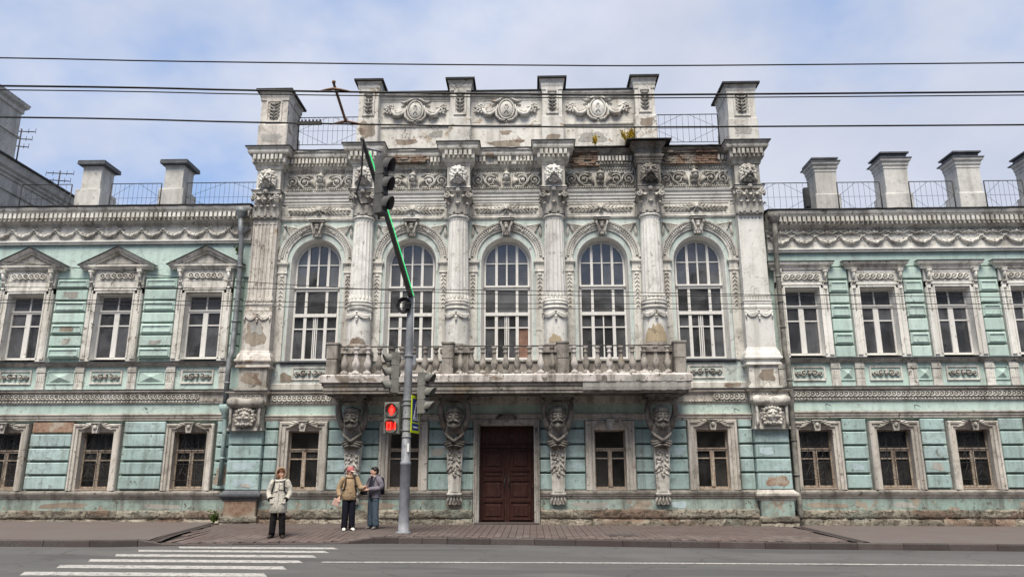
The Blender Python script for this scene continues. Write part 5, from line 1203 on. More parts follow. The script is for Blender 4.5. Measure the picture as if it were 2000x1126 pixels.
    # sill band, pedestal frieze, string course
    m = MB(); m.sweep(P, [(0, 5.12), (.04, 5.13), (.04, 5.16), (.08, 5.19), (.12, 5.21), (.12, 5.245), (0, 5.27)]); obj('sill_course', m, 'grimy_plaster', T)
    m = MB(); m.box(xa, xb, Y - .12 - .03, Y - .05, 5.247, 5.265); obj('sill_flashing', m, 'cap_metal', T)
    for x in winx:
        m = MB(); pw = .98 if side < 0 else .94; m.sweepxz([(x + pw / 2, 4.60), (x + pw / 2, 4.96), (x - pw / 2, 4.96), (x - pw / 2, 4.60)], [(0, Y + .05), (0, Y + .01), (.05, Y), (.06, Y + .05)], True); o = obj('relief_panel', m, 'white_plaster', T)
        obj('relief', deep(o_scrollpanel(pw * .95, .32), 1.8), 'grimy_plaster', o, (x, Y + .045, 4.78))
        for s in (-1, 1):
            px = x + s * (.88 if side < 0 else .84); m = MB(); m.box(px - .14, px + .14, Y - .03, Y + .05, 4.34, 5.12)
            for q in range(4): m.box(px - .115 + q * .066, px - .085 + q * .066, Y - .045, Y - .029, 4.62, 4.86)
            m.box(px - .16, px + .16, Y - .06, Y, 4.94, 4.98); m.box(px - .15, px + .15, Y - .05, Y, 5.0, 5.06); m.box(px - .155, px + .155, Y - .05, Y, 4.345, 4.40); obj('fluted_strip', m, 'white_plaster', T)
    for a, b in gaps:
        aa, bb = a + .12, b - .12
        if bb - aa < .3: continue
        zc_ = 4.76; m = MB(); m.sweepxz([(bb, 4.56), (bb, 4.98), (aa, 4.98), (aa, 4.56)], [(-.03, Y + .045), (-.03, Y + .02), (.0, Y + .01), (.02, Y + .045)], True)
        mx = (aa + bb) / 2; m.add([(aa + .05, Y + .045, 4.60), (bb - .05, Y + .045, 4.60), (bb - .05, Y + .045, 4.94), (aa + .05, Y + .045, 4.94), (mx, Y - .05, 4.77)], [(0, 1, 4), (1, 2, 4), (2, 3, 4), (3, 0, 4)]); obj('diamond_panel', m, 'teal_plaster', T)
    m = MB(); m.sweep(P, [(0, 3.90), (.03, 3.91), (.03, 3.95), (.05, 3.97), (.05, 4.0), (.05, 4.23), (.10, 4.25), (.16, 4.28), (.16, 4.315), (.10, 4.345), (0, 4.36)]); obj('string_course', m, 'street_trim', T); m = MB(); m.sweep(P, [(.06, 4.342), (.175, 4.318), (.175, 4.335), (.06, 4.365)]); obj('ledge_flashing', m, 'roof_metal', T)
    gx0, gx1 = (xa, xb) if side > 0 else (xa, xb - 1.25)
    obj('guilloche', o_rings(gx1 - gx0, .095, int((gx1 - gx0) / .15), .02), 'white_plaster', T, ((gx0 + gx1) / 2, Y - .055, 4.115), 'stuff')
    obj('bead_course', o_beads(gx1 - gx0, int((gx1 - gx0) / .1), .03), 'white_plaster', T, ((gx0 + gx1) / 2, Y - .03, 3.955), 'stuff')
    m = MB(); m.sweep(P, [(0, 3.36), (.03, 3.365), (.03, 3.42), (.06, 3.44), (.06, 3.50), (.10, 3.53), (.10, 3.565), (0, 3.58)]); obj('lintel_course', m, 'street_trim', T)
    # ground floor
    for i, x in enumerate(winx):
        w = casement(T, x, Y + .24, .53, GZ0, GZ1, 'old_wood', 2.33, 2.08, .065, False, True, .9)
        surround(w, -.53, .53, GZ0 - .06, GZ1 - .01, [(0, .34), (0, -.03), (.07, -.04), (.09, -.085), (.17, -.085), (.18, -.125), (.23, -.135), (.255, -.10), (.26, .13)], 'street_trim', y=Y)
        if i % 2:
            m = MB(); kk = 24; pts = [(lerp(-.48, .48, j / kk), Y + .45 + .03 * math.sin(j * 1.4)) for j in range(kk + 1)]; zt_ = 2.9 if i == 1 else 2.0; m.add([(a, b, 1.22) for a, b in pts] + [(a, b, zt_) for a, b in pts], [(j, j + 1, kk + 2 + j, kk + 1 + j) for j in range(kk)], True); obj('curtain', m, 'curtain', w)
        obj('key_ornament', o_smallkey(), 'grimy_plaster', w, (0, Y - .10, 3.15)); m = MB(); m.box(-.53, .53, Y - .04, Y + .25, GZ0 - .05, GZ0 - .01); obj('sill', m, 'old_wood', w)
    g2 = [(a + .80, b - .80) for a, b in zip(xs, xs[1:])] + ([(xs[-1] + .80, xb - .02)] if side < 0 else [(xa + .02, xs[0] - .80)])
    for a, b in g2:
        if b - a < .1: continue
        for r, (c, d) in enumerate([(1.20, 1.60), (1.66, 2.03), (2.09, 2.47), (2.53, 2.92), (2.97, 3.32)]):
            br = side < 0 and r == 4 and a < -13
            m = MB(); m.cham(a + .05, b - .05, Y - (.04 if not br else .0), Y + .13, c, d, .024, .004); obj('rustication_block', m, 'teal_rustic' if not br else 'exposed_brick', T)
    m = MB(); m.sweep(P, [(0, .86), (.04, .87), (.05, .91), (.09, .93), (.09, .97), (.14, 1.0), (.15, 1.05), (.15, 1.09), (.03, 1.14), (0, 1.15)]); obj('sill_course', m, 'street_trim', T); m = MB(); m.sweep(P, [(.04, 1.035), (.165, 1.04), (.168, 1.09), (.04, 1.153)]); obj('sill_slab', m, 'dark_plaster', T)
    m = MB(); m.cham(xa, xb, Y - .06, Y + .13, .53, .87, .012); obj('socle_band', m, 'teal_socle', T)
    plinth(xa, xb, Y - .12, .56, T, rough=.02)
    return T, roof
LW, lroof = wing(-1, 'pale green mansion wing with triangular pediments over its upper windows', [-10.22, -13.27, -16.32, -19.37], -8.79, -20.4, 0)
RW_, rroof = wing(1, 'pale green mansion wing with flat hoods over its upper windows', [9.78, 12.23, 14.68, 17.13, 19.58], 8.79, 21.2, 0)
for x0, x1 in ((-16.62, -15.88), (-13.37, -12.65)): chimney(LW, x0, x1, 2.75, 3.6, 11.55, 13.32, 13.6, 0)
for i, (x0, x1) in enumerate(((11.62, 12.42), (14.22, 15.10), (16.94, 17.80), (19.68, 20.55))): chimney(RW_, x0, x1, 2.75, 3.6, 11.05, 12.95 if i else 12.85, 13.5 if i else 13.3, 1)
for x0, x1, nb in ((-18.7, -16.75, 9), (-15.22, -13.27, 11), (-12.28, -9.0, 18)): railing(LW, x0, x1, 2.4, 11.28, 12.45, nb)
for x0, x1, nb in ((9.0, 11.2, 10), (12.25, 13.82, 8), (14.9, 16.5, 8), (17.65, 19.05, 8)): railing(RW_, x0, x1, 2.4, 11.05, 12.17, nb)
# metal box on a chimney side
m = MB(); m.cham(11.16, 11.36, 2.72, 2.95, 11.35, 12.12, .02); m.tube([(11.26, 2.8, 11.35), (11.26, 2.8, 11.05)], .03, 6); obj('vent_box', m, 'iron', RW_)
# downpipes: funnel at the eaves, offset bends, shoe above the pavement
def downpipe(parent, s, pts, rads, mat, zt):
    m = MB(); m.tube(pts, rads, 9)
    for k in range(len(pts) - 1):
        a, b = Vector(pts[k]), Vector(pts[k + 1]); L = (b - a).length
        if L > 1:
            for q in range(1, int(L / 1.1) + 1): c = a + (b - a) * (q / (int(L / 1.1) + 1)); m.tube([tuple(c - (b - a).normalized() * .03), tuple(c + (b - a).normalized() * .03)], rads * 1.18, 9)
    p = obj('downpipe', m, mat, parent)
    m = MB(); x, y, _ = pts[0]; m.lathe(x, y, [(.07, zt - .12), (.09, zt - .05), (.19, zt + .12), (.20, zt + .28), (.18, zt + .28), (.17, zt + .13)], 12); obj('pipe_funnel', m, mat, p)
downpipe(LW, -1, [(-9.02, -.20, 10.1), (-9.02, -.10, 9.6), (-9.0, -.02, 9.3), (-9.0, .08, 7.6), (-9.03, .08, 5.55), (-9.06, -.02, 5.3), (-9.06, -.02, 3.75)], .085, 'pipe_metal', 10.15)
downpipe(LW, -1, [(-9.04, -.02, 3.6), (-9.04, .02, 3.4), (-9.04, .10, 3.0), (-9.06, .10, 1.3)], .07, 'teal_rustic', 3.55)
downpipe(RW_, 1, [(8.96, -.12, 9.75), (8.96, -.06, 9.2), (8.98, .06, 8.8), (8.98, .06, 5.4), (9.02, .0, 5.15), (9.02, -.02, 3.9), (9.0, .02, 3.7), (8.98, .02, .55), (8.98, -.10, .32)], .085, 'old_pipe', 9.8)
# ---------------------------------------------------------------- neighbouring house at the far left
NB_ = thing('neighbour_house', 'tall grey house behind the wing with a plain side wall and heavy cornice', 'building')
m = MB(); m.box(-34, -19.5, .45, 6.5, -.3, 13.4); obj('wall', m, 'grey_render', NB_)
m = MB(); m.sweep([(-34, .45), (-19.5, .45), (-19.5, 6.5), (-34, 6.5)], [(0, 12.3), (.06, 12.32), (.06, 12.42), (.02, 12.44), (.02, 12.8), (.08, 12.84), (.08, 12.92), (.16, 12.98), (.16, 13.06), (.26, 13.14), (.30, 13.3), (.34, 13.42), (0, 13.45)]); obj('cornice', m, 'grey_render', NB_)
obj('dentil_row', MB().merge(o_dentils(5.6, 22, .18, .10), (-19.58, 3.4, 12.62), rot=PI / 2), 'grey_render', NB_, kind='stuff')
m = MB(); m.sweep([(-34, .45), (-19.5, .45), (-19.5, 6.5), (-34, 6.5)], [(.40, 13.42), (.40, 13.5), (-2.5, 14.4)]); obj('roof', m, 'roof_metal', NB_)
m = MB(); m.box(-24, -19.35, .5, 2.6, 13.4, 15.75); m.sweep([(-24, .5), (-19.35, .5), (-19.35, 2.6), (-24, 2.6)], [(0, 15.5), (.06, 15.55), (.06, 15.7), (.16, 15.8), (.2, 15.95), (0, 16.0)]); m.sweep([(-24, .5), (-19.35, .5), (-19.35, 2.6), (-24, 2.6)], [(0, 14.5), (.05, 14.53), (.05, 14.58), (0, 14.62)]); obj('attic_storey', m, 'grey_render', NB_)
def antenna(x, y, z, h, arms, label):
    a = thing('roof_antenna', label, 'antenna', (x, y, z), 0, 'roof antennas'); m = MB(); m.tube([(0, 0, 0), (0, 0, h)], .03, 6); obj('mast', m, 'iron', a)
    for k in range(arms):
        m = MB(); zz = h - .12 - k * .34; L = .62 - .1 * k; m.tube([(-L, .1 * L, zz + .06), (L, -.1 * L, zz - .06)], .022, 5)
        for q in range(5): u = -L + q * L / 2; m.tube([(u, 0, zz - .1), (u, 0, zz + .12)], .013, 4)
        obj('crossbar', m, 'iron', a)
antenna(-20.6, 4.4, 13.8, 2.0, 3, 'dark roof antenna with three crossbars beside the higher end of the sloping eave')
antenna(-19.9, 6.2, 13.5, 1.15, 2, 'dark roof antenna with two crossbars nearest the chimney')
# ---------------------------------------------------------------- traffic light pole with cantilever arm
PX, PY = -2.56, -3.72; PZ = sz(PX, PY)
pole = thing('traffic_light_pole', 'tall grey pole with arm over the road edged by a green light strip', 'pole', (PX, PY, PZ))
m = MB(); m.lathe(0, 0, [(.20, 0), (.20, .03), (.145, .04), (.138, .3), (.134, 1.72), (.144, 1.73), (.144, 1.80), (.122, 1.81), (.114, 3.6), (.104, 5.0), (.09, 6.42), (0, 6.44)], 20); obj('shaft', m, 'pole_grey', pole)
for z in (2.45, 2.62, 2.95, 3.3, 3.42, 4.62): m = MB(); m.lathe(0, 0, [(.11, z - .02), (.134, z - .018), (.134, z + .018), (.11, z + .02)], 18); obj('clamp', m, 'pole_grey', pole)
m = MB(); m.box(.10, .19, -.03, .03, 4.38, 4.66); obj('junction_box', m, 'pole_grey', pole)
for z in (2.2, 2.5, 3.1): m = MB(); m.ell((-.02, -.122, z), (.012, .008, .012), 6, 4); obj('bolt', m, 'iron', pole)
AB, AT = Vector((0, 0, 6.30)), Vector((-.20, -5.75, 8.40))
m = MB(); m.tube([tuple(AB), tuple(AB.lerp(AT, .5) + Vector((0, 0, .05))), tuple(AT)], [.075, .06, .045], 10); arm = obj('arm', m, 'signal_dark', pole)
m = MB(); off = Vector((.085, 0, .02)); m.tube([tuple(AB + off), tuple(AB.lerp(AT, .5) + off * .9 + Vector((0, 0, .05))), tuple(AB.lerp(AT, .93) + off * .8)], .011, 6); obj('light_strip', m, 'green_led', pole); m = MB(); m.tube([(.105, -.06, 6.25), (.118, -.07, 4.7)], .009, 6); obj('strip_conduit', m, 'sign_white', pole)
m = MB()
for k in range(5): r = .13 + .018 * k; m.tube([(-.16 + r * math.cos(a), -.12 - .012 * k, 6.02 + r * 1.15 * math.sin(a)) for a in [2 * PI * q / 16 for q in range(17)]], .013, 5, caps=False)
m.box(-.14, .02, -.2, -.05, 5.92, 6.12); obj('cable_coil', m, 'black_plastic', pole)
m = MB(); m.tube([tuple(AT), tuple(AT + Vector((.02, .05, -.35))), tuple(AT + Vector((.01, .08, -.8))), tuple(AT + Vector((-.08, .10, -1.2))), tuple(AT + Vector((0, .15, -1.42))), tuple(AT + Vector((.16, .2, -1.40)))], .02, 5); obj('hanging_cable', m, 'black_plastic', pole)
m = MB(); m.box(.05, .10, -.130, -.1275, 2.06, 2.28); obj('paper_notice', m, 'paper', pole)
def signal_head(loc, rz, label, mat, group='vehicle signal heads', sc=1.):
    """three aspects facing local -y, hoods over the lenses"""
    t = thing('vehicle_signal', label, 'traffic light', loc, rz, group); t.scale = sc if isinstance(sc, tuple) else (sc, sc, sc)
    m = MB()
    for k in range(3):
        z = k * .37; m.cham(-.155, .155, -.10, .12, z + .005, z + .365, .025)
        vs = []; n = 14
        for r, y in ((.14, .12), (.125, .155), (.08, .175), (0, .18)): vs += [(r * math.cos(2 * PI * i / n), y, z + .185 + r * math.sin(2 * PI * i / n)) for i in range(n)]
        m.add(vs, [(a * n + i, a * n + (i + 1) % n, (a + 1) * n + (i + 1) % n, (a + 1) * n + i) for a in range(3) for i in range(n)], True)
    m.tube([(0, .05, -.08), (0, .05, 1.22)], .03, 6); obj('housing', m, mat, t)
    for k in range(3):
        z = k * .37 + .185; m = MB(); n = 16; vs = []
        for i in range(n + 1):
            a = -PI * .12 + PI * 1.24 * i / n; c, s = math.cos(a), math.sin(a); ext = .08 + .16 * max(0, s * .5 + .5); vs += [(.142 * c, -.09, z + .142 * s), (.148 * c, -.09 - ext, z + .148 * s - .02), (.156 * c, -.09 - ext, z + .156 * s - .02), (.156 * c, -.09, z + .156 * s)]
        m.add(vs, [(i * 4 + j, i * 4 + 4 + j, i * 4 + 5 + j, i * 4 + 1 + j) for i in range(n) for j in range(3)], True); obj('hood', m, mat, t)
        m = MB(); vs = [(0, -.125, z)] + [(.135 * math.cos(2 * PI * i / 16), -.103, z + .135 * math.sin(2 * PI * i / 16)) for i in range(16)]; m.add(vs, [(0, 1 + i, 1 + (i + 1) % 16) for i in range(16)], True); obj('lens', m, 'black_plastic', t)
    return t
B = 3.18
h = signal_head((PX - .40, PY + .0, PZ + 3.62), -PI / 2 + .35, 'grey three-lamp signal with hoods pointing left beside the pole', 'signal_grey')
h = signal_head((PX + .44, PY - .02, PZ + 3.06), PI / 2 - .3, 'grey three-lamp signal with hoods pointing right beside the pole', 'signal_grey')
HB = Vector((PX, PY, PZ)) + AB.lerp(AT, .955)
h = signal_head((HB.x + .42, HB.y - .05, HB.z - 1.55), PI / 2 - .35, 'dark three-lamp signal hanging from the end of the long arm', 'signal_dark', sc=(.86, .86, 1.17))
for a, b, r in (((-.40, 0, 3.75), (0, 0, 3.75), .022), ((-.40, 0, 4.55), (0, 0, 4.55), .022), ((0, 0, 3.2), (.44, -.02, 3.2), .022), ((0, 0, 4.05), (.44, -.02, 4.05), .022), ((-.3, -.03, 2.62), (0, 0, 2.62), .02), ((-.3, -.03, 3.28), (0, 0, 3.28), .02), (tuple(AB.lerp(AT, .955)), tuple(AB.lerp(AT, .955) + Vector((.38, -.05, -.12))), .03)):
    m = MB(); m.tube([a, b], r, 6); obj('bracket', m, 'pole_grey', pole)
# pedestrian signal, red figure and red countdown
ps = thing('pedestrian_signal', 'pedestrian light glowing red with standing figure above a red countdown', 'traffic light', (PX - .37, PY - .16, PZ + 2.52), -.08)
m = MB()
for k in range(2): m.cham(-.21, .21, -.08, .10, k * .42, k * .42 + .415, .02)
obj('housing', m, 'signal_grey', ps)
def disc(r, y, cx, cz, mat, name, par, n=22):
    m = MB(); m.add([(cx, y, cz)] + [(cx + r * math.cos(2 * PI * i / n), y + .008, cz + r * math.sin(2 * PI * i / n)) for i in range(n)], [(0, 1 + i, 1 + (i + 1) % n) for i in range(n)]); return obj(name, m, mat, par)
for k in range(2):
    z = k * .42 + .208; m = MB(); m.arch(0, z, [(.165, -.079), (.165, -.13), (.18, -.13), (.18, -.079)], 0, 2 * PI, 24); m.arch(0, z, [(.165, -.12), (.165, -.22), (.178, -.22), (.178, -.12)], PI * .1, PI * .9, 14); obj('visor', m, 'signal_grey', ps)
    disc(.163, -.085, 0, z, 'red_lens', 'lens', ps)
m = MB(); z = .628; m.ell((0, -.095, z + .10), (.028, .008, .03), 10, 5); m.prism([(-.05, z + .065), (.05, z + .065), (.062, z - .03), (.04, z - .03), (.034, z - .13), (.006, z - .13), (.0, z - .06), (-.006, z - .13), (-.034, z - .13), (-.04, z - .03), (-.062, z - .03)], -.100, -.094); obj('standing_figure', m, 'red_led', ps)
m = MB(); z = .208
def segd(cx, on):
    W_, H_ = .045, .085; t = .014
    S = {'a': (-W_, W_, H_ - t, H_ + t), 'd': (-W_, W_, -H_ - t, -H_ + t), 'g': (-W_, W_, -t, t), 'f': (-W_ - t, -W_ + t, 0, H_ + t), 'b': (W_ - t, W_ + t, 0, H_ + t), 'e': (-W_ - t, -W_ + t, -H_ - t, 0), 'c': (W_ - t, W_ + t, -H_ - t, 0)}
    for q in on: a, b, c, d = S[q]; m.box(cx + a, cx + b, -.1 - (.001 if q in 'adg' else 0), -.094, z + c, z + d)
segd(-.062, 'abcdef'); obj('countdown_digit', m, 'red_led', ps); m = MB(); segd(.062, 'bc'); obj('countdown_digit', m, 'red_led', ps)
# pedestrian crossing sign seen nearly edge-on
sg = thing('crossing_sign', 'blue and white pedestrian crossing sign with yellow border seen almost edge on', 'sign', (PX + .235, PY - .02, PZ + 2.55), PI / 2 - .15)
m = MB(); m.box(-.36, .36, .0, .02, 0, .98); obj('board', m, 'sign_yellow', sg)
m = MB(); m.box(-.29, .29, -.004, -.0005, .07, .25); m.box(-.29, .29, -.004, -.0005, .29, .90); obj('blue_field', m, 'sign_blue', sg)
m = MB(); m.prism([(-.25, .33), (.25, .33), (0, .84)], -.008, -.0045); m.box(-.2, .2, -.008, -.0045, .13, .17); obj('white_triangle', m, 'sign_white', sg)
m = MB(); m.ell((.0, -.010, .68), (.03, .003, .03), 8, 4); m.prism([(-.03, .65), (.03, .64), (.06, .56), (.02, .55), (.09, .40), (.06, .38), (.0, .49), (-.08, .38), (-.11, .40), (-.03, .54)], -.012, -.0085)
for q in range(4): m.prism([(-.2 + q * .1, .35), (-.15 + q * .1, .35), (-.14 + q * .1, .375), (-.19 + q * .1, .375)], -.012, -.0085)
obj('walking_figure', m, 'sign_blue', sg)
for z in (.25, .75): m = MB(); m.tube([(0, .01, z), (.0, .20, z)], .018, 6); obj('bracket', m, 'pole_grey', sg)
# ---------------------------------------------------------------- overhead wires
def wire(label, pts, r, n=40, group='overhead wires'):
    P = [Vector(p) for p in pts]; out_ = []
    for i in range(len(P) - 1):
        for k in range(n // (len(P) - 1)):
            t = k / (n // (len(P) - 1)); p0 = P[max(i - 1, 0)]; p1 = P[i]; p2 = P[i + 1]; p3 = P[min(i + 2, len(P) - 1)]
            out_.append(tuple(.5 * ((2 * p1) + (p2 - p0) * t + (2 * p0 - 5 * p1 + 4 * p2 - p3) * t * t + (3 * p1 - p0 - 3 * p2 + p3) * t ** 3)))
    out_.append(tuple(P[-1])); m = MB(); m.tube(out_, r, 5); return tag(obj('overhead_wire', m, 'black_plastic'), label, 'wire', group)
wire('thin black wire highest across the sky', [(-40.79, -18.6, 6), (-15.79, -17.4, 6), (-5.99, -17.0, 6), (-2.99, -16.82, 6), (0.61, -16.64, 6), (4.21, -16.55, 6), (19.21, -16.4, 6), (44.21, -16.3, 6)], .008)
wire('thick black wire under the highest wire, carrying the upper end of the spreader', [(-40.79, -17.9, 6), (-15.79, -16.85, 6), (-5.29, -16.36, 6), (-2.39, -16.17, 6), (0.59, -16.0, 6), (3.61, -15.91, 6), (19.21, -15.75, 6), (44.21, -15.6, 6)], .0125)
wire('thin black wire just below the thick wire with the spreader', [(-40.79, -17.8, 6), (-15.79, -16.75, 6), (-5.37, -16.27, 6), (-2.43, -16.08, 6), (0.59, -15.92, 6), (3.64, -15.83, 6), (19.21, -15.66, 6), (44.21, -15.5, 6)], .0075)
wire('black wire passing in front of the attic, carrying the lower end of the spreader', [(-40.79, -17.2, 6), (-15.79, -16.1, 6), (-5.84, -15.6, 6), (-2.69, -15.36, 6), (0.57, -15.15, 6), (3.88, -15.05, 6), (19.21, -14.85, 6), (44.21, -14.7, 6)], .0115)
wire('thin sagging wire slanting across the arched windows from upper left', [(-22.79, -13.2, 6.3), (-10.34, -9.2, 6), (-6.16, -7.43, 6), (-0.31, -5.91, 6), (6.79, -5.5, 6), (12.97, -5.78, 6), (23.21, -6.2, 6)], .009)
wire('thin wire crossing the windows, topmost of the level ones', [(-22.79, -7.6, 6), (-11.79, -7.0, 6), (-6.45, -6.7, 6), (-0.28, -6.33, 6), (6.75, -5.61, 6), (13.41, -5.1, 6), (23.21, -4.4, 6)], .009)
wire('thin wire crossing the windows, second lowest of the level ones', [(-22.79, -6.2, 6), (-12.79, -5.71, 6), (-6.98, -5.34, 6), (-0.38, -4.85, 6), (13.89, -4.32, 6), (23.21, -4, 6)], .009)
wire('thin wire crossing the windows, lowest of all', [(-22.79, -6.0, 6), (-11.75, -5.26, 6), (-7.2, -4.79, 6), (-0.41, -4.24, 6), (14.26, -3.73, 6), (23.21, -3.4, 6)], .010)
sp = thing('wire_spreader', 'dark insulator bar joining two overhead wires beside the attic', 'insulator', (0, 0, 6))
P0, P1 = Vector((-1.50, -16.12, .10)), Vector((-1.56, -15.285, .04))
m = MB(); m.tube([tuple(P0), tuple(P1)], [.016, .016], 8); m.tube([tuple(P0.lerp(P1, .1)), tuple(P0.lerp(P1, .9))], .018, 8); obj('bar', m, 'rust_metal', sp)
for p in (P0, P1):
    m = MB(); m.tube([(p.x - .2, p.y, -.005), (p.x - .09, p.y, .02), (p.x, p.y, .035), (p.x + .09, p.y, .02), (p.x + .2, p.y, -.005)], [.008, .014, .018, .014, .008], 7); m.ell((p.x, p.y, p.z + .02), .024, 8, 6); obj('clamp', m, 'rust_metal', sp)
si = thing('section_insulator', 'small ribbed insulator on the lower overhead wire left of the spreader', 'insulator', (-2.02, -15.315, 6.0))
m = MB(); m.box(-.16, .16, -.018, .018, -.02, .02); obj('body', m, 'iron', si)
for k in range(7):
    m = MB(); m.tube([(-.14 + k * .047, 0, .02), (-.14 + k * .047, 0, .05)], .012, 6); obj('rib', m, 'iron', si)
# yellowing weeds growing on the ledge
simple('weed_leaf', (.50, .37, .05), .8, 0, .5, 20); simple('weed_green', (.10, .15, .03), .8, 0, .5, 20)
def weed(loc, h, n, spread, label, mat, seed):
    random.seed(seed); t = thing('ledge_weed', label, 'plant', loc, 0, 'weeds on the building'); m = MB(); st = MB()
    for k in range(n):
        a = random.uniform(0, 2 * PI); L = h * random.uniform(.5, 1); d = Vector((math.cos(a) * spread, math.sin(a) * spread * .4, 1)).normalized(); tip = d * L; st.tube([(0, 0, 0), tuple(tip * .5), tuple(tip)], [.008, .006, .003], 4)
        for q in range(14):
            u = random.uniform(.25, 1); p = tip * u; b = Vector((random.uniform(-1, 1), random.uniform(-1, .4), random.uniform(-.3, .8))).normalized() * random.uniform(.06, .12); w_ = b.cross(Vector((random.random(), random.random(), random.random()))).normalized() * .025
            m.add([tuple(p), tuple(p + b * .5 + w_), tuple(p + b), tuple(p + b * .5 - w_)], [(0, 1, 2, 3)])
    obj('leaves', m, mat, t); obj('stems', st, 'weed_green', t)
weed((4.22, -.28, 12.52), .80, 26, .55, 'yellowing bushy weed growing on the cornice beside the attic pier', 'weed_leaf', 3)
weed((3.05, -.26, 12.55), .42, 5, .25, 'small yellow sprig growing alone on the cornice', 'weed_leaf', 5)
weed((-9.0, -.25, .2), .40, 12, .6, 'green weed clump at the foot of the mansion by the left downpipe', 'weed_green', 6)
weed((-9.12, .1, 8.85), .34, 8, .5, 'mossy tuft growing behind the downpipe at the pediment corner', 'weed_green', 8)
# ---------------------------------------------------------------- local damage: bare patches, cement repairs, repainted spots
plaster('bare_render', (.36, .31, .25), (.27, .225, .18), (.13, .11, .09), .7, (.24, .18, .14), .58)
plaster('pale_blue_paint', (.40, .50, .54), (.45, .55, .575), (.24, .30, .31), .5, (.36, .47, .44), .62)
plaster('cement_repair', (.40, .39, .36), (.34, .335, .31), (.17, .16, .14), .6, (.30, .29, .25), .64)
def patch(parent, x0, x1, z0, z1, y, mat, seed, n=26, name='bare_patch', rag=.35):
    random.seed(seed); cx, cz = (x0 + x1) / 2, (z0 + z1) / 2; poly = []; ph = [random.uniform(0, 6.28) for _ in range(5)]
    for i in range(n):
        a = 2 * PI * i / n; r = 1 - rag * .5 + rag * .5 * (math.sin(2 * a + ph[0]) * .5 + math.sin(3 * a + ph[1]) * .5 + math.sin(5 * a + ph[2]) * .4 + random.uniform(-.35, .35))
        sq = max(abs(math.cos(a)), abs(math.sin(a))) ** .75; poly.append((cx + (x1 - x0) / 2 * math.cos(a) / sq * r, cz + (z1 - z0) / 2 * math.sin(a) / sq * r))
    m = MB(); m.prism(poly, y - .005, y + .02); return obj(name, m, mat, parent)
for a in [(-.62, .62, 12.62, 12.93, -.06, 'bare_render', 1), (-.25, .2, 13.1, 13.28, -.06, 'bare_render', 2), (2.5, 3.5, 12.72, 13.2, -.06, 'cement_repair', 3), (-3.9, -3.1, 12.75, 13.0, -.06, 'bare_render', 4), (-2.7, -2.2, 13.0, 13.3, -.06, 'cement_repair', 14),
          (1.32, 1.92, 12.55, 12.95, -.44, 'bare_render', 5), (4.55, 5.1, 13.15, 13.5, -.44, 'bare_render', 6), (-5.1, -4.5, 12.8, 13.55, -.44, 'bare_render', 7), (-8.5, -7.75, 12.75, 13.1, -.44, 'cement_repair', 8), (7.75, 8.4, 12.8, 13.2, -.44, 'cement_repair', 9),
          (-8.52, -7.75, 5.62, 6.45, -.40, 'bare_render', 10), (-8.35, -7.9, 6.0, 6.6, -.407, 'cement_repair', 11), (-8.5, -7.8, 4.38, 4.85, -.42, 'bare_render', 12), (7.95, 8.45, 4.42, 4.88, -.42, 'bare_render', 13),
          (-8.65, -7.85, 1.76, 2.03, -.20, 'pale_blue_paint', 15), (-8.6, -7.8, 1.24, 1.52, -.20, 'pale_blue_paint', 16), (-8.3, -7.95, 1.25, 1.38, -.206, 'cement_repair', 17), (7.95, 8.7, 1.24, 1.6, -.20, 'exposed_brick', 18), (7.78, 8.3, 2.2, 2.45, -.20, 'pale_blue_paint', 19),
          (-5.3, -4.95, 1.78, 2.0, -.03, 'pale_blue_paint', 20), (2.0, 2.4, 1.78, 2.02, -.03, 'pale_blue_paint', 21), (5.2, 5.62, 2.2, 2.48, -.03, 'pale_blue_paint', 22), (-2.4, -1.9, 2.2, 2.46, -.03, 'cement_repair', 23), (5.0, 5.6, .62, .83, -.075, 'pale_blue_paint', 24), (2.0, 3.2, .60, .82, -.075, 'cement_repair', 25), (-4.6, -3.3, .6, .8, -.075, 'bare_render', 26),
          (-1.9, -1.3, .58, .84, -.075, 'bare_render', 27), (6.9, 7.5, 4.3, 4.46, -.04, 'bare_render', 28), (-7.4, -6.95, 4.5, 4.85, .0, 'bare_render', 29)]:
    patch(mansion, *a)
def col_patch(cx, a0, a1, z0, z1, mat, seed):
    """bare render on a column drum: a ragged shell hugging the shaft"""
    random.seed(seed); m = MB(); n = 18; vs = []
    for i in range(n + 1):
        a = lerp(a0, a1, i / n); e = math.sin(PI * i / n) ** .5; zt = lerp(z0, z1, e * random.uniform(.72, 1)); vs += [(cx + .381 * math.sin(a), -.22 - .381 * math.cos(a), q) for q in (z0, lerp(z0, zt, .5), zt)]
    m.add(vs, [(i * 3 + j, i * 3 + 3 + j, i * 3 + 4 + j, i * 3 + 1 + j) for i in range(n) for j in range(2)], True); obj('bare_patch', m, mat, mansion)
plaster('ochre_bare', (.50, .41, .27), (.43, .35, .24), (.25, .20, .14), .5, (.36, .29, .2), .62)
col_patch(4.8, -1.2, 1.1, 5.70, 6.35, 'ochre_bare', 3); col_patch(1.6, -.7, .5, 5.70, 6.0, 'ochre_bare', 4); col_patch(-4.8, -.6, .9, 5.70, 5.92, 'bare_render', 5)
for x0, x1, z0, z1, mt, sd_ in [(-.5, -.05, 4.40, 4.52, 'bare_render', 41), (1.1, 1.3, 4.38, 4.5, 'dark_plaster', 42), (3.6, 4.3, 4.38, 4.55, 'cement_repair', 43), (-4.2, -3.9, 4.38, 4.5, 'bare_render', 44), (2.9, 3.1, 4.35, 4.56, 'dark_plaster', 45), (4.6, 5.5, 4.37, 4.55, 'cement_repair', 46), (-2.6, -2.2, 4.4, 4.53, 'cement_repair', 47)]: patch(balc, x0, x1, z0, z1, -1.415, mt, sd_)
random.seed(5); m = MB(); vs = []; N = 34
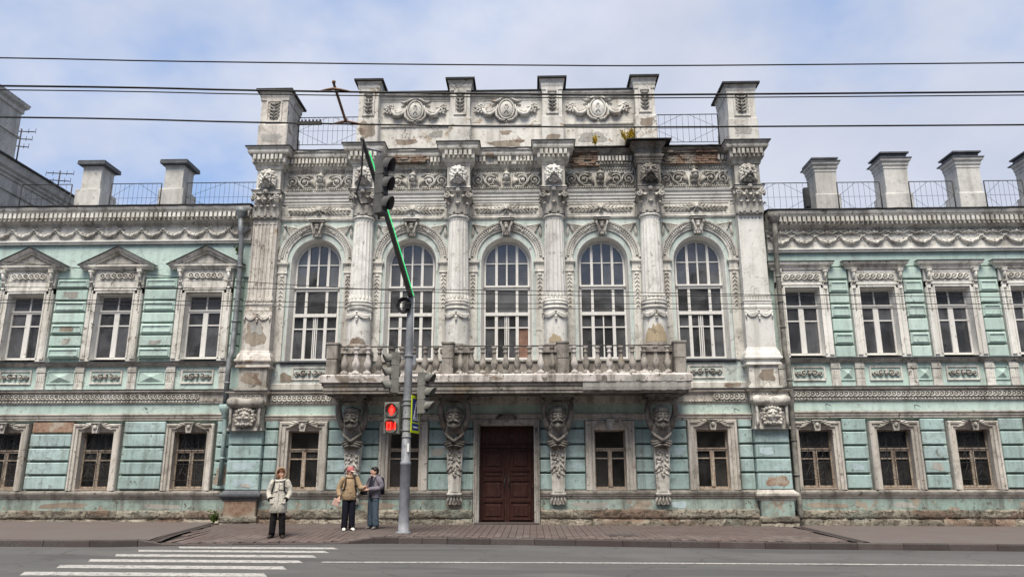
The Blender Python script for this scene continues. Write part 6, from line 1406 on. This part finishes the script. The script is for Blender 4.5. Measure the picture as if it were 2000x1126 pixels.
for i in range(N + 1):
    x = lerp(2.35, 5.60, i / N); e = random.uniform(-.012, .012); vs += [(x, -1.30, 4.085 + e), (x, -1.365 + e, 4.10 + e), (x, -1.385 + e, 4.20), (x, -1.395 + e, 4.34)]
m.add(vs, [(i * 4 + j, i * 4 + 4 + j, i * 4 + 5 + j, i * 4 + 1 + j) for i in range(N) for j in range(3)] + [(0, 1, 2, 3), (N * 4 + 3, N * 4 + 2, N * 4 + 1, N * 4)]); obj('cement_repair', m, 'cement_repair', balc)
for a in [(-15.05, -14.55, 6.26, 6.52, WY - .03, 'bare_render', 51), (-14.95, -14.6, 5.86, 6.1, WY - .03, 'cement_repair', 52), (-15.1, -14.5, 7.44, 7.7, WY - .03, 'cement_repair', 53), (-12.0, -11.5, 5.85, 6.0, WY - .03, 'cement_repair', 54), (-18.0, -17.5, 1.7, 2.0, WY - .04, 'cement_repair', 55), (-9.35, -8.85, 1.25, 1.95, WY - .04, 'bare_render', 56), (-14.9, -13.2, .6, .8, WY - .06, 'bare_render', 57), (-11.6, -10.2, .58, .75, WY - .06, 'cement_repair', 58)]: patch(LW, *a)
for a in [(11.9, 12.6, .6, .8, WY - .06, 'cement_repair', 61), (15.6, 17.0, .58, .82, WY - .06, 'bare_render', 62), (10.75, 11.2, 1.72, 1.95, WY - .04, 'pale_blue_paint', 63), (13.25, 13.65, 1.7, 1.98, WY - .04, 'cement_repair', 64), (9.2, 10.6, .6, .78, WY - .06, 'bare_render', 65)]: patch(RW_, *a)
# iron wall hooks left from old fixings
for par, x, y, z in ((RW_, 10.2, WY + .02, 3.78), (RW_, 13.0, WY + .02, 3.74), (mansion, 7.2, -.01, 3.62), (LW, -11.8, WY + .02, 3.76), (LW, -14.0, WY - .06, 7.0), (LW, -13.9, WY - .06, 6.55)):
    m = MB(); m.tube([(x, y, z), (x, y - .10, z + .01), (x + .07, y - .14, z - .03), (x + .13, y - .12, z - .06)], [.014, .014, .012, .008], 5); obj('wall_hook', m, 'iron', par)
# ---------------------------------------------------------------- unseen houses across the street, added to block low sky light
m = MB(); vs = []
for x in XS: vs += [(x, -22.4, tz(x) - .1), (x, -22.4, tz(x) + .12), (x, -28.2, tz(x) + .14)]
m.add(vs, [(i * 3 + j, i * 3 + 3 + j, i * 3 + 4 + j, i * 3 + 1 + j) for i in range(len(XS) - 1) for j in range(2)]); struct('pavement_across', m, 'walk_asphalt')
plaster('ochre_render', (.34, .28, .19), (.30, .245, .165), (.12, .10, .075), .6, (.30, .25, .2), .7)
for k, (xa, xb, hh, mt, lb) in enumerate(((-46, -16, 14.5, 'grey_render', 'unseen grey house across the street, added to block low sky, left of the camera'), (-16, 14, 13.6, 'ochre_render', 'unseen ochre house across the street, added to block low sky, right behind the camera'), (14, 46, 15., 'grey_render', 'unseen grey house across the street, added to block low sky, right of the camera'))):
    T = thing('sky_block_house', lb, 'building', (0, 0, 0)); m = MB(); Yf = -28.; hl = []
    n = int((xb - xa) / 2.9); wx = [lerp(xa, xb, (i + .5) / n) for i in range(n)]
    for x in wx: hl += [(x - .6, x + .6, 1.2, 3.2), (x - .6, x + .6, 5.2, 7.6)] + ([(x - .6, x + .6, 9.0, 10.6)] if hh > 12 else [])
    m.wall(xa, xb, -.3, hh, Yf, hl); m.box(xa, xb, Yf - 10, Yf - .6, -.3, hh - .2); obj('wall', m, mt, T)
    m = MB(); m.sweep([(xb, Yf), (xa, Yf)], [(0, hh - .5), (.1, hh - .45), (.1, hh - .3), (.3, hh - .2), (.45, hh - .05), (.45, hh), (0, hh + .02)]); obj('cornice', m, mt, T)
    m = MB(); m.add([(xa, Yf + .5, hh), (xb, Yf + .5, hh), (xb, Yf - 5, hh + 2.4), (xa, Yf - 5, hh + 2.4), (xa, Yf - 10.3, hh), (xb, Yf - 10.3, hh)], [(0, 1, 2, 3), (3, 2, 5, 4)]); obj('roof', m, 'roof_sheet', T)
    for a, b, c, d in hl:
        m = MB(); q = Yf - .2; m.box(a, a + .07, q, q + .08, c, d); m.box(b - .07, b, q, q + .08, c, d); m.box((a + b) / 2 - .04, (a + b) / 2 + .04, q, q + .08, c, d); m.box(a + .071, b - .071, q, q + .078, d - .07, d); m.box(a + .071, b - .071, q, q + .078, lerp(c, d, .65), lerp(c, d, .65) + .06); w = obj('window', m, 'white_wood', T)
        m = MB(); m.box(a, b, q + .02, q + .03, c, d); obj('pane', m, 'black_plastic', w)
# ---------------------------------------------------------------- people
def cloth(name, col):
    n = NB(name); v = n.pos((1, 1, .55)); f = n.noise(v, 9, 3, .5, 1.2); g = n.noise(n.pos(), 40, 3, .6)
    c = n.mix(n.ramp(f, .3, .7), tuple(q * .82 for q in col), tuple(q * 1.1 for q in col)); c = n.mix(n.math('MULTIPLY', g, .25), c, tuple(q * .6 for q in col))
    n.bump(n.math('ADD', f, n.math('MULTIPLY', g, .08)), .9, .045); n.b.inputs['Specular IOR Level'].default_value = .12; n.done(c, .9)
simple('skin', (.60, .37, .28), .55, 0, .08, 30, .35); simple('hair_red', (.16, .065, .03), .6, 0, .3, 40); simple('hair_dark', (.015, .012, .011), .55, 0, .3, 40)
cloth('coat_white', (.54, .515, .46)); simple('fur_trim', (.33, .24, .17), .95, 0, .4, 60, .1, .5)
cloth('trousers_black', (.014, .013, .015)); simple('boots', (.02, .013, .010), .6, 0, .3, 9); simple('strap_black', (.010, .010, .011), .8, 0, .2, 9)
cloth('jacket_tan', (.37, .27, .17)); simple('cap_pink', (.42, .13, .13), .85, 0, .1, 20); simple('cap_brim', (.62, .50, .45), .85, 0, .1, 20); cloth('trousers_navy', (.014, .014, .024)); simple('sneaker', (.72, .69, .62), .7, 0, .08, 20)
cloth('jacket_lilac', (.21, .195, .23)); cloth('jeans', (.085, .12, .16)); simple('shirt_dark', (.015, .016, .026), .9, 0, .2, 9); simple('pack_navy', (.012, .012, .024), .8, 0, .2, 9); simple('shoe_grey', (.16, .15, .14), .8, 0, .2, 9); simple('bag_pink', (.48, .33, .28), .8, 0, .1, 9); simple('scarf', (.50, .42, .36), .9, 0, .1, 9)
def loft(mb, rings, n=16, cap=True, smooth=True):
    vs = []
    for cx, cy, z, rx, ry in rings: vs += [(cx + rx * math.cos(2 * PI * i / n), cy + ry * math.sin(2 * PI * i / n), z) for i in range(n)]
    fs = [(j * n + i, j * n + (i + 1) % n, (j + 1) * n + (i + 1) % n, (j + 1) * n + i) for j in range(len(rings) - 1) for i in range(n)]
    if cap: fs += [tuple(range(n - 1, -1, -1)), tuple(range((len(rings) - 1) * n, len(rings) * n))]
    return mb.add(vs, fs, smooth)
def body(parent, J, hands, yaw, pitch, feet):
    """continuous skin surface grown over the joints, with separate fingers and a face"""
    V = []; E = []; Rr = []
    def add(p, r, frm=None):
        V.append(p); Rr.append(r if isinstance(r, tuple) else (r, r))
        if frm is not None: E.append((frm, len(V) - 1))
        return len(V) - 1
    pel = add((0, 0, .90), .10); sp_ = add((0, .01, 1.10), .095, pel); ch = add((0, .01, 1.28), .105, sp_); nk = add((0, .0, 1.40), .05, ch); n2 = add((0, -.01, 1.46), .045, nk)
    hc = add((0, -.015, 1.535), (.070, .085), n2); add((0, -.01, 1.60), (.060, .07), hc)
    for s, k in ((-1, 'l'), (1, 'r')):
        hp = add((s * .09, 0, .86), .085, pel); kn = add((J['knee' + k]), .055, hp); an = add(J['ank' + k], .038, kn); add((J['ank' + k][0] + feet[k][0] * .4, J['ank' + k][1] + feet[k][1] * .4, .045), .022, an)
        sh = add((s * .165, .01, 1.36), .058, ch); el = add(J['elb' + k], .042, sh); wr = add(J['wri' + k], .028, el); d = Vector(hands[k]).normalized(); w0 = Vector(J['wri' + k]); pm_ = add(tuple(w0 + d * .07), (.034, .020), wr)
        side = d.cross(Vector((0, 1, 0)) if abs(d.y) < .8 else Vector((1, 0, 0))).normalized(); bend = d.cross(side)
        for q, (o, L) in enumerate(((-.027, .062), (-.009, .074), (.009, .078), (.026, .066))):
            a = add(tuple(w0 + d * .105 + side * o), .0095, pm_); b = add(tuple(w0 + d * (.105 + L * .55) + side * o * 1.1 + bend * .012), .0085, a); add(tuple(w0 + d * (.10 + L * .92) + side * o * 1.1 + bend * .036), .0075, b)
        a = add(tuple(w0 + d * .045 + side * -.035), .011, pm_); b = add(tuple(w0 + d * .085 + side * -.055 + bend * .012), .0095, a); add(tuple(w0 + d * .115 + side * -.056 + bend * .03), .008, b)
    me = bpy.data.meshes.new('body'); me.from_pydata(V, E, []); o = bpy.data.objects.new('body', me); COL.objects.link(o)
    sk = o.modifiers.new('skin', 'SKIN'); sk.use_smooth_shade = True
    for i, r in enumerate(Rr): me.skin_vertices[0].data[i].radius = r; me.skin_vertices[0].data[i].use_root = (i == 0)
    ss = o.modifiers.new('sub', 'SUBSURF'); ss.levels = 1; ss.render_levels = 1
    dg = bpy.context.evaluated_depsgraph_get(); ev = bpy.data.meshes.new_from_object(o.evaluated_get(dg)); o.modifiers.clear()
    # face: skull, nose, eyes, mouth, ears turned with the head
    m = MB(); m.v = [tuple(v.co) for v in ev.vertices]; m.f = [tuple(p.vertices) for p in ev.polygons]; m.sm = [True] * len(m.f)
    hd = MB(); hd.ell((0, 0, 0), (.078, .095, .115), 14, 10); hd.ell((0, -.10, -.012), (.014, .022, .028), 7, 6); hd.ell((0, -.088, -.06), (.028, .012, .008), 7, 4); hd.ell((0, -.075, -.092), (.035, .03, .025), 8, 5); hd.ell((0, -.08, .035), (.055, .02, .02), 8, 5)
    for s in (-1, 1): hd.ell((s * .078, .01, -.005), (.012, .022, .032), 7, 5); hd.ell((s * .032, -.088, .012), (.014, .010, .009), 7, 4)
    m.merge(hd, (0, -.015, 1.545), rot=yaw)
    o.data = m.mesh('body', 'skin'); o.parent = parent; return o
def headpiece(fn, yaw): m = MB(); fn(m); r = MB(); r.merge(m, (0, -.015, 1.545), rot=yaw); return r
def limb(m, pts, rad): m.tube(pts, rad, 12)
def spline(pts, n=4):
    P = [Vector(p) for p in pts]; out_ = []
    for i in range(len(P) - 1):
        p0, p1, p2, p3 = P[max(i - 1, 0)], P[i], P[i + 1], P[min(i + 2, len(P) - 1)]
        for k in range(n): t = k / n; out_.append(.5 * ((2 * p1) + (p2 - p0) * t + (2 * p0 - 5 * p1 + 4 * p2 - p3) * t * t + (3 * p1 - p0 - 3 * p2 + p3) * t ** 3))
    return [tuple(p) for p in out_ + [P[-1]]]
def rads(rs, n=4): return [lerp(rs[i], rs[i + 1], k / n) for i in range(len(rs) - 1) for k in range(n)] + [rs[-1]]
def sleeve(m, s, J, k, rs): limb(m, spline([(s * .15, .01, 1.375), (s * .185, .01, 1.33), J['elb' + k], J['wri' + k]]), rads(rs))
def legs(parent, J, mat, r):
    m = MB(); loft(m, [(0, 0, 1.0, .165, .115), (0, 0, .92, .175, .125), (0, 0, .84, .175, .125), (0, 0, .78, .16, .11)])
    for s, k in ((-1, 'l'), (1, 'r')): a = J['ank' + k]; limb(m, spline([(s * .085, 0, .86), J['knee' + k], (a[0], a[1], .06)]), rads(r))
    return obj('trousers', m, mat, parent)
def shoe(parent, a, d, mat, name='shoe', high=.10):
    m = MB(); dx, dy = d; L = math.hypot(dx, dy); ux, uy = dx / L, dy / L; pts = [(-.05, .045, .05), (.0, .055, .052), (.07, .045, .050), (.13, .03, .045), (.17, .018, .03)]
    n = 10; vs = []
    for t, h, w_ in pts: vs += [(a[0] + ux * t - uy * w_ * math.cos(2 * PI * i / n), a[1] + uy * t + ux * w_ * math.cos(2 * PI * i / n), max(.0, h * .9 + h * math.sin(2 * PI * i / n))) for i in range(n)]
    m.add(vs, [(j * n + i, j * n + (i + 1) % n, (j + 1) * n + (i + 1) % n, (j + 1) * n + i) for j in range(len(pts) - 1) for i in range(n)] + [tuple(range(n)), tuple(range(len(vs) - n, len(vs)))], True)
    m.tube([(a[0], a[1], .04), (a[0], a[1], high)], [.052, .05], 10); return obj(name, m, mat, parent)
def pack(parent, mat, w, h, d, y=.16):
    m = MB(); rings = [(0, y + d * .5, 1.36 - h, w * .42, d * .35), (0, y + d * .5, 1.36 - h + .04, w * .5, d * .5), (0, y + d * .5, 1.36 - h * .4, w * .5, d * .52), (0, y + d * .45, 1.36, w * .42, d * .42), (0, y + d * .4, 1.40, w * .25, d * .25)]; loft(m, rings); return obj('backpack', m, mat, parent)
def straps(parent, mat, f=.145, lo=1.05):
    m = MB()
    for s in (-1, 1): m.tube([(s * .10, .12, 1.38), (s * .115, .02, 1.435), (s * .12, -.09, 1.37), (s * .135, -f, 1.24), (s * .155, -f + .02, lo + .08), (s * .19, -.03, lo)], .019, 6, flat=.5)
    return obj('backpack_strap', m, mat, parent)
def folds(m, n, zr, rx, ry, seed):
    random.seed(seed)
    for q in range(n):
        a = random.uniform(PI * 1.1, PI * 1.9); z = random.uniform(*zr); L = random.uniform(.08, .18); tl = random.uniform(-.5, .5)
        pts = []
        for k in range(5): t = a + (k - 2) * L * 1.2; pts.append((rx * math.cos(t), ry * math.sin(t), z + (k - 2) * L * .2 * tl))
        m.tube(pts, [.004, .012, .016, .012, .004], 5)
# woman in a long white parka
P1 = thing('person', 'person in a long white hooded parka with hands in pockets, standing alone', 'person', (-5.68, -4.33, sz(-5.68, -4.33)), .12); P1.scale = (1., 1., 1.0)
J = dict(kneel=(-.10, -.02, .48), kneer=(.11, -.02, .48), ankl=(-.125, .0, .09), ankr=(.135, .0, .09), elbl=(-.262, .03, 1.10), elbr=(.262, .03, 1.10), wril=(-.19, -.11, .925), wrir=(.19, -.11, .925))
body(P1, J, {'l': (.55, .45, -.7), 'r': (-.55, .45, -.7)}, .62, 0, {'l': (-.04, -.13), 'r': (.05, -.13)})
legs(P1, J, 'trousers_black', [.10, .085, .078])
for k, d in (('l', (-.3, -1)), ('r', (.35, -1))): shoe(P1, J['ank' + k], d, 'boots', 'boot', .26)
m = MB(); loft(m, [(0, .01, .60, .215, .165), (0, .0, .62, .222, .172), (0, -.005, .80, .215, .168), (0, 0, .98, .20, .158), (0, .0, 1.15, .195, .15), (0, .01, 1.29, .20, .142), (0, .015, 1.37, .17, .12), (0, .02, 1.42, .10, .09), (0, .02, 1.46, .085, .08)])
for s, k in ((-1, 'l'), (1, 'r')): sleeve(m, s, J, k, [.078, .084, .076, .062])
folds(m, 14, (.7, 1.25), .20, .158, 3); m.box(-.012, .012, -.18, -.15, .66, 1.36)
for s in (-1, 1): m.box(s * .14 - .055, s * .14 + .055, -.165, -.13, .84, .94)
obj('parka', m, 'coat_white', P1)
for s in (-1, 1): m = MB(); m.tube([(s * .205, -.09, .955), (s * .185, -.12, .915)], [.067, .064], 8); obj('dark_cuff', m, 'strap_black', P1)
m = MB(); m.merge(headpiece(lambda q: (q.lathe(0, 0, [(.0, .150), (.07, .14), (.12, .09), (.135, .02), (.13, -.06), (.11, -.12)], 16, PI * -.12, PI * 1.12), ), .35)); m.tube([(-.12, -.02, 1.40), (-.06, -.10, 1.385), (.06, -.10, 1.39), (.13, 0, 1.42), (.12, .08, 1.44)], .035, 8); obj('hood', m, 'coat_white', P1)
m = headpiece(lambda q: [q.ell((.118 * math.cos(a), -.055 - .02 * math.sin(a), .03 + .135 * math.sin(a)), .034, 7, 5) for a in [PI * -.25 + PI * 1.5 * i / 16 for i in range(17)]], .35); obj('fur_trim', m, 'fur_trim', P1)
m = headpiece(lambda q: (q.ell((0, .02, .035), (.092, .10, .10), 12, 8), [q.ell((s * .075, -.035, -.045), (.03, .045, .085), 8, 6) for s in (-1, 1)], q.ell((0, -.06, .085), (.075, .05, .04), 9, 5)), .62); obj('hair', m, 'hair_red', P1)
straps(P1, 'strap_black', .168, 1.06); pack(P1, 'strap_black', .26, .36, .12, .13)
# person in a tan jacket and pink cap
P2 = thing('person', 'person in a tan jacket and pink cap holding a folded bag', 'person', (-4.245, -2.77, sz(-4.245, -2.77)), .30)
J = dict(kneel=(-.09, -.02, .48), kneer=(.09, -.02, .48), ankl=(-.10, .0, .09), ankr=(.10, .0, .09), elbl=(-.29, .05, 1.10), elbr=(.30, -.06, 1.12), wril=(-.27, -.10, .90), wrir=(.36, -.25, 1.13))
body(P2, J, {'l': (-.1, -.35, -.9), 'r': (.5, -.5, .3)}, .55, 0, {'l': (-.02, -.13), 'r': (.05, -.13)})
legs(P2, J, 'trousers_navy', [.105, .09, .085])
for k, d in (('l', (-.1, -1)), ('r', (.35, -1))): shoe(P2, J['ank' + k], d, 'sneaker', 'sneaker', .09)
m = MB(); loft(m, [(0, .0, .80, .185, .14), (0, .0, .82, .195, .15), (0, -.005, .92, .20, .155), (0, 0, 1.1, .195, .155), (0, .01, 1.28, .195, .14), (0, .015, 1.37, .165, .115), (0, .02, 1.42, .095, .085), (0, .01, 1.47, .085, .085)])
for s, k in ((-1, 'l'), (1, 'r')): sleeve(m, s, J, k, [.082, .088, .075, .055])
folds(m, 14, (.86, 1.25), .195, .15, 4); obj('jacket', m, 'jacket_tan', P2)
m = MB(); m.tube([(-.11, -.02, 1.42), (-.06, -.09, 1.41), (.06, -.09, 1.41), (.11, -.02, 1.42), (.07, .08, 1.44), (-.07, .08, 1.44), (-.11, -.02, 1.42)], .032, 7); obj('collar', m, 'jacket_tan', P2)
m = headpiece(lambda q: (q.lathe(0, 0, [(.0, .155), (.05, .148), (.085, .12), (.103, .07), (.106, .025), (.10, .02)], 16)), .55); obj('cap', m, 'cap_pink', P2)
m = headpiece(lambda q: q.add([(x * 1.0, -.07 - d, .045 - .22 * d - .3 * abs(x) * abs(x) * 4) for d in (0, .06, .115) for x in (-.075, -.045, 0, .045, .075)], [(j * 5 + i, j * 5 + i + 1, j * 5 + i + 6, j * 5 + i + 5) for j in range(2) for i in range(4)], True), .55)
m2 = MB(); m2.add(m.v + [(x, y, z - .006) for x, y, z in m.v], m.f + [tuple(i + len(m.v) for i in reversed(f)) for f in m.f], True); obj('cap_brim', m2, 'cap_brim', P2)
m = headpiece(lambda q: (q.ell((0, .035, -.015), (.088, .085, .085), 10, 7)), .55); obj('hair', m, 'hair_red', P2)
straps(P2, 'boots', .16, 1.02); pack(P2, 'boots', .26, .38, .13, .13)
bg_ = MB(); bg_.cham(-.12, .07, -.022, .022, -.17, .02, .015, .01); hb = tag(obj('folded_bag', bg_, 'bag_pink', None, (-4.245 - .24, -2.77 - .225, sz(-4.2, -2.8) + .80)), 'folded pink bag held low in the hand of the person in the tan jacket', 'bag'); hb.rotation_euler = (0, .4, .3)
# person in a lilac grey jacket and jeans
P3 = thing('person', 'person with dark hair, lilac grey jacket, jeans and a navy backpack', 'person', (-3.66, -2.29, sz(-3.66, -2.29)), -.72)
J = dict(kneel=(-.09, -.02, .48), kneer=(.09, -.0, .48), ankl=(-.10, .0, .09), ankr=(.10, .03, .09), elbl=(-.27, -.02, 1.10), elbr=(.28, .03, 1.12), wril=(-.12, -.26, 1.06), wrir=(.10, -.26, 1.07))
body(P3, J, {'l': (.6, -.45, -.3), 'r': (-.6, -.45, -.3)}, -.30, 0, {'l': (-.02, -.13), 'r': (.03, -.13)})
legs(P3, J, 'jeans', [.105, .092, .088])
for k, d in (('l', (-.1, -1)), ('r', (.2, -1))): shoe(P3, J['ank' + k], d, 'shoe_grey', 'shoe', .09)
m = MB(); loft(m, [(0, .0, .86, .18, .135), (0, .0, .90, .185, .14), (0, 0, 1.1, .17, .13), (0, .01, 1.3, .165, .12), (0, .01, 1.42, .07, .07), (0, .0, 1.46, .06, .065)]); obj('shirt', m, 'shirt_dark', P3)
m = MB()
n = 14; A0, A1 = -PI * .38, PI * 1.38
rings = [(0, .01, .84, .205, .155), (0, .01, .95, .205, .16), (0, .01, 1.12, .198, .158), (0, .015, 1.28, .198, .145), (0, .02, 1.37, .17, .12), (0, .02, 1.43, .10, .09)]; vs = []
for cx_, cy_, z, rx, ry in rings:
    for i in range(n + 1): a = lerp(A0, A1, i / n); vs.append((cx_ + rx * math.cos(a), cy_ + ry * math.sin(a), z))
m.add(vs, [(j * (n + 1) + i, j * (n + 1) + i + 1, (j + 1) * (n + 1) + i + 1, (j + 1) * (n + 1) + i) for j in range(len(rings) - 1) for i in range(n)], True)
m.add([(x * .95, y * .95, z) for x, y, z in vs], [(j * (n + 1) + i, (j + 1) * (n + 1) + i, (j + 1) * (n + 1) + i + 1, j * (n + 1) + i + 1) for j in range(len(rings) - 1) for i in range(n)], True)
for s, k in ((-1, 'l'), (1, 'r')): sleeve(m, s, J, k, [.082, .088, .075, .055])
m.tube([(.10, -.03, 1.41), (.09, .07, 1.46), (0, .11, 1.47), (-.09, .07, 1.46), (-.10, -.03, 1.41)], .035, 7); obj('jacket', m, 'jacket_lilac', P3)
m = MB(); m.tube([(.08 * math.cos(a), -.005 + .08 * math.sin(a), 1.43 + .01 * math.sin(3 * a)) for a in [2 * PI * i / 12 for i in range(13)]], .026, 7, caps=False); obj('scarf', m, 'scarf', P3)
m = headpiece(lambda q: (q.ell((0, .025, .045), (.096, .105, .10), 12, 8), q.ell((0, .06, -.02), (.085, .065, .09), 10, 6), q.ell((0, -.055, .095), (.07, .05, .04), 8, 5)), -.30); obj('hair', m, 'hair_dark', P3)
pack(P3, 'pack_navy', .30, .44, .18, .13); straps(P3, 'pack_navy', .168, 1.02)
cb = MB(); cb.cham(-.09, .09, -.05, .05, -.07, .05, .015); cb.tube([(0, -.05, -.01), (0, -.12, -.01)], [.045, .04], 10); th = Vector((-3.66, -2.29, 0)) + Matrix.Rotation(-.72, 3, 'Z') @ Vector((-.02, -.33, 0))
ob = tag(obj('camera_bag', cb, 'strap_black', None, (th.x, th.y, sz(-3.6, -2.3) + .99)), 'small black camera held at the waist by the person in the lilac jacket', 'camera'); ob.rotation_euler = (0, 0, -.72)
